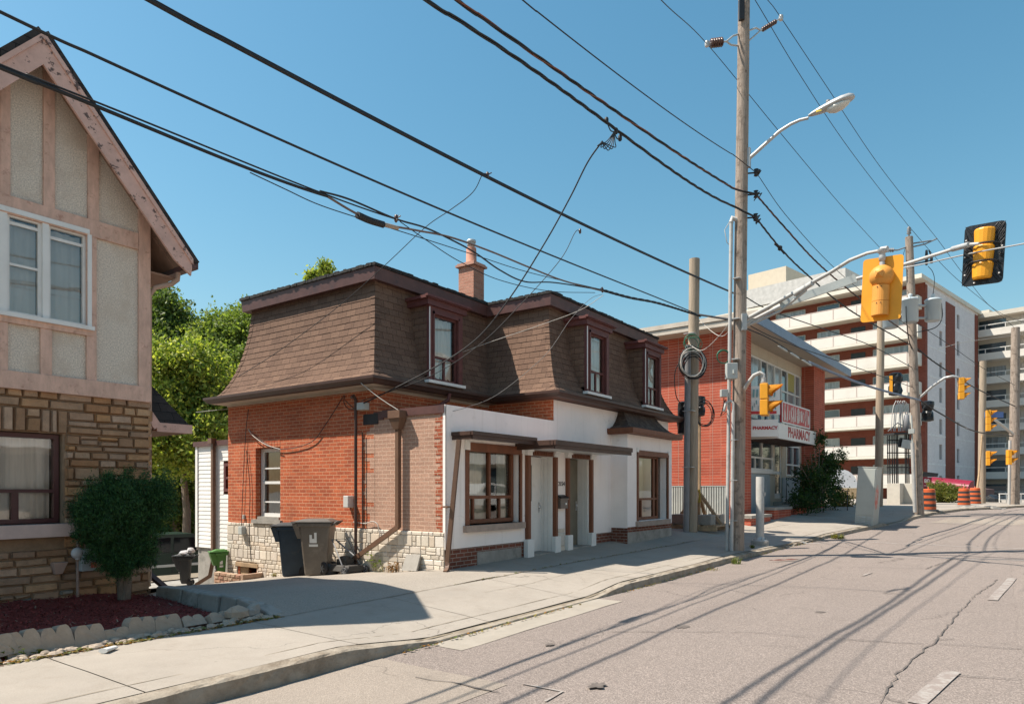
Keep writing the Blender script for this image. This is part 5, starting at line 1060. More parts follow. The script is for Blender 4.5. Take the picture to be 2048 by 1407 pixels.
part('grey_cladding', m, BLUEPATCH, PH, local=True); m = MB(); m.bx(RC, xl(1563) + .02, xl(1600), -.05, .0, -.95, zl(1580, 955)); part('grey_cladding', m, BLUEPATCH, PH, local=True)
# roof with deep soffit and blue grey edge flashing
m = MB(); m.box(-.7, 13.0, -.66, 12.5, pz, pz + .06); part('roof_soffit', m, SOFFIT, PH, local=True)
m = MB(); m.box(-.72, 13.04, -.72, -.66, pz - .04, pz + .30); m.box(12.98, 13.04, -.66, 12.5, pz - .04, pz + .30); part('roof_fascia', m, BLUEFLASH, PH, local=True)
m = MB(); m.box(-.74, -.68, -.66, 12.5, pz + .02, pz + .20); m.box(-.78, -.68, -.74, 12.5, pz + .22, pz + .38); m.box(-.68, 12.98, -.66, 12.5, pz + .07, pz + .33); part('roof_edge', m, mat('pale_roof_edge', (.50, .44, .37), .7, .15, 3), PH, local=True)
# canopy sign boxes
sy = -.75
cz0, cz1 = PF.Y(1570, 878, sy).z, PF.Y(1570, 848, sy).z
xa, xb = .85, PF.Y(1632, 880, sy).x; xc = PF.Y(1557, 860, sy).x
xs = PF.X(1508, 860, 0).y
m = MB(); m.box(xc, xb, sy, .52, cz0, cz1); sg = part('canopy_sign', m, SIGNW, PH, local=True)
m = MB(); k = xc + .05
while k < xb - .05: m.box(k, k + .06, sy + .05, .5, cz0 - .02, cz0 - .002); k += .14
part('canopy_underside', m, DBROWN, sg, local=True)
SIGNRED = mat('lettering_red', (.40, .03, .03), .5)
m = MB(); text_to(m, 'PHARMACY', .52, lambda x, y, z: ((xc + xb) / 2 + .1 + x * 1.05, sy - .004 - z, (cz0 + cz1) / 2 + y), .004, 1.05, bold=.012)

part('sign_lettering', m, SIGNRED, sg, local=True)
# angled end box that carries the second PHARMACY
ea, eb = PF.Y(1503, 850, .55 - .02), PF.Y(1557, 850, sy)
exa, eya, exb, eyb = .86, .30, xc - .01, sy + .005
m = MB(); m.hexa([(exa, eya, cz0 + .06), (exb, eyb, cz0 + .06), (exb, eyb + .08, cz0 + .06), (exa, eya + .08, cz0 + .06), (exa, eya, cz1 + .12), (exb, eyb, cz1 + .12), (exb, eyb + .08, cz1 + .12), (exa, eya + .08, cz1 + .12)])
eU = Vector((exb - exa, eyb - eya, 0)); eL = eU.length; eU.normalize(); eN = Vector((eU.y, -eU.x, 0))
if eN.y > 0: eN = -eN
es = part('end_sign', m, SIGNW, PH, local=True)
def eplace(cx, cz, k=1.0):
    def f(x, y, z): p = Vector((exa, eya, 0)) + eU * (cx + x * k) + eN * (.004 + z); return (p.x, p.y, cz + y)
    return f
m = MB(); text_to(m, 'PHARMACY', min(.36, eL * .135), eplace(eL * .62, (cz0 + cz1) / 2 + .09, 1.0), .004, 1.0, bold=.008); part('sign_lettering', m, SIGNRED, es, local=True)
# red billboard standing on the canopy and the pale panel beside it
rz0, rz1 = cz1 + .06, PF.Y(1580, 808, sy).z
rxa, rxb = PF.Y(1563, 830, sy).x, PF.Y(1618, 850, sy).x
m = MB(); m.box(rxa, rxb, sy - .02, sy + .06, rz0, rz1); rb = part('red_sign', m, RED, PH, local=True)
m = MB(); rr = random.Random(4)
for k in range(20):       # sun-peeled white streaks
    x = rxa + .12 + (rxb - rxa - .24) * (k + rr.uniform(-.4, .4)) / 19; x = min(max(x, rxa + .1), rxb - .1); h = rr.uniform(.3, .75); z = rr.uniform(rz0 + .05, rz1 - h - .05) if rz1 - h - .05 > rz0 + .05 else rz0 + .05; wv = rr.uniform(.02, .1); s_ = rr.uniform(-.12, .12)
    z2 = min(z + h, rz1 - .03); m.face([(x - wv, sy - .024, z), (x + wv, sy - .024, z + .03), (x + wv * .6 + s_, sy - .024, z2), (x - wv * .5 + s_, sy - .024, z2 - .04)])
for (cx, cz, r_) in ((.56, .52, .30), (.34, .55, .24), (.75, .5, .22)):
    X0 = rxa + (rxb - rxa) * cx; Z0 = rz0 + (rz1 - rz0) * cz
    for k in range(14):
        a0, a1 = k * .449, (k + .75) * .449; m.face([(X0 + r_ * .7 * math.cos(a0), sy - .026, Z0 + r_ * math.sin(a0)), (X0 + r_ * .7 * math.cos(a1), sy - .026, Z0 + r_ * math.sin(a1)), (X0 + r_ * .42 * math.cos(a1), sy - .026, Z0 + r_ * .65 * math.sin(a1)), (X0 + r_ * .42 * math.cos(a0), sy - .026, Z0 + r_ * .65 * math.sin(a0))])
m.v = [(x, y, min(max(z, rz0 + .01), rz1 - .01)) for x, y, z in m.v]
part('faded_print', m, mat('faded_white_print', (.66, .55, .5), .6, .2, 6), rb, local=True)
m = MB()
for (p, q, r, s_) in ((rxa - .03, rxa + .03, rz0, rz1), (rxb - .03, rxb + .03, rz0, rz1), (rxa, rxb, rz1 - .03, rz1 + .02), (rxa, rxb, rz0 - .03, rz0 + .02)): m.box(p, q, sy - .035, sy - .02, r, s_)
part('sign_frame', m, SIGNW, rb, local=True)
m = MB(); q0, q1 = cz1 + .3, PF.Y(1520, 776, 0).z
m.hexa([(exa, eya, q0), (exb + .2, eyb, q0), (exb + .2, eyb + .06, q0), (exa, eya + .06, q0), (exa, eya, q1), (exb + .2, eyb, q1), (exb + .2, eyb + .06, q1), (exa, eya + .06, q1)]); ps = part('pale_sign', m, SIGNW, PH, local=True)
m = MB(); m.m = 0
for (a0, a1, b0, b1) in ((.05, .95, .02, .12),): m.face([tuple(Vector(eplace(eL * x, q0 + (q1 - q0) * y)(0, 0, .003))) for x, y in ((a0, b0), (a1, b0), (a1, b1), (a0, b1))])
for k in range(16):
    x = .08 + .055 * k; y = .16 + .1 * (k % 3); m.m = 1 if k % 2 else 2; m.face([tuple(Vector(eplace(eL * a_, q0 + (q1 - q0) * b_)(0, 0, .004))) for a_, b_ in ((x, y), (x + .035, y), (x + .035, y + .14), (x, y + .14))])
for k in range(9):
    x = .06 + .1 * k; m.m = 1; m.face([tuple(Vector(eplace(eL * a_, q0 + (q1 - q0) * b_)(0, 0, .004))) for a_, b_ in ((x, .6), (x + .05, .6), (x + .065, .88), (x + .015, .88))])
part('faded_print', m, [RED, mat('print_teal', (.16, .30, .30), .6), mat('print_grey', (.35, .36, .36), .6)], ps, local=True)
# brick planters, steps, rails
for (lab, ua, ub, vb, vt, y0) in (('front low brick planter wall with pale cap nearest the poles', 1470, 1541, 1046, 1027, -.75), ('middle brick planter wall one step higher beside the pharmacy steps', 1541, 1582, 1034, 1012, -.70), ('upper brick planter wall below the shrub', 1588, 1613, 1024, 1008, -.62)):
    x1 = PF.Y(ub, vb, y0).x; x0 = max(PF.Y(ua, vb, y0).x, x1 - 2.0); z1 = PF.Y(ub, vt, y0).z; z0 = -1.4; y1 = y0 + .6
    t = thing('brick_planter', lab, 'planter', (24.04, 7.36, 0), PF.a, 'brick planters in front of the pharmacy'); m = MB(); m.box(x0, x1, y0, y1, z0, z1 - .1); part('planter_wall', m, PBRICK, t, local=True); m = MB(); m.box(x0 - .04, x1 + .04, y0 - .04, y1, z1 - .1, z1); part('cap_stone', m, CONC2, t, local=True)
t = thing('concrete_steps', 'grey concrete steps up to the pharmacy door', 'steps', (24.04, 7.36, 0), PF.a)
m = MB()
for k in range(4): m.box(xl(1546), xl(1570), -.75 + k * .3, .55, -1.2, -1.0 + k * .16)
part('step', m, CONC2, t, local=True)
for (x, y, lab) in ((xl(1563), -.4, 'dark steel handrail right of the pharmacy door'), (xl(1563) + 1.9, -.9, 'dark steel handrail in front of the shrub')):
    m = MB(); c = Matrix.Translation((24.04, 7.36, 0)) @ Matrix.Rotation(PF.a, 4, 'Z')
    pts = [c @ Vector(p) for p in ((x, y - .7, -1.1), (x, y - .7, -.1), (x, y + .75, .5), (x, y + .75, -.6))]; m.tube(pts, .022, 6); single('handrail', m, BLACK, lab, 'handrail', 'handrails at the pharmacy steps')
# ribbed metal fence beside the brick wall
FN = thing('ribbed_metal_fence', 'low pale ribbed metal fence along the red brick side wall', 'fence', (23.0, 7.5, -1.15))
m = MB(); y = 7.62
while y < 11.2: m.box(22.97, 23.0, y, y + .05, -1.12, .10); y += .085
part('rib', m, GREYM, FN, stuff=True); m = MB(); m.box(23.0, 23.02, 7.6, 11.2, -1.12, .10); part('sheet', m, mat('fence_sheet', (.26, .27, .27), .6), FN); m = MB(); m.box(22.96, 23.03, 7.58, 11.22, .10, .13); part('top_rail', m, GREYM, FN)
# shrub at the pharmacy
sb = tuple(PF.Y(1640, 1020, -.6)); c4 = Matrix.Translation((24.04, 7.36, 0)) @ Matrix.Rotation(PF.a, 4, 'Z')
def sh(u, v, y=-.9): return tuple(c4 @ PF.Y(u, v, y))
b0 = sh(1635, 1012); t = thing('leafy_shrub', 'tall loose dark green shrub growing in front of the pharmacy pier', 'shrub', b0)
m = MB()
for k in range(9): e = sh(1600 + k * 10, 880 + 12 * abs(4 - k)); m.tube([b0, Vector(b0).lerp(Vector(e), .5) + Vector((0, 0, .2)), e], [.04, .025, .008], 5)
part('trunk', m, BARK, t)
C = np.concatenate([clumps(sh(1625, 975), (.75, .6, .9), 60, 70, .16), clumps(sh(1650, 930), (.7, .5, .6), 40, 60, .14), clumps(sh(1662, 985), (.6, .5, .6), 34, 60, .16), clumps(sh(1640, 880), (.25, .3, .45), 12, 45, .11), clumps(sh(1680, 915), (.4, .3, .3), 10, 40, .11), clumps(sh(1605, 1000), (.5, .4, .4), 20, 50, .13)])
leaf_mesh('crown', C, .055, [(.035, .075, .02), (.025, .055, .018), (.05, .095, .025)], LEAF, t, .45, .7, .2, loc=b0)
def bush(name, lab, cat, c, r, n, per, sp, leaf, cols, group=None):
    base = (c[0], c[1], c[2] - r[2]); t = thing(name, lab, cat, base, group=group); m = MB()
    for k in range(7): a = k * .9; m.tube([base, (c[0] + r[0] * .5 * math.cos(a), c[1] + r[1] * .5 * math.sin(a), c[2])], [.03, .012], 5)
    part('stem', m, BARK, t); leaf_mesh('foliage', clumps(c, r, n, per, sp, .75), leaf, cols, LEAF, t, .5, .6, .0, loc=base); return t
c = PD(1685, 1000, 33); bush('low_bush', 'low yellowish bush behind the grey cabinet', 'bush', tuple(c), (.7, .5, .4), 30, 50, .12, .06, [(.2, .17, .04), (.14, .15, .03), (.25, .15, .06)])
# ------------------------------------------------------------------ APARTMENT TOWERS
AF = Frame((76.7, 6.2), -11.8)
AP = thing('apartment_tower', 'brick apartment block with cream balconies and a white painted end wall', 'apartment block', (76.7, 6.2, -.9), AF.a)
APO = -.9
def az(z): return z - APO
Ly = AF.X(1490, 800, 0).y + 6; Lx = AF.Y(1955, 800, 0).x; top = AF.Y(1850, 553, 0).z
zp = [AF.X(1660, v, -1.6).z for v in (948, 892, 834, 777, 723, 672, 618)]
AFX = ((0, 0), (0, -1), (1, 0)); AWX = ((0, 0), (1, 0), (0, 1)); fh = (zp[5] - zp[0]) / 5
m = MB(); m.wall(AFX, -Ly, 0, -1.5 - APO, az(top - .5)); m.wall(((0, Ly), (-1, 0), (0, -1)), -Lx, 0, -1 - APO, az(top - .5)); m.wall(((Lx, 0), (0, 1), (-1, 0)), 0, Ly, -1 - APO, az(top - .5)); part('brick_wall', m, ABRICK, AP, local=True)
slits = []
sA = (AF.Y(1879, 800, 0).x, AF.Y(1884.5, 800, 0).x); sB = (AF.Y(1914, 800, 0).x, AF.Y(1919, 800, 0).x)
for k in range(7):
    z = zp[0] - 1.9 + fh * k
    slits += [(sA[0], sA[1], az(z + .2 + (k % 2) * .3), az(z + 1.7 + (k % 2) * .3), .25), (sB[0], sB[1], az(z + .3), az(z + 1.8), .25)]
m = MB(); m.wall(AWX, 0, Lx, -1.5 - APO, az(top - .4), slits); part('white_end_wall', m, WBRICK, AP, local=True)
m = MB(); r0, r1 = AF.Y(1891, 800, 0).x, AF.Y(1909, 800, 0).x; m.bx(AWX, r0, r1, -.06, .05, -1 - APO, az(top - 1.2)); m.bx(AWX, Lx - 1.2, Lx + .02, -.05, .05, -1 - APO, az(top - .7)); m.bx(AWX, -.02, .5, -.04, .05, -1 - APO, az(top - .7)); part('brick_strip', m, ABRICK, AP, local=True)
m = MB()
for (a, b, c, d, r) in slits: m.bx(AWX, a, b, .2, .22, c, d)
for k, (a, b, c, d, r) in enumerate(slits):
    q = MB(); q.bx(AWX, a, b, .18, .2, c, d); part('slit_window', q, DARKDOOR, AP, local=True)
m = MB()
for k in range(7): z = az(zp[0] - 2.0 + fh * (k + 1)); m.bx(AWX, .5, r0, -.02, .05, z, z + .16); m.bx(AWX, r1, Lx - 1.2, -.02, .05, z, z + .16)
part('slab_line', m, mat('slab_edge_white', (.66, .64, .64), .8), AP, local=True)
m = MB(); m.box(-1.9, Lx + .6, -.25, Ly, az(top - .5), az(top - .1)); part('roof_slab', m, ASLAB, AP, local=True)
m = MB(); y0, y1 = AF.X(1580, 560, 4).y, AF.X(1505, 560, 4).y; zt = AF.X(1540, 545, 4).z; m.box(3, 9, y0, y1, az(top - .3), az(zt)); part('penthouse', m, BEIGE, AP, local=True)
m = MB(); y0b, y1b = AF.X(1712, 560, 1).y, AF.X(1515, 560, 1).y; m.box(-1.7, 2.5, y0b, y1b, az(AF.X(1650, 590, 1).z - .4), az(AF.X(1650, 560, 1).z)); part('roof_parapet', m, mat('parapet_grey', (.45, .44, .42), .8), AP, local=True)
m = MB(); p = AF.X(1591, 555, 3); m.lathe((3, p.y, az(top)), [(.25, 0), (.25, 1.6), (.4, 1.65), (.4, 1.9), (0, 2.0)], 10); part('roof_vent', m, GREYM, AP, local=True)
bal0 = AF.X(1815, 800, -1.6).y; side0 = .4
for k, z in enumerate(zp):
    ys0 = bal0 if k not in () else bal0
    m = MB(); m.box(-1.75, .0, ys0 - .05, Ly, az(z - 1.42), az(z - 1.18)); m.box(-1.2, .0, .3, 2.4, az(z - 1.30), az(z - 1.1)); bs = part('balcony_slab', m, ASLAB, AP, local=True)
    m = MB(); y = ys0
    while y < Ly: m.box(-1.72, -1.66, y + .04, min(y + 2.3, Ly) - .04, az(z - 1.16), az(z - .16)); y += 2.3
    m.box(-1.15, -1.08, .3, 2.4, az(z - 1.1), az(z - .1)); m.box(-1.07, 0, .3, .36, az(z - 1.1), az(z - .1)); part('balcony_panel', m, APANEL, bs, local=True)
    m = MB(); m.box(-1.73, -1.65, ys0, Ly, az(z - .14), az(z - .06)); y = ys0
    while y < Ly: m.box(-1.735, -1.65, y - .04, y + .04, az(z - 1.2), az(z - .1)); y += 2.3
    part('railing', m, mat('rail_pinkbrown_%d' % k, (.42, .33, .29), .6), bs, local=True)
    q = 0; y = bal0 + .4; cells = []
    while y < Ly - 5: cells += [('w', y, y + 3.2), ('d', y + 4.0, y + 5.4), ('w', y + 6.6, y + 8.8)]; y += 10.2
    for (ty, a, b) in cells:
        if ty == 'd': m = MB(); m.bx(AFX, -b, -a, -.03, .03, az(z - 1.15), az(z + .82)); part('balcony_door', m, DARKDOOR, AP, local=True)
        else:
            m2 = MB(); fm = MB(); q += 1; m2.bx(AFX, -b, -a, -.03, .03, az(z - .42), az(z + .85)); mm_ = (a + b) / 2
            for s0, s1, t0, t1 in ((a - .06, a, -.45, .88), (b, b + .06, -.45, .88), (a - .03, b + .03, .85, .91), (a - .03, b + .03, -.48, -.42), (a, b, .12, .17), (mm_ - .03, mm_ + .03, -.42, .12)): fm.bx(AFX, -s1, -s0, -.06, .0, az(z + t0), az(z + t1))
            wo = part('window', fm, GREYM, AP, local=True); part('pane', m2, AGLASS if (q * 7 + k * 3) % 4 == 0 else AGLASS2, wo, local=True)
# second block
BF = Frame((92, -14), -14)
BP = thing('beige_apartment_block', 'beige concrete apartment block with long railed balconies at the right edge', 'apartment block', (92, -14, -.9), BF.a)
ztop2 = BF.X(2000, 634, 0).z; Lb = BF.X(1930, 800, 0).y + 8; y0r = BF.X(2150, 800, 0).y
m = MB(); m.wall(((0, 0), (0, -1), (1, 0)), -Lb, -y0r, -1.5 - APO, az(ztop2)); m.box(.05, 14, y0r, Lb, -1 - APO, az(ztop2) - .05); part('concrete_wall', m, ABEIGE, BP, local=True)
zr2 = [BF.X(2000, v, -1.6).z for v in (978, 930, 884, 834, 786, 748, 700)]
fh2 = (zr2[3] - zr2[0]) / 3
for k in range(8):
    z = zr2[0] + fh2 * k - .3
    if z + 1.0 > ztop2: break
    m = MB(); m.box(-1.8, 0, y0r, Lb, az(z - 1.2), az(z - .95)); sl_ = part('balcony_slab', m, APANEL, BP, local=True)
    m = MB(); m.box(-1.78, -1.70, y0r, Lb, az(z - 1.0), az(z - .42)); part('balcony_panel', m, APANEL, sl_, local=True)
    m = MB(); m.box(-1.77, -1.71, y0r, Lb, az(z + .02), az(z + .10)); y = y0r
    while y < Lb: m.box(-1.77, -1.71, y, y + .07, az(z - .42), az(z + .05)); y += 1.9
    part('railing', m, mat('rail_white_%d' % k, (.62, .60, .56), .6), sl_, local=True)
    y = y0r + .5; BB = ((0, 0), (0, -1), (1, 0)); q = 0; pd = mat('pale_door_%d' % k, (.50, .46, .42), .7)
    while y < Lb - 3:
        m = MB(); m.bx(BB, -y - 2.6, -y, -.04, .02, az(z - .5), az(z + .9)); part('window', m, AGLASS if (k + q) % 3 else AGLASS2, BP, local=True); q += 1
        m = MB(); m.bx(BB, -y - 4.2, -y - 2.9, -.05, .02, az(z - .9), az(z + .95)); part('balcony_door', m, pd, BP, local=True); y += 5.6
m = MB(); m.box(-1.2, 14, y0r, Lb, az(ztop2), az(ztop2 + .5)); p = BF.X(1964, 640, 2); m.box(1, 5, p.y - 1, p.y + 2.5, az(ztop2 + .4), az(ztop2 + 1.3)); part('roof_parapet', m, ABEIGE, BP, local=True)
# low shop with the rounded magenta awning, its sign, the hedge
c = PD(1905, 985, 60); t = thing('awning_shop', 'low shop with rounded glossy magenta awning in front of white end wall', 'shop', (c.x, c.y, -.9))
AW = mat('magenta_vinyl', (.21, .014, .036), .25, .08, 1)
m = MB(); m.smooth = True; n = 10; Lh = 2.9; h = .62
e1, e2 = PD(1866, 960, 60), PD(1948, 968, 57); dv = (e2 - e1); dv.z = 0; dn = Vector((-dv.y, dv.x, 0)).normalized() * 1.0
for k in range(n):
    a0, a1 = k / n * math.pi / 2, (k + 1) / n * math.pi / 2
    def P(e, a): return e + dn * (-.9 + .9 * (1 - math.cos(a))) * 1.0 + Vector((0, 0, -.55 + .85 * math.sin(a)))
    m.face([P(e1, a0), P(e2, a0), P(e2, a1), P(e1, a1)]); m.face([P(e1, a0), P(e1, a1), e1 + Vector((0, 0, -.55))]); m.face([P(e2, a1), P(e2, a0), e2 + Vector((0, 0, -.55))])
part('awning', m, AW, t); m = MB(); m.hexa([e1 + Vector((0, 0, -2.2)), e2 + Vector((0, 0, -2.2)), e2 + dn * 3 + Vector((0, 0, -2.2)), e1 + dn * 3 + Vector((0, 0, -2.2)), e1 + Vector((0, 0, -.4)), e2 + Vector((0, 0, -.4)), e2 + dn * 3 + Vector((0, 0, -.4)), e1 + dn * 3 + Vector((0, 0, -.4))]); part('shop_wall', m, mat('shop_dark', (.10, .06, .06), .7), t)
c = PD(1850, 964, 52); t = thing('shop_sign', 'small magenta sign reading 80 below a black peaked cap', 'sign', (c.x, c.y, -.85))
m = MB(); M2 = Matrix.Rotation(R(-54), 3, 'Z')
def sgp(x, y, z): q = M2 @ Vector((x, y, 0)); return (c.x + q.x, c.y + q.y, c.z + z)
m.obox((c.x, c.y, c.z), (.95, .12, .75), M2); sp = part('sign_face', m, AW, t); m = MB(); text_to(m, '80', .42, lambda x, y, z: sgp(x + .1, -.065 - z, y + .1), .004); text_to(m, '----', .3, lambda x, y, z: sgp(x + .05, -.065 - z, y - .22), .004); part('sign_lettering', m, SIGNW, sp)
m = MB(); m.hexa([sgp(-.6, -.1, .45), sgp(.9, -.1, .42), sgp(.9, .1, .42), sgp(-.6, .1, .45), sgp(-.6, -.1, .85), sgp(.95, -.1, .68), sgp(.95, .1, .68), sgp(-.6, .1, .85)]); part('sign_cap', m, BLACK, t); m = MB(); m.tube([sgp(0, .1, -.4), sgp(0, .1, -1.85 - c.z - .85 + .9)], .05, 6); part('sign_post', m, BLACK, t)
m = MB(); q = sgp(-.45, -.12, .75); m.lathe(q, [(.0, -.03), (.22, -.02), (.22, .02), (0, .03)], 14, M2 @ Matrix.Rotation(R(90), 3, 'X')); part('round_emblem', m, mat('emblem_yellow', (.6, .45, .12), .5), t)
c = PD(1887, 985, 42); bush('clipped_hedge', 'clipped yellow green hedge beside the orange barrels', 'hedge', (c.x, c.y, -.25), (1.3, .95, .62), 190, 60, .08, .055, [(.15, .16, .035), (.11, .13, .03), (.18, .17, .04)])
# distant low building and parked things between pharmacy and tower
c = PD(1680, 975, 58); t = thing('pale_tarpaulin_shelter', 'pale rounded tarpaulin shelter seen between pharmacy shrub and grey cabinet', 'shelter', (c.x, c.y, -.9))
TARP = mat('pale_tarpaulin', (.46, .47, .49), .5, .1, .8, .3, 5); a_, b_ = PD(1648, 975, 58), PD(1716, 975, 57); dv = b_ - a_; dv.z = 0; nn_ = Vector((-dv.y, dv.x, 0)).normalized() * 4; m = MB(); m.smooth = True
for k in range(14):
    q0, q1 = math.pi * k / 14, math.pi * (k + 1) / 14
    def tp(q, o): p = a_.lerp(b_, .5 - .5 * math.cos(q)) + o; return (p.x, p.y, a_.z + 1.55 * math.sin(q))
    zz0 = Vector((0, 0, 0)); m.face([tp(q0, zz0), tp(q1, zz0), tp(q1, nn_), tp(q0, nn_)]); m.smooth = False; pA, pB = tp(q0, zz0), tp(q1, zz0); m.face([(pA[0], pA[1], a_.z), (pB[0], pB[1], a_.z), pB, pA]); m.smooth = True
part('tarpaulin', m, TARP, t)
m = MB(); m.hexa([a_ + Vector((0, 0, -1.1)), b_ + Vector((0, 0, -1.1)), b_ + nn_ + Vector((0, 0, -1.1)), a_ + nn_ + Vector((0, 0, -1.1)), a_ - Vector((0, 0, .01)), b_ - Vector((0, 0, .01)), b_ + nn_ - Vector((0, 0, .01)), a_ + nn_ - Vector((0, 0, .01))]); part('shelter_wall', m, mat('tan_brick_wall', (.30, .22, .13), .8, .2, 2), t)
c = PD(1983, 1002, 44); m = MB()
for k in range(2):
    for dz in (0, .35, .7): m.tube([PD(1998 + k * 28, 1010, 42) + Vector((0, 0, dz)), PD(2030 + k * 30, 1010, 42) + Vector((0, 0, dz))], .035, 6)
    for uu in (1999, 2013, 2029): m.tube([PD(uu + k * 29, 1010, 42) + Vector((0, 0, -.1)), PD(uu + k * 29, 1010, 42) + Vector((0, 0, .72))], .03, 6)
single('white_barricade', m, SIGNW, 'white tubular barricade at the foot of the rightmost pole', 'barricade')
m = MB(); a, b = PD(1955, 1002, 60), PD(2100, 1000, 58); n = 60
for k in range(n + 1): p = a.lerp(b, k / n); m.box(p.x - .02, p.x + .02, p.y - .02, p.y + .02, -.9, .28)
m.beam(a + Vector((0, 0, 1.25)), b + Vector((0, 0, 1.15)), .05, .05); m.beam(a + Vector((0, 0, .3)), b + Vector((0, 0, .2)), .05, .05); single('iron_fence', m, BLACK, 'thin black iron fence before the beige apartment block', 'fence')
m = MB(); p = PD(1983, 1004, 43); r = rock((p.x, p.y, -.68), (.85, .5, .38), None, 9); single('black_tarp_heap', r, BAG, 'black tarp covered heap behind the plain pole', 'heap')
# ------------------------------------------------------------------ POLES
def pole(name, lab, top, base, r0, r1, mt, group='wooden utility poles along the street'):
    t = thing(name, lab, 'utility pole', tuple(base), group=group); m = MB(); a, b = Vector(base), Vector(top)
    m.tube([a + Vector((0, 0, -.3)), a, a.lerp(b, .25) + Vector((.012, 0, 0)), a.lerp(b, .5) + Vector((.015, .01, 0)), a.lerp(b, .75), b], [r0 * 1.03, r0, r0 + (r1 - r0) * .25, r0 + (r1 - r0) * .5, r0 + (r1 - r0) * .75, r1], 18)
    part('shaft', m, mt, t); return t
p1b = PG(1474, 1103); P1D = 16.85
p1b = PD(1474, 1103, P1D); p1t = PD(1489, -70, P1D)
def p1(v, du=0.0, dd=0.0): f = (1103 - v) / 1173.0; return PD(1474 + 15 * f + du, v, P1D + dd)
P1 = pole('utility_pole', 'tall weathered utility pole with grey conduits standing at the kerb', p1t, p1b, .165, .135, WOOD)
m = MB()
for (du, dd, vt, vb, r) in ((-20, -.02, 445, 1101, .045), (-11, -.14, 820, 1102, .045)): m.tube([p1(v, du, dd) for v in (vb, 900, 700, vt) if v >= vt], r, 8)
m.tube([p1(820, -11, -.14), p1(806, -11, -.14), p1(800, -17, -.12), p1(806, -26, -.1), p1(822, -30, -.1)], .035, 8)
cd = part('conduit', m, PVC, P1)
m = MB(); m.tube([p1(445, -20, -.02), p1(436, -18, -.02), p1(440, -8, -.02)], .06, 8); m.tube([p1(445, -24), p1(460, -33), p1(485, -28), p1(490, -22)], .01, 5); part('weatherhead', m, PVC, cd)
for v in (560, 640, 720, 880, 960, 1040): m = MB(); a = p1(v, -13); m.obox((a.x, a.y - .1, a.z), (.34, .16, .02)); part('strap', m, GALV, P1)
a = p1(742, -16, -.25); m = MB(); m.obox(a, (.26, .16, .38), Matrix.Rotation(R(-54), 3, 'Z')); m.lathe((a.x - .06, a.y - .08, a.z + .02), [(.03, -.09), (.03, -.0)], 8); part('control_box', m, GREYM, P1, bevel=.012)
a = p1(786, -30, -.1); m = MB(); m.obox(a, (.17, .13, .18), Matrix.Rotation(R(-54), 3, 'Z')); part('small_box', m, GREYM, P1, bevel=.01)
m = MB(); m.tube([p1(795, -30, -.1), p1(810, -30, -.1), p1(830, -36, -.1), p1(815, -26, -.1), p1(798, -26, -.1)], .012, 5); m.tube([p1(800, -28), p1(832, -36), p1(820, -22)], .012, 5); part('loose_cable', m, CABLE, P1)
a = p1(728, -36, 1.2)
# insulator arms near the top
def insul(m, a, b, n, r):
    a, b = Vector(a), Vector(b)
    for k in range(n): p, q = a.lerp(b, (k + .2) / n), a.lerp(b, (k + .8) / n); m.tube([p, p.lerp(q, .5), q], [r * .55, r, r * .55], 10)
hl = [p1(72, -6, -.1), p1(92, -6, -.1)]; IL = PD(1414, 88, 16.4); IR = PD(1562, 36, 17.4)
m = MB(); k1 = PD(1453, 83, 16.55); m.tube([p1(68, -8, 0), PD(1466, 72, 16.7), k1], .022, 6); m.tube([p1(92, -8, 0), PD(1462, 90, 16.7), k1], .022, 6); k2 = PD(1520, 62, 17.1); m.tube([p1(62, 8, .1), PD(1512, 56, 17.05), PD(1520, 60, 17.1)], .022, 6); m.tube([p1(84, 8, .1), PD(1520, 62, 17.1)], .022, 6); m.tube([k1, IL], .02, 6); m.tube([k2, IR], .02, 6); m.lathe(IL, [(.05, -.06), (.06, 0), (.05, .06)], 8); m.lathe(IR, [(.05, -.06), (.06, 0), (.05, .06)], 8); br = part('insulator_bracket', m, GALV, P1)
m = MB(); insul(m, PD(1445, 84, 16.5), PD(1421, 87, 16.42), 5, .11); part('insulator', m, PORC, br); m = MB(); insul(m, PD(1524, 60, 17.12), PD(1552, 43, 17.34), 7, .06); part('insulator', m, PORC, br)
m = MB(); a = PD(1483, 20, 16.7); m.obox((a.x, a.y, a.z), (.12, .1, .5), Matrix.Rotation(R(-54), 3, 'Z')); part('pole_top_bracket', m, BLACK, P1)
# spools on the road side
SP = {}
for v, nm in ((347, 'W7'), (390, 'W6'), (436, 'W5')):
    m = MB(); a = p1(v, 8); b = a + Vector((.10, -.22, 0)); SP[nm] = b; m.tube([a, b], .02, 6); m.lathe(b, [(.03, -.09), (.06, -.07), (.03, -.02), (.06, .0), (.03, .04), (.06, .08), (.03, .09)], 10)
    for k in range(5): q = b + Vector((rnd.uniform(-.08, .08), rnd.uniform(-.08, .08), rnd.uniform(-.08, .08))); m.tube([q, q + Vector((.07, -.04, .04)), q + Vector((.1, .03, -.03))], .014, 5)
    part('spool_insulator', m, BLACK, P1)
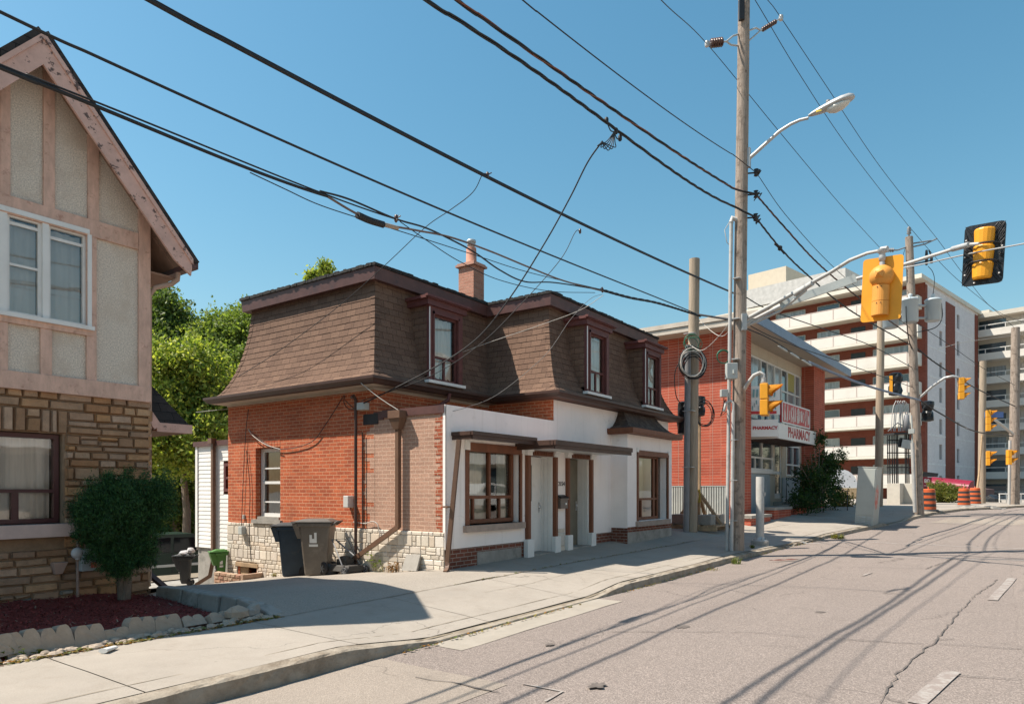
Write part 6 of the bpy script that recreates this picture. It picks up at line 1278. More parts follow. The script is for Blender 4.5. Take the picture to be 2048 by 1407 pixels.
# street lamp on the pole
LA = p1(315, 10, -.05); LX = LA.x; LP_ = [PX(u, v, LX) for u, v in ((1497, 318), (1513, 304), (1535, 284), (1560, 262), (1582, 248), (1600, 240), (1617, 236))]; LB = LP_[-1]
LT = thing('street_lamp', 'grey cobra head street lamp on a curved arm from tall pole', 'street lamp', tuple(LA))
m = MB(); m.tube(LP_, [.045, .044, .042, .04, .037, .035, .034], 10); m.box(LX - .05, LX + .05, LA.y - .08, LA.y + .06, LA.z - .25, LA.z + .22); part('lamp_arm', m, GALV, LT)
m = MB(); m.smooth = True; NN = 18; V = []; prof = [(0, .035, .02, .02), (.08, .07, .05, .04), (.25, .105, .085, .06), (.50, .15, .115, .06), (.72, .165, .125, .055), (.88, .14, .11, .05), (.97, .08, .07, .03), (1.0, .01, .01, .01)]
for (s, wd, hu, hd_) in prof:
    for j in range(NN): a = 2 * math.pi * j / NN; V.append((LB.x + wd * math.cos(a), LB.y - s * .98, LB.z + .05 + s * .13 + (hu if math.sin(a) > 0 else hd_) * math.sin(a)))
m.add(V, [(i * NN + j, (i + 1) * NN + j, (i + 1) * NN + (j + 1) % NN, i * NN + (j + 1) % NN) for i in range(len(prof) - 1) for j in range(NN)]); hd1 = part('lamp_head', m, GALV, LT)
m = MB(); m.smooth = True; V = []; prof = [(.38, .02, .02), (.45, .10, .09), (.58, .135, .14), (.74, .13, .13), (.86, .08, .07), (.9, .02, .02)]
for (s, wd, hh) in prof:
    for j in range(NN): a = 2 * math.pi * j / NN; V.append((LB.x + wd * math.cos(a), LB.y - s * .98, LB.z + .025 + s * .13 + hh * min(0, math.sin(a)) - .02))
m.add(V, [(i * NN + j, (i + 1) * NN + j, (i + 1) * NN + (j + 1) % NN, i * NN + (j + 1) % NN) for i in range(len(prof) - 1) for j in range(NN)]); part('lens', m, mat('frosted_lens', (.55, .53, .48), .25, .1, 3), hd1)
m = MB(); m.lathe((LB.x, LB.y - .42, LB.z + .22), [(.03, -.04), (.045, 0), (.045, .05), (.02, .06)], 10); part('photocell', m, DPVC, hd1)
m = MB(); m.box(LB.x - .1, LB.x - .085, LB.y - .3, LB.y - .18, LB.z + .03, LB.z + .08); part('wattage_tag', m, mat('tag_yellow', (.6, .45, .05), .6), hd1)
# ------------------------------------------------------------------ signal heads
def octo(m, c, r, x0, x1, n=8):
    """faceted housing along X in the plane of Y, Z"""
    P = [(c[1] + r * math.cos(math.pi / n + 2 * math.pi * k / n), c[2] + r * math.sin(math.pi / n + 2 * math.pi * k / n)) for k in range(n)]
    m.prism([(x0, y, z) for y, z in P], (x1 - x0, 0, 0))
def visor(m, c, r, L, ax):
    """tunnel visor opening along direction ax (unit, horizontal), cut away below"""
    ax = Vector(ax); sd_ = Vector((-ax.y, ax.x, 0)); n = 12; V = []; c = Vector(c)
    for k in range(n + 1):
        a = -.6 + (math.pi + 1.2) * k / n; d = sd_ * math.cos(a) * r + Vector((0, 0, math.sin(a) * r)); l = L * (.25 + .75 * max(0, math.sin(a)) ** .7) if math.sin(a) > 0 else L * .25
        V.append((c + d, c + d + ax * l))
    for (a, b), (a2, b2) in zip(V, V[1:]): m.face([a, a2, b2, b]); m.face([a, b, b2, a2])
def signal(lab, c, n, ax, sz=.30, mt=None, board=None, group='traffic signals hung over the street', cap=True, name='traffic_signal'):
    """n-section head, its lenses facing the horizontal unit vector ax; c is the middle of the back"""
    t = thing(name, lab, 'traffic signal', tuple(c), group=group); ax = Vector(ax); sd_ = Vector((-ax.y, ax.x, 0)); M3 = Matrix(((ax.x, sd_.x, 0), (ax.y, sd_.y, 0), (0, 0, 1))); h = sz * 1.12; c = Vector(c); mt = mt or AMBER
    m = MB()
    for k in range(n): z = (k - (n - 1) / 2) * h; m.obox(c + ax * .09 + Vector((0, 0, z)), (.18, sz * 1.05, h - .012), M3)
    hs = part('housing', m, mt, t, bevel=.015)
    for k in range(n):
        z = (k - (n - 1) / 2) * h; v = MB(); visor(v, c + ax * .18 + Vector((0, 0, z)), sz * .47, sz * .95, ax); part('visor', v, mt, hs); l = MB(); l.lathe(c + ax * .185 + Vector((0, 0, z)), [(sz * .42, -.004), (sz * .42, .0), (sz * .3, .02), (0, .03)], 16, M3 @ Matrix.Rotation(R(90), 3, 'Y')); part('lens', l, DARKDOOR, hs)
    return t
# A: yellow back plate seen from behind
SA = PD(1762, 576, 13.0); A = thing('traffic_signal', 'traffic signal seen from behind with plain yellow backplate and domed orange cover', 'traffic signal', tuple(SA), group='traffic signals hung over the street')
m = MB(); hw, hh, r = .345, .60, .06; pl = []
for (cx, cz, a0) in ((hw - r, hh - r, 0), (-hw + r, hh - r, 90), (-hw + r, -hh + r, 180), (hw - r, -hh + r, 270)):
    for k in range(5): a = R(a0 + 22.5 * k); pl.append((cx + r * math.cos(a), cz + r * math.sin(a)))
yaw = R(-4); Mz = Matrix.Rotation(yaw, 3, 'Z'); tl = Matrix.Rotation(R(2.5), 3, 'X')
def sa(x, y, z): q = Mz @ (tl @ Vector((x, y, z))); return SA + q
m.prism([sa(0.06, y, z) for y, z in pl], sa(.075, 0, 0) - sa(.06, 0, 0)); part('backplate', m, AMBER, A)
m = MB(); M4 = Mz @ tl
m.lathe(sa(0, .0, .22), [(.0, -.20), (.08, -.195), (.15, -.15), (.20, -.08), (.215, 0), (.20, .08), (.15, .15), (.08, .195), (0, .2)], 24, M4); dc = part('domed_cover', m, AMBER2, A, label='round orange cover at the back of the signal')
m = MB(); m.lathe(sa(-.0, .0, -.24), [(.11, -.25), (.148, -.28), (.15, -.27), (.15, -.02)], 24, M4, smooth=False); m.lathe(sa(-.0, .0, -.24), [(.146, -.012), (.147, .28)], 24, M4, smooth=False); part('cover_tube', m, AMBER2, A)
m = MB(); m.lathe(sa(-.20, 0, .22), [(.10, .0), (.085, .03), (.0, .13)], 4, M4 @ Matrix.Rotation(R(-90), 3, 'Y') @ Matrix.Rotation(R(45), 3, 'Z'), smooth=False); part('knob', m, AMBER2, dc)
for (y, z) in ((-.035, .0), (.035, .0), (-.035, -.30), (.035, -.30), (-.03, .09), (.03, .09)): m = MB(); m.lathe(sa(-.15, y, z), [(.009, -.006), (.009, .006)], 8, M4 @ Matrix.Rotation(R(90), 3, 'Y')); part('rivet', m, BLACK, A)
m = MB(); m.lathe(sa(.0, 0, .47), [(.045, -.08), (.05, .0), (.04, .04), (.06, .05), (.06, .12), (.05, .18), (.08, .2), (.08, .26)], 12); part('hanger', m, GALV, A)
for k in range(3):
    v = MB(); visor(v, sa(.10, 0, .38 - .38 * k), .15, .28, (math.cos(yaw), math.sin(yaw), 0)); part('visor', v, AMBER, A)
# B: black wrapped back plate
SB = PD(1965, 505, 13.0); B_ = thing('traffic_signal', 'traffic signal with three faceted yellow housings on a black wrapped backplate', 'traffic signal', tuple(SB), group='traffic signals hung over the street')
m = MB(); hw, hh = .33, .575; pl = []; yw = R(-8); MB2 = Matrix.Rotation(yw, 3, 'Z') @ Matrix.Rotation(R(3), 3, 'X')
def sb_(x, y, z): return SB + MB2 @ Vector((x, y, z))
r = .08
for (cx, cz, a0) in ((hw - r, hh - r, 0), (-hw + r, hh - r, 90), (-hw + r, -hh + r, 180), (hw - r, -hh + r, 270)):
    for k in range(4): a = R(a0 + 30 * k); pl.append((cx + r * math.cos(a), cz + r * math.sin(a)))
m.prism([sb_(.10, y, z) for y, z in pl], sb_(.13, 0, 0) - sb_(.10, 0, 0))
rr = random.Random(2)       # gathered plastic folds running to the edges
for k in range(64):
    a = rr.uniform(0, 6.28); d0 = rr.uniform(.2, .3); d1 = rr.uniform(.42, .66); y0, z0 = math.cos(a) * d0, math.sin(a) * d0 * 1.5; y1, z1 = max(-hw + .01, min(hw - .01, math.cos(a) * d1)), max(-hh + .01, min(hh - .01, math.sin(a) * d1 * 1.6)); m.tube([sb_(.095, y0, z0), sb_(.085, (y0 + y1) / 2, (z0 + z1) / 2), sb_(.098, y1, z1)], [.006, .014, .004], 5, False)
part('wrapped_backplate', m, BAG, B_)
for z in (.32, .0, -.32):
    m = MB(); n = 8; R0, R1 = .175, .16
    for (za, zb, ra, rb) in ((z - .155, z - .12, .14, R1), (z - .12, z + .12, R1, R0), (z + .12, z + .15, R0, .16)):
        for k in range(n):
            a0, a1 = math.pi / 2 + math.pi * k / n, math.pi / 2 + math.pi * (k + 1) / n
            m.face([sb_(.095 + ra * .85 * math.cos(a0), -ra * math.sin(a0), za), sb_(.095 + ra * .85 * math.cos(a1), -ra * math.sin(a1), za), sb_(.095 + rb * .85 * math.cos(a1), -rb * math.sin(a1), zb), sb_(.095 + rb * .85 * math.cos(a0), -rb * math.sin(a0), zb)])
    for zc2, ra in ((z - .155, .14), (z + .15, .16)): m.face([sb_(.095 + ra * .85 * math.cos(math.pi / 2 + math.pi * k / n), -ra * math.sin(math.pi / 2 + math.pi * k / n), zc2) for k in range(n + 1)])
    part('housing', m, AMBER, B_)
m = MB()
for (y, z) in ((.29, .3), (.3, -.02), (-.29, .1), (.28, -.36), (-.27, -.4), (.12, -.53)): m.lathe(sb_(.085, y, z), [(.016, -.01), (.016, .01)], 8)
part('clip', m, SIGNW, B_)
for z in (.165, -.165): m = MB(); m.tube([sb_(.09, -.24, z), sb_(-.06, -.16, z), sb_(-.085, 0, z), sb_(-.06, .16, z), sb_(.09, .24, z)], .014, 6); part('strap', m, BLACK, B_)
# mast arms
AR = thing('signal_mast_arm', 'pale steel mast arm curving up to the plain yellow backplate', 'mast arm', tuple(p1(640, 8)), group='signal mast arms on the tall pole')
def lp(a, b, f): return a.lerp(b, f)
e0, e1 = p1(640, 8), PD(1768, 500, 13.0)
m = MB(); path = [(1488, 640, 16.8), (1555, 604, 16.0), (1622, 566, 15.1), (1660, 545, 14.6), (1700, 520, 13.9), (1735, 506, 13.4), (1770, 499, 13.0)]
m.tube([PD(*p) for p in path], [.048, .046, .043, .04, .036, .032, .03], 12); m.tube([PD(1762, 500, 13.05), PD(1775, 498, 12.95)], .06, 10); part('arm_tube', m, PVC, AR)
m = MB(); m.tube([PD(1492, 652, 16.8), PD(1560, 622, 16.1), PD(1612, 580, 15.2)], .032, 10); m.tube([PD(1590, 588, 15.5), PD(1625, 566, 15.0)], .056, 10); part('brace', m, PVC, AR)
m = MB(); a = PD(1486, 645, 16.75); m.obox(a, (.12, .24, .40), Matrix.Rotation(R(-54), 3, 'Z')); part('pole_clamp', m, GALV, AR)
AR2 = thing('signal_mast_arm', 'pale steel mast arm running behind to the black wrapped signal', 'mast arm', tuple(p1(655, 8)), group='signal mast arms on the tall pole')
m = MB(); m.tube([PD(*p) for p in ((1490, 648, 16.75), (1580, 602, 16.4), (1660, 572, 15.8), (1740, 550, 15.2), (1830, 522, 14.4), (1890, 503, 13.6), (1930, 490, 13.1), (1958, 487, 12.85))], [.046, .045, .042, .04, .038, .034, .04, .025], 12); part('arm_tube', m, PVC, AR2); m = MB(); m.tube([PD(1905, 498, 13.4), PD(1938, 489, 13.0)], .052, 10); part('arm_clamp', m, GALV, AR2)
m = MB(); q = [(1540, 580, 16.4), (1705, 540, 15.2)]; a, b = PD(1560, 608, 16.0), PD(1712, 556, 15.3); m.beam(a + Vector((0, 0, -.02)), b, .05, .18); single('street_sign_blade', m, GREYM, 'long grey street sign blade seen edge on beside the mast arms', 'sign')
# pedestrian head on a bracket at pole
signal('amber two section signal on a short bracket at the tall pole, its visors pointing right', PD(1530, 799, 16.4) + Vector((0, .1, 0)), 2, (0.15, -.988, 0), .34, group='traffic signals hung over the street')
BR = thing('signal_bracket', 'curved pale bracket pipe holding the small two section signal', 'bracket', tuple(p1(785, 6)))
m = MB(); m.tube([p1(786, 6), PD(1497, 764, 16.6), PD(1508, 750, 16.5), PD(1520, 745, 16.4), PD(1527, 748, 16.4), PD(1527, 768, 16.4)], .045, 10); part('bracket_pipe', m, PVC, BR); m = MB(); m.lathe(PD(1527, 762, 16.4), [(.05, -.06), (.07, -.02), (.05, .02), (.06, .08)], 10); part('bracket_joint', m, GALV, BR)
# second pole with coils
P2D = 20.2; p2b = PD(1383, 1068, P2D); p2t = PD(1389, 518, P2D)
P2 = pole('utility_pole', 'shorter bare topped pole wound with cable coils beside the white house', p2t, p2b, .165, .15, WOOD2)
def p2(v, du=0, dd=0): f = (1068 - v) / 550.0; return PD(1383 + 6 * f + du, v, P2D + dd)
m = MB(); m.tube([p2(v, -11, -.15) for v in (1066, 900, 760, 690)], .09, 12); part('conduit', m, DPVC, P2)
for v in (668, 822, 934): m = MB(); a = p2(v, -6, -.1); m.obox(a, (.36, .3, .02)); part('strap', m, GALV, P2)
def coil(m, c, ru, rz, n, r, jit):
    rt = Vector((S, -CC, 0)); P = []
    for k in range(n * 22): a = 2 * math.pi * k / 22; j = 1 + jit * math.sin(k * .37) + jit * .6 * math.sin(k * .113); P.append(Vector(c) + rt * ru * j * math.cos(a) + Vector((-.02 * math.sin(k * .2) - .1, -.06, rz * j * math.sin(a))))
    m.tube(P, r, 5)
m = MB(); coil(m, p2(727, -3, -.25), .36, .42, 7, .013, .09); coil(m, p2(735, -1, -.28), .30, .33, 5, .013, .1); t_ = single('cable_coil', m, CABLE, 'thick coil of black cable tied to the shorter pole', 'cable coil', 'cable coils on the poles')
m = MB(); coil(m, p2(727, -3, -.30), .33, .38, 4, .014, .1); single('cable_coil', m, CABLEW, 'pale strands wound in with the black coil on the shorter pole', 'cable coil', 'cable coils on the poles')
m = MB(); coil(m, p2(688, -4, -.25), .22, .2, 4, .01, .2); single('cable_coil', m, CABLEG, 'tangle of green wire high on the shorter pole', 'cable coil', 'cable coils on the poles')
m = MB(); coil(m, PD(1445, 715, 16.95), .16, .16, 5, .011, .05); single('cable_coil', m, CABLEG, 'neat round green coil hanging left of the tall pole', 'cable coil', 'cable coils on the poles')
a = PD(1445, 712, 19.5)
# temporary stand with wrapped signals behind the second pole
SD2 = 21.2; sb0 = PD(1397, 1052, SD2); ST = thing('temporary_signal_stand', 'wooden temporary signal post braced on a pallet with concrete blocks', 'stand', (sb0.x, sb0.y, -1.2))
m = MB(); m.obox((sb0.x, sb0.y, (.2)), (.11, .11, 5.0)); m.v = [(x, y, min(z, PD(1397, 795, SD2).z)) for x, y, z in m.v]; part('post', m, LUMBER, ST)
m = MB(); z0 = -1.12
for dx, dy in ((.75, 0), (-.75, 0), (0, .75), (0, -.7)): m.beam((sb0.x + dx, sb0.y + dy, z0 + .08), (sb0.x + dx * .06, sb0.y + dy * .06, z0 + 1.0), .09, .09)
part('brace', m, LUMBER, ST)
m = MB()
for k in range(7): m.box(sb0.x - .85, sb0.x + .85, sb0.y - .85 + k * .27, sb0.y - .85 + k * .27 + .14, z0 + .02, z0 + .06)
for k in range(3): m.box(sb0.x - .85 + k * .8, sb0.x - .75 + k * .8, sb0.y - .85, sb0.y + .95, z0 - .1, z0 + .02)
part('pallet', m, LUMBER, ST)
m = MB(); a = PD(1398, 1000, SD2 - .1)
z_ = PD(1401, 985, SD2).z; m.box(sb0.x - .08, sb0.x - .06, sb0.y - .09, sb0.y + .09, z_ - .3, z_ + .1); part('notice', m, mat('notice_yellow', (.50, .38, .08), .7, .5, 40), ST)
for k, (dx, dy, lab) in enumerate(((-.45, -.42, 'concrete block weight at the front of the pallet'), (-.45, .42, 'concrete block weight at the left of the pallet'), (.45, -.40, 'concrete block weight at the right of the pallet'), (.42, .42, 'concrete block weight at the back of the pallet'))):
    m = MB(); m.box(-.21, .21, -.2, .2, 0, .30); o = bpy.data.objects.new('concrete_block', mesh_from(m, 'concrete_block', CONC2)); COL.objects.link(o); o.location = (sb0.x + dx, sb0.y + dy, z0 + .062); tag(o, lab, 'concrete block', 'concrete blocks weighing down the pallet'); add_bevel(o, .015)
def wrapped(lab, c, w_, h, seed, group='signals wrapped in black plastic'):
    rr = random.Random(seed); m = MB(); n = 12; V = []; lv = [-.5, -.46, -.3, -.1, 0.02, .12, .3, .46, .5]
    for z in lv:
        for j in range(n):
            a = 2 * math.pi * j / n; k = (.5 if abs(z) == .5 else 1) * rr.uniform(.82, 1.1) * (.82 if abs(z) < .05 else 1); V.append((c[0] + w_ * .5 * k * math.cos(a), c[1] + w_ * .5 * k * math.sin(a), c[2] + z * h))
    m.smooth = False; m.add(V, [(i * n + j, i * n + (j + 1) % n, (i + 1) * n + (j + 1) % n, (i + 1) * n + j) for i in range(len(lv) - 1) for j in range(n)] + [tuple(range(n))[::-1], tuple(range((len(lv) - 1) * n, len(lv) * n))]); return single('wrapped_signal', m, BAG, lab, 'traffic signal', group)
wrapped('black plastic wrapped signal left of the shorter pole', PD(1368, 836, 20.6), .40, 1.0, 1); wrapped('black plastic wrapped signal on top of the wooden temporary post', PD(1398, 812, 21.0), .36, .62, 2)
m = MB(); coil(m, PD(1407, 828, 20.8), .26, .36, 5, .011, .12); single('cable_coil', m, CABLE, 'loose black coil hanging on the temporary wooden post', 'cable coil', 'cable coils on the poles')
# bollard
bb = PD(1520, 1088, 18.5); BL = thing('steel_post', 'pale round steel signal post stub with a flanged foot', 'post', tuple(bb))
m = MB(); m.lathe(bb, [(.105, .1), (.105, 1.80), (.10, 1.815)], 20); m.lathe((bb.x, bb.y - .11, bb.z + 1.35), [(.04, -.05), (.04, .05)], 8); part('post_tube', m, PVC, BL); m = MB(); m.lathe(bb, [(.235, -.06), (.235, .085), (.215, .10)], 22); part('footing', m, CONC2, BL)
m = MB(); m.lathe(bb, [(.20, .10), (.20, .125), (.125, .13), (.11, .22)], 20)
for k in range(4): a = k * 1.57 + .6; m.lathe((bb.x + .165 * math.cos(a), bb.y + .165 * math.sin(a), bb.z + .125), [(.022, 0), (.022, .04)], 6)
part('flange', m, GALV, BL)
# leaning cabinet
cb = PD(1728, 1046, 23.8); CB = thing('utility_cabinet', 'tall grey utility cabinet leaning left with a red spray mark', 'cabinet', (cb.x, cb.y, cb.z - .05), R(-3))
Tl = Matrix.Rotation(R(-1.0), 4, 'Y') @ Matrix.Rotation(R(3.6), 4, 'X')
def cpart(nm, m, mt, par, bevel=0): m.v = [tuple(Tl @ Vector(p)) for p in m.v]; return part(nm, m, mt, par, local=True, bevel=bevel)
CABM = mat('cabinet_grey', (.36, .385, .36), .45, .08, 2, .04, dirt=(.36, .37, .34), ds=2)
m = MB(); m.box(-.02, .9, -.28, .30, 0, 1.98); bod = cpart('cabinet_body', m, CABM, CB, .012)
m = MB(); m.box(-.035, -.021, -.25, .27, .34, 1.94); cpart('door', m, CABM, bod, .006)
m = MB()
for c_ in range(3):
    for r_ in range(4): m.hexa([(-.045, -.2 + c_ * .17, .07 + r_ * .06), (-.02, -.2 + c_ * .17, .07 + r_ * .06), (-.02, -.09 + c_ * .17, .07 + r_ * .06), (-.045, -.09 + c_ * .17, .07 + r_ * .06), (-.025, -.2 + c_ * .17, .10 + r_ * .06), (-.02, -.2 + c_ * .17, .10 + r_ * .06), (-.02, -.09 + c_ * .17, .10 + r_ * .06), (-.025, -.09 + c_ * .17, .10 + r_ * .06)])
cpart('louvre', m, GREYM, bod)
m = MB(); m.box(-.03, .92, -.30, .32, 1.98, 2.01); cpart('cabinet_lid', m, CABM, CB)
m = MB()
for k in range(26): a = k * .2416; m.c = None
pts = [(.30 + .26 * math.cos(k * .35) * (1 + .15 * math.sin(k * 2.1)), -.284, .95 + .42 * math.sin(k * .35) * (1 + .12 * math.cos(k * 3))) for k in range(18)]
m.face(pts); cpart('spray_mark', m, mat('spray_red', (.55, .13, .10), .6, .3, 3, 0, dirt=(.46, .40, .36), ds=5, dlo=.45, dhi=.6), bod)
# ------------------------------------------------------------------ transformer pole and the others beyond
P3D = 27.5; p3b = PD(1838, 1026, P3D); p3t = PD(1818, 474, P3D)
P3 = pole('utility_pole', 'tall pole with grey transformer cans at the bend of street', p3t, p3b, .185, .14, WOOD)
def p3(v, du=0, dd=0): f = (1026 - v) / 552.0; return PD(1838 - 20 * f + du, v, P3D + dd)
for (u, vt, vb, r, dd) in ((1866, 600, 642, .29, 0.0), (1820, 600, 645, .29, -.45), (1781, 640, 656, .29, .5)):
    vt2 = 600 if u != 1781 else 618
    c = PD(u, vb, P3D + dd); h = (vb - vt2) / 1377 * P3D; T = MB(); T.lathe(c, [(.25, 0), (r, .03), (r, h - .05), (r + .02, h - .04), (r + .02, h), (r - .04, h + .05), (0, h + .08)], 22); tr = part('transformer', T, mat('transformer_grey_%d' % u, (.42, .47, .49), .4, .06, 2), P3)
    q = MB(); q.lathe((c.x + .05, c.y, c.z + h + .05), [(.06, 0), (.08, .06), (.06, .1), (.09, .16), (.05, .2)], 10); part('bushing', q, mat('porcelain_%d' % u, (.5, .52, .52), .3), tr)
m = MB(); m.tube([p3(611), PD(1852, 611, P3D)], .05, 8); m.tube([p3(636), PD(1852, 636, P3D)], .05, 8); m.tube([p3(625), PD(1795, 632, P3D + .3)], .05, 8); part('transformer_bracket', m, GALV, P3)
m = MB(); m.tube([p3(495), PD(1850, 488, P3D), PD(1874, 477, P3D)], .03, 6); m.tube([p3(488), PD(1830, 486, P3D), PD(1862, 481, P3D)], .03, 6); m.tube([p3(492), PD(1795, 500, P3D), PD(1770, 500, P3D)], .03, 6); m.lathe(p3(474), [(.03, 0), (.03, .1), (.09, .14), (.05, .2), (.09, .24), (.05, .3), (.08, .34), (.03, .42)], 10); insul(m, PD(1772, 500, P3D), PD(1788, 500, P3D), 4, .09); part('crossarm', m, DPVC, P3)
m = MB(); m.tube([p3(530), PD(1865, 520, P3D), PD(1858, 500, P3D)], .03, 6); m.lathe(PD(1853, 515, P3D), [(.04, -.3), (.06, 0), (.04, .3)], 8); m.lathe(PD(1863, 520, P3D), [(.05, -.12), (.05, .12)], 8); part('fuse_cutout', m, BLACK, P3)
m = MB()
for pp, r_ in (([(1866, 590, 0), (1869, 560, 0), (1865, 543, 0), (1856, 532, 0)], .012), ([(1883, 606, 0), (1884, 635, 0), (1870, 655, 0), (1830, 665, 0)], .018), ([(1812, 612, -.7), (1813, 640, -.65), (1818, 680, -.3), (1827, 705, 0)], .018), ([(1814, 485, 0), (1804, 520, 0), (1800, 560, 0)], .009)): m.tube(spline([PD(u, v, P3D + dd) for u, v, dd in pp], 6), r_, 5)
part('drop_lead', m, CABLE, P3)
m = MB(); m.tube([p3(v, -8, -.2) for v in (1024, 960, 900, 885)], .07, 10); part('conduit', m, PVC, P3)
a = p3(800, -6, -.3); m = MB(); m.tube([p3(885, -8, -.2), p3(830, -8, -.2)], .03, 6); m.obox(PD(1823, 862, P3D - .3), (.25, .2, .18)); part('cable_box', m, GREYM, P3)
P4 = pole('utility_pole', 'plain pale pole under the yellow backplate without crossarm', PD(1762, 634, 33), PD(1757, 1013, 33), .19, .16, WOOD2)
P5 = pole('utility_pole', 'plain pale bare pole beyond the orange barrels', PD(1966, 722, 39.6), PD(1963, 1012, 39.6), .20, .17, WOOD2)
P6 = pole('utility_pole', 'dark weathered pole farthest right with signals and cables', PD(2031, 655, 37.7), PD(2028, 1012, 37.7), .26, .20, WOOD)
m = MB(); m.tube([PD(2018, 1010, 37.4), PD(2020, 880, 37.4)], .07, 8); part('conduit', m, PVC, P6)
m = MB(); m.tube([PD(1950, 1010, 38.5), PD(1958, 950, 39)], .06, 8); m.tube([PD(1958, 950, 39), PD(1964, 870, 39.4)], .05, 8); part('leaning_brace', m, LUMBER, P5)
# far signals
signal('amber three section signal on an arm high on the transformer pole', PD(1917, 777, 26.5), 3, (0.25, -.97, 0), .25)
m = MB(); m.tube([p3(800, 4), PD(1865, 772, 27), PD(1890, 755, 26.7), PD(1905, 752, 26.5), PD(1918, 754, 26.5), PD(1918, 760, 26.5)], .05, 8); part('signal_arm', m, GALV, P3)
signal('amber signal with pale visor beneath the blue street name sign', PD(1972, 841, 33), 3, (0.2, -.98, 0), .30)
signal('small amber signal at mid height on the plain bare pole', PD(1972, 916, 38), 2, (.1, -.99, 0), .36); signal('small amber signal fixed to the left side of the rightmost pole', PD(2014, 914, 37), 2, (.3, -.95, 0), .36)
m = MB(); m.tube([PD(2026, 868, 37.4), PD(2005, 850, 35.5), PD(1988, 838, 34), PD(1980, 834, 33)], .07, 8); part('signal_arm', m, GALV, P6)
m = MB(); a = PD(1988, 829, 33.2); m.obox(a, (.9, .03, .28), Matrix.Rotation(R(-54), 3, 'Z')); single('street_name_sign', m, mat('sign_blue', (.10, .17, .36), .5), 'small blue street name sign above the amber signal', 'sign')
wrapped('dark wrapped signal hanging left of the transformer pole', PD(1791, 768, 28.5), .50, .95, 5); wrapped('dark wrapped signal with torn plastic right of transformer pole', PD(1855, 822, 28.5), .46, .85, 6)
m = MB(); a = PD(1782, 768, 28.4); m.obox(a, (.03, .12, .7)); single('signal_backplate', m, AMBER, 'thin amber plate edge left of the dark wrapped signal', 'backplate')
# steel frame on concrete plinths
GD = 37.5
GN = thing('steel_sign_gantry', 'black steel gantry with platform and white hoops on concrete plinths', 'gantry', tuple(PD(1787, 1013, GD)))
for ua in (1774, 1808):
    a = PD(ua, 1014, GD); m = MB(); zt = PD(ua, 966, GD).z; Mg = Matrix.Rotation(R(-10), 3, 'Z'); q = Mg @ Vector((.47, -.32, 0)); m.obox((a.x + q.x, a.y + q.y, (zt + a.z) / 2 - .1), (.95, .64, zt - a.z + .2), Mg); part('plinth', m, mat('pale_plinth_%d' % ua, (.50, .47, .41), .85, .1, 2), GN, bevel=.01)
m = MB()
for u in (1776, 1780, 1785, 1789, 1793, 1796, 1811, 1814, 1818, 1826): m.tube([PD(u, 966, GD + .2), PD(u - 1, 866, GD + .2)], .03, 6)
for v in (934, 905, 880): m.beam(PD(1774, v, GD + .2), PD(1826, v, GD + .2), .05, .06)
part('column', m, BLACK, GN)
m = MB(); m.beam(PD(1778, 868, GD), PD(1826, 866, GD), 1.0, .10); m.beam(PD(1798, 884, GD), PD(1828, 890, GD - .2), .3, .5); part('platform', m, BLACK, GN)
m = MB(); m.beam(PD(1804, 886, GD - .4), PD(1822, 889, GD - .4), .05, .46); part('notice_board', m, GREYM, GN)
m = MB()
for k, (u0, u1) in enumerate(((1782, 1802), (1787, 1806), (1797, 1816), (1800, 1819), (1790, 1812))): m.tube([PD(u0, 862, GD), PD(u0 + 2, 830, GD), PD(u0 + 5, 812, GD), PD((u0 + u1) / 2, 801, GD), PD(u1 - 4, 808, GD), PD(u1 - 1, 825, GD), PD(u1, 862, GD)], .022, 6)
part('hoop', m, PVC, GN); m = MB(); m.tube([PD(1776, 862, GD), PD(1795, 845, GD), PD(1826, 862, GD)], .03, 5); m.lathe(PD(1813, 845, GD), [(.0, -.5), (.14, -.4), (.17, 0), (.12, .4), (0, .5)], 10); part('cable_reel', m, DPVC, GN)
# construction barrels
def barrel(lab, loc):
    t = thing('construction_barrel', lab, 'barrel', loc, group='striped orange construction barrels'); m = MB(); m.m = 0
    st = [(.0, .30, 2), (.02, .29, 0), (.22, .285, 0), (.22, .285, 1), (.34, .28, 1), (.34, .28, 0), (.46, .27, 0), (.46, .27, 1), (.58, .265, 1), (.58, .265, 0), (.70, .26, 0), (.70, .255, 1), (.82, .25, 1), (.82, .25, 0), (.94, .24, 0), (.97, .20, 0)]
    for (z0, r0, k0), (z1, r1, k1) in zip(st, st[1:]):
        if z1 - z0 < 1e-4: continue
        m.m = 1 if k0 == 1 and k1 == 1 else 0; o = 0; m.smooth = True; n = 20; V = [(r * math.cos(6.2832 * j / n), r * math.sin(6.2832 * j / n), z) for r, z in ((r0, z0), (r1, z1)) for j in range(n)]; m.add(V, [(j, (j + 1) % n, n + (j + 1) % n, n + j) for j in range(n)])
    m.m = 0; m.smooth = False; m.face([(.20 * math.cos(6.2832 * j / 20), .20 * math.sin(6.2832 * j / 20), .97) for j in range(20)]); part('drum', m, [ORANGE, mat('barrel_stripe', (.05, .04, .04), .4)] if 'barrel_stripe' not in MT else [ORANGE, MT['barrel_stripe']], t, local=True)
    m = MB(); m.lathe((0, 0, 0), [(.40, .0), (.41, .04), (.36, .10), (.30, .11)], 20); part('rubber_base', m, BLACK, t, local=True); m = MB(); m.tube([(-.1, 0, .96), (-.1, 0, 1.04), (.1, 0, 1.04), (.1, 0, .96)], .018, 6); part('handle', m, ORANGE, t, local=True); return t
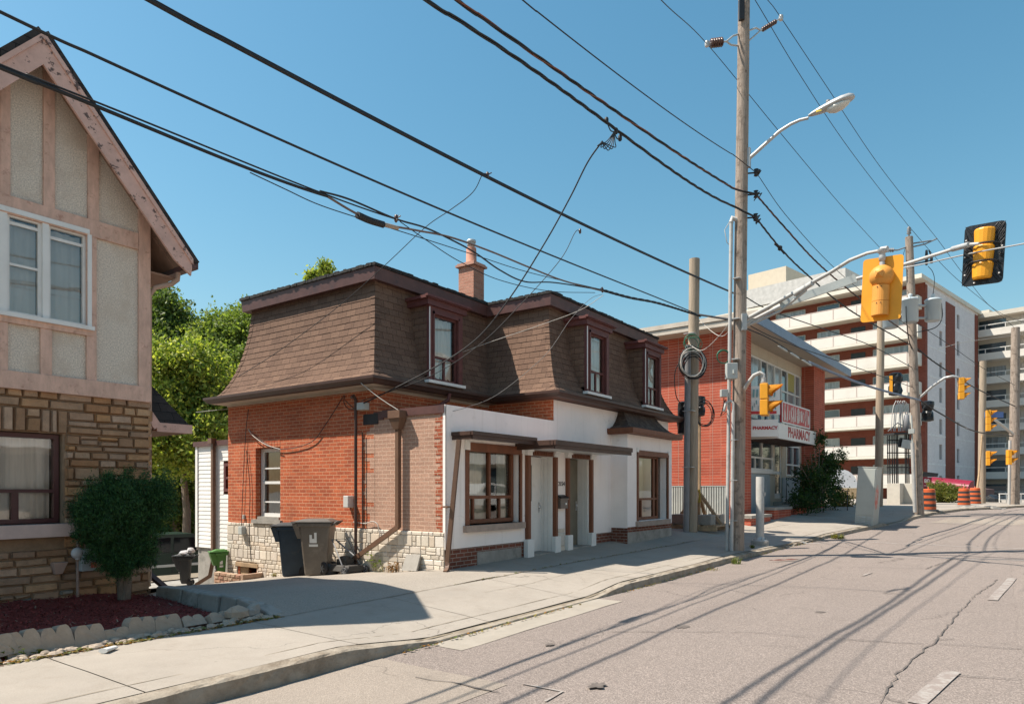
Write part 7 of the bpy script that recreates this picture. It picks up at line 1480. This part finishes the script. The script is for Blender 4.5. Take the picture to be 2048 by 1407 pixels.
for (u, v, d, lab) in ((1857, 1023, 29, 'orange and black striped barrel beside the transformer pole'), (1928, 1013, 36, 'orange and black striped barrel on the rubble right of the hedge'), (1950, 1010, 38, 'orange and black striped barrel at the foot of the plain bare pole')): p = PD(u, v, d); barrel(lab, (p.x, p.y, p.z))
m = MB()
for k in range(60): p = PD(rnd.uniform(1915, 2010), 1017 + rnd.uniform(-2, 2), 34 + rnd.uniform(-1, 1)); s = rnd.uniform(.05, .2); r = rock((p.x, p.y, p.z), (s * 2, s * 2, s * .6), None, k + 50); m.add(r.v, r.f)
struct('broken_kerb_rubble', m, CONC2, 'stuff')
# ------------------------------------------------------------------ WIRES
def smooth(P, deg=3, n=26):
    """hang surveyed points of one span on a single smooth curve"""
    P = [Vector(p) for p in P]; s_ = [0.0]
    for a, b in zip(P, P[1:]): s_.append(s_[-1] + math.hypot(b.x - a.x, b.y - a.y))
    f = [np.poly1d(np.polyfit(s_, [p[k] for p in P], deg if k == 2 else 1)) for k in range(3)]
    return [Vector([float(q(s_[-1] * i / (n - 1))) for q in f]) for i in range(n)]
def wire(lab, P, r, mt, twist=None, n=8, name='overhead_wire', group='overhead wires', extra=None):
    C = spline(P, n); m = MB()
    if twist:
        rad, pitch, cnt, mats = twist; L = 0; pl = [0]
        F = []; tot = 0; D = []
        for a, b in zip(C, C[1:]):
            k = max(1, int((b - a).length / (pitch / 9)))
            for i in range(k): D.append(a.lerp(b, i / k))
        D.append(C[-1])
        for s_ in range(cnt):
            pts = []; tot = 0
            for i, p in enumerate(D):
                if i: tot += (p - D[i - 1]).length
                t = (D[min(i + 1, len(D) - 1)] - D[max(0, i - 1)]).normalized(); x = t.cross(Vector((0, 0, 1))).normalized(); y = x.cross(t); a = 2 * math.pi * (tot / pitch + s_ / cnt + .15 * math.sin(tot * 1.3)); pts.append(p + (x * math.cos(a) + y * math.sin(a)) * rad)
            m.m = mats[s_] if mats else 0; m.tube(pts, r, 5)
    else: m.tube(C, r, 6)
    if extra: extra(m)
    return single(name, m, mt, lab, 'wire', group)
def back(P, k=3.0):
    """carry a street wire on past the frame along its own line"""
    a, b = Vector(P[0]), Vector(P[1]); d = (a - b).normalized(); return [a + d * k * 2.2 + Vector((0, 0, k * .18)), a + d * k + Vector((0, 0, k * .03))] + [Vector(p) for p in P]
T0, T1 = (-4, 6.0), (19.5, 7.2)          # telecom run in plan
E0, E1_ = (-4, 5.3), (17.0, 5.2)           # power run in plan
def TL(L): return [PL(u, v, T0, T1) for u, v in L]
def EL(L): return [PL(u, v, E0, E1_) for u, v in L]
W1 = smooth(TL([(300, 0), (470, 95), (640, 183), (770, 246), (860, 300), (985, 357), (1125, 430), (1257, 493), (1398, 556), (1480, 592)]))
wire('thickest black telephone cable crossing highest over the roofs', back(W1), .021, CABLE)
wire('thin steel strand lashed to the thickest cable', back([p + Vector((0, 0, .03)) for p in W1]), .008, CABLE)
W2 = smooth(TL([(0, 30), (85, 71), (256, 133), (400, 198), (512, 252), (640, 317), (760, 374), (887, 423), (1010, 471), (1081, 500), (1230, 562), (1367, 615), (1392, 628)]))
wire('second black telephone cable, passing over the gable tip', back(W2), .0135, CABLE)
W3 = smooth(TL([(0, 132), (85, 174), (170, 204), (250, 232), (380, 290), (512, 345), (600, 373), (655, 393)]))
wire('lowest bundled cable crossing the pink gable to a splice', back(W3), .0165, CABLE)
wire('thin strand just above the lowest bundled cable', back(smooth(TL([(0, 124), (85, 166), (180, 203), (250, 228), (400, 283), (512, 332), (600, 372), (680, 400), (790, 437)]))), .009, CABLE)
wire('pale splice length of the lowest cable above the mansard', TL([(655, 393), (715, 428), (768, 448), (830, 460), (900, 474), (980, 502), (1060, 535), (1130, 562), (1210, 583)]), .014, mat('brown_sheath', (.16, .11, .09), .6))
m = MB(); m.tube(spline(TL([(715, 430), (740, 441), (766, 449)]), 4), .045, 8); single('splice_case', m, CABLE, 'black sleeve splice case on the lowest cable', 'splice', 'cable splices'); m = MB(); m.tube(TL([(768, 449), (795, 456)]), .03, 8); single('splice_case', m, mat('tan_tape', (.4, .3, .22), .7), 'tan taped joint right after the black sleeve', 'splice', 'cable splices')
W3b = TL([(1205, 580), (1260, 595), (1320, 607), (1401, 632)])
wire('twisted cable bundle from mid span to the shorter pole', W3b, .012, CABLE, (.020, 1.3, 4, None))
wire('looser looping strand hanging below the twisted bundle', TL([(640, 382), (700, 399), (790, 437), (850, 455), (900, 478), (950, 505), (1000, 540), (1050, 563), (1110, 565), (1205, 580)]), .012, CABLE)
wire('thin wire falling from the splice across the chimney', TL([(500, 345), (570, 378), (640, 410), (740, 443), (850, 478), (950, 510), (1060, 545), (1200, 578)]), .006, CABLE)
wire('thin wire sagging from clamp to the second roof corner', TL([(800, 443), (860, 485), (920, 523), (1000, 560), (1100, 582), (1190, 585)]), .006, CABLE)
for (u, v, lab) in ((792, 437, 'rusty clamp on the looping strand right of the splice'), (975, 350, 'rusty clamp on the thickest cable where a drop wire leaves it'), (1205, 580, 'rusty clamp where the pale drop wire leaves the cable bundle'), (1160, 462, 'loose clamp on the thickest cable holding the slack telephone drop')):
    p = PL(u, v, T0, T1); m = MB(); m.lathe(p, [(.012, -.05), (.025, -.03), (.025, .03), (.012, .05)], 7)
    for k in range(5): q = p + Vector((rnd.uniform(-.02, .02), rnd.uniform(-.02, .02), rnd.uniform(-.02, .02))); m.tube([p, q + Vector((rnd.uniform(-.09, .09), rnd.uniform(-.05, .05), rnd.uniform(-.05, .06)))], .009, 5)
    single('cable_clamp', m, PORC, lab, 'clamp', 'clamps on the telephone cables')
W5 = smooth(EL([(850, 0), (950, 60), (1050, 130), (1130, 183), (1205, 232), (1245, 275), (1320, 325), (1400, 375), (1465, 412)])) + [SP['W5']]
wire('black twisted power cable that carries the house drop', back(W5), .0125, CABLE, (.0145, 1.5, 3, None))
W6 = smooth(EL([(915, 0), (1005, 65), (1100, 130), (1200, 200), (1300, 270), (1400, 335), (1470, 378)])) + [SP['W6']]
wire('black and rust twisted power cable above the house drop', back(W6), .0125, [CABLE, CABLE2], (.0145, 1.6, 3, [0, 0, 1]))
W7 = smooth(EL([(1045, 0), (1150, 83), (1260, 167), (1370, 247), (1470, 312)])) + [SP['W7']]
wire('thin single wire running to the lamp bracket height', back(W7), .010, CABLE)
P3w = lambda u, v, d=P3D: PD(u, v, d)
wire('primary wire tied to the left insulator of the tall pole', [EL([(1200, -140)])[0], PL(1322, 0, (0, 4.9), (17, 4.95)), IL, PD(1560, 265, 18.8), PD(1680, 408, 22.5), PD(1763, 499, P3D)], .009, CABLE)
wire('primary wire passing over the top of the tall pole', [PD(1440, -110, 14.5), PD(1510, 0, 16.2), PD(1600, 150, 18.3), PD(1700, 300, 21.5), PD(1818, 453, P3D)], .009, CABLE)
wire('primary wire tied to the right insulator of the tall pole', [PD(1480, -60, 15.5), PD(1535, 0, 16.8), IR, PD(1650, 168, 19.2), PD(1760, 333, 22.8), PD(1874, 477, P3D)], .009, CABLE)
wire('twisted power cable beyond the tall pole, lower of two', [SP['W5'], PD(1560, 495, 18.5), PD(1610, 545, 20), PD(1700, 620, 23), PD(1822, 690, P3D)], .012, CABLE, (.014, 1.2, 3, None))
wire('twisted power cable beyond the tall pole, upper of two', [SP['W6'], PD(1570, 455, 18.5), PD(1640, 530, 20.5), PD(1730, 605, 23.5), PD(1822, 672, P3D)], .012, [CABLE, CABLE2], (.014, 1.2, 3, [0, 0, 1]))
wire('thin wire beyond the tall pole above the twisted pair', [SP['W7'], PD(1580, 440, 18.8), PD(1690, 555, 22.5), PD(1820, 655, P3D)], .009, CABLE)
wire('dark clamp wire from the tall pole toward transformer pole', [PD(1488, 592, 17), PD(1540, 620, 18.2), PD(1640, 655, 21), PD(1740, 690, 24), PD(1825, 735, P3D)], .014, CABLE)
wire('second telephone cable between the tall and transformer poles', [PD(1480, 640, 17), PD(1560, 680, 18.5), PD(1700, 730, 22.5), PD(1828, 775, P3D)], .012, CABLE)
wire('blue grey sleeved cable sagging low past the pharmacy roof', [PD(1490, 655, 17), PD(1545, 680, 18), PD(1622, 726, 20.5), PD(1750, 776, 24), PD(1832, 798, P3D)], .014, CABLE)
m = MB(); m.tube(spline([PD(1618, 724, 20.4), PD(1680, 751, 22), PD(1750, 776, 24), PD(1840, 800, P3D - .3)], 6), .04, 8); single('cable_sleeve', m, CABLEB, 'thick blue grey sleeve on the low cable by the pharmacy', 'cable')
for k in range(3):
    p = PD(1560 + k * 24, 694 + k * 14, 18.5 + k * .6); m = MB(); m.tube([PD(1556 + k * 24, 691.5 + k * 14, 18.4 + k * .6), PD(1559 + k * 24, 693 + k * 14, 18.5 + k * .6), PD(1572 + k * 24, 701 + k * 14, 18.8 + k * .6), PD(1575 + k * 24, 703 + k * 14, 18.9 + k * .6)], [.012, .03, .03, .012], 8); single('cable_joint', m, GREYM, ('grey cable joint nearest the tall pole', 'grey middle cable joint under the pharmacy soffit', 'grey cable joint where the blue sleeve begins')[k], 'cable joint', 'cable joints under the pharmacy soffit')
wire('low cable from the transformer pole down to rightmost pole', [PD(1840, 800, P3D), PD(1880, 826, 29), PD(1950, 862, 33), PD(2026, 872, 37.4)], .03, CABLE)
wire('high wire from transformer pole top to rightmost pole', [PD(1818, 453, P3D), PD(1900, 545, 30), PD(1985, 616, 34), PD(2029, 655, 37.4)], .010, CABLE)
wire('high wire leaving the frame past the black wrapped signal', [PD(1874, 477, P3D), PD(1940, 565, 30.5), PD(1990, 619, 33), PD(2060, 648, 38), PD(2200, 690, 46)], .010, CABLE)
wire('mid height wire from transformer cans to rightmost pole', [PD(1824, 640, P3D), PD(1900, 690, 30), PD(1965, 735, 34), PD(2030, 770, 37.5)], .012, CABLE)
wire('twisted cable from the transformer pole to rightmost pole', [PD(1826, 690, P3D), PD(1875, 728, 29), PD(1950, 775, 33), PD(2030, 812, 37.5)], .014, CABLE, (.018, 1.0, 3, None))
wire('pale guy wire crossing the white end wall', [PD(1876, 698, 33), PD(1935, 683, 36), PD(2050, 668, 42)], .012, CABLEW)
wire('pale signal span wire leaving at the right edge', [PD(1800, 537, 15.0), PD(1850, 527, 14.4), PD(1940, 507, 13.2), PD(2048, 487, 11.8), PD(2250, 448, 10)], .014, GALV)
wire('cable from the shorter pole across to the tall pole', [PD(1392, 628, P2D), PD(1430, 634, 18.6), PD(1470, 640, 17)], .03, CABLE); wire('thin wires sagging between the two near poles', [PD(1397, 640, P2D), PD(1440, 672, 18.5), PD(1468, 650, 17)], .010, CABLEW)
wire('pale wire looping from the green tangle to tall pole', [PD(1380, 690, P2D - .3), PD(1405, 700, 19.3), PD(1440, 670, 18), PD(1462, 640, 17)], .011, CABLEW)
wire('black feed cable hanging down the left of the shorter pole', [PD(1376, 705, 20.1), PD(1351, 740, 20.3), PD(1352, 790, 20.4), PD(1366, 812, 20.5)], .014, CABLE)
# house drops
hm = PX(727, 806, 9.0)
DR = [EL([(1212, 284)])[0], EL([(1190, 300)])[0]]
dA = PL(1205, 282, E0, E1_)
def drop(uv, a, b):
    """a span whose sight-line points are spread evenly between two ends"""
    P = [Vector(a)]; d0 = Vector(a).dot(Vector((CC, S, 0))); d1 = Vector(b).dot(Vector((CC, S, 0)))
    for k, (u, v) in enumerate(uv): f = (k + 1) / (len(uv) + 1); P.append(PD(u, v, 1 / ((1 - f) / d0 + f / d1)))
    return P + [Vector(b)]
wire('thick black service drop from the twisted cable to the house mast', drop([(1175, 325), (1140, 395), (1090, 485), (1020, 595), (950, 680), (850, 745)], dA, hm), .013, CABLE, group='service drops to the house', name='service_drop')
wire('slack telephone drop running beside the thick one to the house', drop([(1150, 465), (1120, 520), (1040, 610), (960, 688), (860, 752)], PL(1160, 462, T0, T1), hm + Vector((0, .05, .05))), .007, CABLE, group='service drops to the house', name='service_drop')
wire('thin drop wire slanting over the lit mansard face to its left eave', drop([(945, 385), (900, 420), (850, 455), (770, 530), (680, 610), (560, 700)], PL(965, 348, T0, T1), PX(478, 752, 8.95)), .007, CABLE, group='service drops to the house', name='service_drop')
wire('pale drop wire passing across the house to the rear annex', drop([(1160, 620), (1080, 650), (985, 682), (900, 712), (800, 742), (720, 765), (600, 795), (500, 812)], PL(1207, 590, T0, T1), PX(392, 824, 8.8)), .006, CABLEW, group='service drops to the house', name='service_drop')
wire('thin wire falling in front of the second dormer to the parapet', drop([(1180, 598), (1140, 640), (1090, 710), (1000, 785), (940, 812)], PL(1205, 588, T0, T1), PX(880, 828, 9.1)), .0045, mat('grey_wire', (.16, .15, .14), .6), group='service drops to the house', name='service_drop')
wire('short pale wire from eave corner down to the roof scupper', [PX(722, 766, 8.8), PX(760, 796, 8.9), PX(800, 822, 9.0)], .009, CABLEW, group='service drops to the house', name='service_drop')
m = MB()
c0 = PL(1228, 264, E0, E1_)
for (u, v) in ((1213, 241), (1232, 262), (1240, 276)):
    p = PL(u, v, E0, E1_); m.lathe(p, [(.02, -.05), (.035, -.03), (.035, .03), (.02, .05)], 8); m.tube(spline([p, p.lerp(c0, .5) + Vector((0, 0, -.06)), c0], 5), .010, 5)
for k in range(6): q = PL(1195 + k * 7, 297 - 3 * abs(k - 3), E0, E1_); m.tube(spline([c0, c0.lerp(q, .5) + Vector((.02, 0, -.05)), q + Vector((0, 0, -.03)), PL(1205, 284, E0, E1_)], 5), .008, 5)
single('drop_connector', m, CABLE, 'black connector cluster where the house drop leaves the twisted cable', 'connector')
p = PD(1560, 496, 18.5); m = MB(); m.lathe(p, [(.02, -.07), (.06, -.04), (.06, .04), (.02, .07)], 8); m.tube([p + Vector((-.15, .1, .1)), p, p + Vector((.15, -.08, -.12))], .03, 6); single('drop_connector', m, CABLE, 'black connectors on the twisted cable right of the tall pole', 'connector')
# ------------------------------------------------------------------ BINS, mower, truck
def bin_(lab, loc, rz, body, lid, sx=1.0, h=1.0, mark=None, name='wheeled_bin', group='wheeled rubbish bins'):
    """front lip looks along local -Y, wheels and handle along +Y; any city mark is on the +X side"""
    t = thing(name, lab, 'bin', loc, rz, group); w0, d0, w1, d1 = .20 * sx, .23 * sx, .285 * sx, .33 * sx; m = MB(); zk = h * .62
    wk, dk = w0 + (w1 - w0) * .62, d0 + (d1 - d0) * .62
    m.hexa([(-w0, -d0, .04), (w0, -d0, .04), (w0, d0, .04), (-w0, d0, .04), (-w1, -d1, h), (w1, -d1, h), (w1, d1, h), (-w1, d1, h)])
    b = part('bin_body', m, body, t, local=True, bevel=.035)
    m = MB(); m.box(-w1 - .018, w1 + .018, -d1 - .018, d1 + .018, h - .07, h - .004)
    m.hexa([(-w1 * .8, -d1 - .04, h - .30), (w1 * .8, -d1 - .04, h - .30), (w1 * .8, -d1 + .04, h - .30), (-w1 * .8, -d1 + .04, h - .30), (-w1 * .98, -d1 - .13, h - .012), (w1 * .98, -d1 - .13, h - .012), (w1 * .98, -d1, h - .012), (-w1 * .98, -d1, h - .012)]); part('rim', m, body, b, local=True, bevel=.01)
    m = MB(); m.box(-w1 - .03, w1 + .03, -d1 - .14, d1 + .05, h, h + .028); m.hexa([(-w1 - .01, -d1 - .09, h + .028), (w1 + .01, -d1 - .09, h + .028), (w1 + .01, d1 + .02, h + .028), (-w1 - .01, d1 + .02, h + .028), (-w1 * .75, -d1 * .8, h + .07), (w1 * .75, -d1 * .8, h + .07), (w1 * .75, d1 * .8, h + .07), (-w1 * .75, d1 * .8, h + .07)]); part('lid', m, lid, t, local=True, bevel=.012)
    m = MB(); m.tube([(-w1 * .8, d1 + .02, h - .05), (-w1 * .8, d1 + .12, h + .02), (w1 * .8, d1 + .12, h + .02), (w1 * .8, d1 + .02, h - .05)], .018, 7); part('handle', m, lid, t, local=True)
    for s_ in (-1, 1):
        m = MB(); rw = .14 * min(1, sx * 1.3); m.lathe((s_ * (w0 - .01), d0 + .05 * sx, rw), [(rw * .4, -.03), (rw * .93, -.03), (rw, -.018), (rw, .018), (rw * .93, .03), (rw * .4, .03)], 16, Matrix.Rotation(R(90), 3, 'Y')); part('wheel', m, BLACK, t, local=True)
    m = MB(); m.tube([(-w0 - .01, d0 + .05, .13), (w0 + .01, d0 + .05, .13)], .015, 6); part('axle', m, CHROME, t, local=True)
    m = MB(); m.tube([(-w0 * .8, -d0 - .03, h * .46), (w0 * .8, -d0 - .03, h * .46)], .016, 6); part('catch_bar', m, CHROME, t, local=True)
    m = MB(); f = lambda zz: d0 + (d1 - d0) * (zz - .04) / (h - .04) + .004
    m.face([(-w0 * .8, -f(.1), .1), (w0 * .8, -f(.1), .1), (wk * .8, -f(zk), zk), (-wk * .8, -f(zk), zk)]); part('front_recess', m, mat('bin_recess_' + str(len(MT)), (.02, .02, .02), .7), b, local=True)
    if mark:
        m = MB(); x, z, wd, hh = mark; g_ = lambda zz: w0 + (w1 - w0) * (zz - .04) / (h - .04) + .006
        for (y0, y1, z0, z1) in ((x - wd, x + wd, z - hh, z - hh + .045), (x - wd * .85, x - wd * .3, z - hh + .07, z + hh * .6), (x + wd * .2, x + wd * .75, z - hh + .07, z + hh * .9), (x - wd * .3, x + wd * .2, z - hh + .07, z - hh + .15)):
            m.face([(g_(z0), y0, z0), (g_(z0), y1, z0), (g_(z1), y1, z1), (g_(z1), y0, z1)])
        part('city_mark', m, SIGNW, b, local=True)
    return t
BLUEB = mat('bin_navy', (.024, .042, .062), .5, .2, 4, .05, dirt=(.085, .085, .08), ds=5, dlo=.56, dhi=.9); GREYB = mat('bin_grey_brown', (.15, .125, .10), .5, .15, 4, .05, dirt=(.21, .175, .14), ds=5); LIDB = mat('lid_black', (.05, .052, .055), .5, .2, 5, .05, dirt=(.13, .125, .12), ds=4, dlo=.5, dhi=.8); LIDG = mat('lid_grey', (.105, .095, .085), .5, .2, 5, .05); GREENB = mat('bin_green', (.06, .17, .035), .5, .12, 3)
bin_('dark navy wheeled bin at the pale stone wall, behind the grey brown one', (8.70, 11.62, zdrive(8.7, 11.6) - .02), R(228), BLUEB, LIDB, .88, 1.04); bin_('grey brown wheeled bin with a white city mark beside the navy bin', (8.62, 10.78, zdrive(8.6, 10.75) - .02), R(216), GREYB, LIDG, .90, 1.05, (-.02, .74, .085, .14))
p = PD(441, 1164, 15.9); bin_('small green organics bin at the corner of the stone base', (p.x, p.y, p.z - .04), R(250), GREENB, GREENB, .36, .74, (.0, .48, .04, .08))
p = PD(371, 1170, 15.6); bin_('open black bin full of pale rubbish bags near the pickup truck', (p.x, p.y, p.z), R(225), mat('bin_black', (.03, .033, .036), .45, .2, 4), MT['bin_black'], .38, .66)
m = MB(); r = rock((p.x, p.y, p.z + .72), (.15, .14, .08), None, 77); r2 = rock((p.x + .08, p.y - .08, p.z + .78), (.10, .10, .08), None, 78); m.add(r.v, r.f); m.add(r2.v, r2.f); single('rubbish_bag', m, mat('pale_plastic_bag', (.50, .48, .48), .3, .15, 6, .8, 16), 'pale plastic rubbish bags heaped on the open black bin', 'bag')
# lawn mower
mw = PX(676, 1136, 8.75); MW = thing('lawn_mower', 'old dusty lawn mower with a tube handle beside the bins', 'lawn mower', (mw.x, mw.y, zdrive(8.7, mw.y)))
zb = zdrive(8.7, mw.y); m = MB(); m.hexa([(8.6, mw.y - .45, zb + .08), (9.05, mw.y - .45, zb + .08), (9.05, mw.y + .25, zb + .08), (8.6, mw.y + .25, zb + .08), (8.65, mw.y - .42, zb + .2), (9.0, mw.y - .42, zb + .2), (9.0, mw.y + .2, zb + .2), (8.65, mw.y + .2, zb + .2)]); part('deck', m, mat('mower_dark', (.06, .055, .05), .6, .3), MW, bevel=.02)
m = MB(); m.box(8.74, 8.96, mw.y - .22, mw.y + .04, zb + .2, zb + .30); m.lathe((8.84, mw.y - .1, zb + .30), [(.10, 0), (.10, .05), (.05, .06)], 14); part('engine', m, MT['mower_dark'], MW, bevel=.015)
for (y, x, r_) in ((mw.y + .2, 8.56, .125), (mw.y - .42, 8.56, .09), (mw.y + .2, 9.06, .125), (mw.y - .42, 9.06, .09)):
    m = MB(); m.lathe((x, y, zb + r_), [(r_ * .55, -.03), (r_ * .9, -.03), (r_, -.015), (r_, .015), (r_ * .9, .03), (r_ * .55, .03)], 18, Matrix.Rotation(R(90), 3, 'Y')); wl = part('wheel', m, BLACK, MW); m = MB(); m.lathe((x - .032, y, zb + r_), [(.0, -.003), (r_ * .2, -.003), (r_ * .2, .01)], 8, Matrix.Rotation(R(90), 3, 'Y'))
    for k in range(6): a = k * 1.047; m.beam((x - .03, y, zb + r_), (x - .03, y + r_ * .6 * math.cos(a), zb + r_ + r_ * .6 * math.sin(a)), .012, .012)
    part('hub', m, DPVC, wl)
m = MB(); hl_, hr_ = PX(672, 1078, 8.7), PX(708, 1106, 8.7); m.tube([(8.6, mw.y - .3, zb + .2), (8.62, hl_.y + .02, hl_.z), (9.0, hl_.y + .02, hl_.z), (9.02, mw.y - .3, zb + .2)], .014, 6); m.tube([PX(708, 1110, 8.8), PX(672, 1079, 8.8)], .016, 6); m.tube([PX(685, 1100, 8.8), PX(684, 1092, 8.8)], .01, 5); part('handle', m, DPVC, MW)
for (u, lab, tl_, dx) in ((815, 'flat grey paving slab leaning on the stone base', .25, .0), (828, 'thin dark slab leaning beside the flat grey one', .35, .03)):
    p = PX(u, 1140, 8.98); m = MB(); m.hexa([(8.93, p.y - .10, p.z), (8.97, p.y - .10, p.z), (8.97, p.y + .11, p.z), (8.93, p.y + .11, p.z), (9.08, p.y - .03 - dx, p.z + .28), (9.11, p.y - .03 - dx, p.z + .28), (9.11, p.y + .12, p.z + .28), (9.08, p.y + .12, p.z + .28)]); single('leaning_slab', m, CONC2, lab, 'slab', 'slabs leaning on the wall')
m = MB(); m.beam(PD(285, 1136, 11.2), PD(335, 1178, 11.0), .10, .05); single('dark_plank', m, DBROWN, 'dark plank leaning by the end of the retaining wall', 'plank')
# pickup truck at the back
TK = thing('pickup_truck', 'dark green pickup truck parked under trees behind the annex', 'truck', tuple(PD(350, 1150, 22.5)), R(-8))
c = PD(350, 1150, 22.5); TKG = mat('truck_glass', (.006, .008, .009), .06, .2, 1, 0, spec=.22); TKM = mat('truck_green', (.013, .028, .021), .3, .2, 2, 0, spec=.3); Mt = Matrix.Translation((c.x, c.y, -3.2)) @ Matrix.Rotation(R(-8), 4, 'Z'); 
TK.location = (c.x, c.y, -3.2)
def side(pts, y0, y1): return [(x, y0, z) for x, z in pts]
m = MB(); prof = [(-3.0, .55), (2.5, .5), (2.65, .7), (2.6, 1.08), (1.45, 1.2), (1.15, 1.22), (-3.05, 1.2), (-3.05, .7)]
m.prism([(x, -.9, z) for x, z in prof], (0, 1.8, 0)); tb = part('body', m, TKM, TK, local=True, bevel=.05)
m = MB(); cab = [(-1.6, 1.2), (1.2, 1.2), (.55, 1.72), (.3, 1.78), (-1.1, 1.78), (-1.35, 1.72)]; lo = [(x, -.86, z) for x, z in cab]; hi = [(x, .86, z) for x, z in cab]
for q in (lo, hi):
    for k in range(len(q)):
        if q[k][2] > 1.5: q[k] = (q[k][0], q[k][1] * .82, q[k][2])
m.face(lo); m.face(hi[::-1])
for k in range(6): m.face([lo[k], hi[k], hi[(k + 1) % 6], lo[(k + 1) % 6]][::-1])
part('cab', m, TKM, TK, local=True, bevel=.03)
def cw(x, z): f = (z - 1.2) / .52; return (x, -.868 + .155 * max(0, f) - .012, z)
for q in ([(-.35, 1.24), (.95, 1.24), (.50, 1.66), (-.30, 1.68)], [(-1.5, 1.24), (-.45, 1.24), (-.40, 1.68), (-1.3, 1.66)]):
    m = MB(); m.face([cw(x, z) for x, z in q]); part('side_window', m, TKG, TK, local=True)
m = MB(); m.face([(1.12, -.78, 1.26), (1.12, .78, 1.26), (.62, .66, 1.70), (.62, -.66, 1.70)]); m.v = [(x + .06, y, z) for x, y, z in m.v]; part('windscreen', m, TKG, TK, local=True)
m = MB(); m.box(.65, .85, -1.12, -.92, 1.22, 1.42); part('wing_mirror', m, BLACK, TK, local=True, bevel=.03); m = MB(); m.box(-3, 2.5, -.925, -.90, .78, .86); part('side_moulding', m, GREYM, TK, local=True)
m = MB(); m.box(-.42, -.40, -.915, -.9, .6, 1.2); m.box(1.0, 1.02, -.915, -.9, .6, 1.2); m.box(-.28, -.12, -.93, -.9, 1.06, 1.1); part('door_seam', m, BLACK, TK, local=True)
for x in (-2.0, 1.75):
    for y in (-.85, .85):
        m = MB(); m.lathe((x, y, .38), [(.2, -.12), (.36, -.12), (.39, -.06), (.39, .06), (.36, .12), (.2, .12)], 20, Matrix.Rotation(R(90), 3, 'X')); wl = part('wheel', m, BLACK, TK, local=True); m = MB(); m.lathe((x, y + (-.1 if y < 0 else .1), .38), [(.0, -.02), (.2, -.02), (.2, .02), (0, .02)], 14, Matrix.Rotation(R(90), 3, 'X')); part('rim', m, GALV, wl, local=True)
# across the street, behind the photographer: what the shop windows and the shaded fronts look out on
OS = thing('storefront_building', 'pale two storey shop row across the street mirrored in the shop windows', 'building', (25, -13, -1.4))
BO = ((0, -13), (-1, 0), (0, -1)); holes = []
for k in range(9): x = -6 + k * 7.2; holes += [(-x - 5.2, -x, -.9, 1.5, .25), (-x - 2.2, -x - .4, 3.2, 4.9, .15), (-x - 4.8, -x - 3.0, 3.2, 4.9, .15)]
m = MB(); m.wall(BO, -60, 12, -1.8, 6.6, holes); m.box(-12, 60, -22, -13.02, 6.55, 6.6); m.wall(((-12, -13), (0, -1), (1, 0)), 0, 9, -1.8, 6.6); part('front_wall', m, mat('pale_storefront', (.55, .48, .40), .85, .2, 1.5), OS)
m = MB(); m.box(-11.9, 60, -12.98, -12.7, 1.75, 2.75); part('sign_band', m, SIGNW, OS)
for k, h in enumerate(holes):
    m = MB(); m.bx(BO, h[0], h[1], .2 if h[4] > .2 else .1, .22 if h[4] > .2 else .12, h[2], h[3]); part('shop_window' if h[4] > .2 else 'window', m, AGLASS, OS)
CW = thing('parked_car', 'white hatchback parked across the street, mirrored in the left shop window', 'car', (31, -7.6, -1.15)); CWM = mat('car_white', (.75, .75, .74), .25, .03, 2, 0, spec=.6)
m = MB(); prof = [(-2.15, .32), (2.1, .3), (2.2, .5), (2.1, .78), (1.2, .95), (.55, 1.38), (.2, 1.46), (-1.3, 1.45), (-1.95, 1.0), (-2.2, .85)]; m.prism([(x, -.86, z) for x, z in prof], (0, 1.72, 0)); part('body', m, CWM, CW, local=True, bevel=.08)
for q in ([(-.35, .98), (.95, .98), (.42, 1.34), (-.30, 1.36)], [(-1.6, 1.0), (-.45, .98), (-.40, 1.36), (-1.25, 1.36)]):
    m = MB(); m.face([(x, .872, z) for x, z in q]); part('side_window', m, AGLASS, CW, local=True)
for x in (-1.35, 1.35):
    for y in (-.8, .8):
        m = MB(); m.lathe((x, y, .32), [(.18, -.1), (.30, -.1), (.32, -.05), (.32, .05), (.30, .1), (.18, .1)], 18, Matrix.Rotation(R(90), 3, 'X')); part('wheel', m, BLACK, CW, local=True)
# crumpled rag in the gutter
p0 = PG(1565, 1122); m = MB(); m.grid(lambda x, y: (p0.x + x * .5 - y * .2, p0.y - x * .35 + y * .3 - .05, zr(p0.x) + .02 + .035 * abs(math.sin(x * 6 + y * 3) * math.cos(y * 7)) + .01), fr(-.5, .6, .06), fr(-.25, .3, .06)); single('crumpled_rag', m, mat('rag_brown', (.20, .10, .08), .9, .35, 9, .5), 'crumpled brown rag lying in the gutter near the tall pole', 'litter')
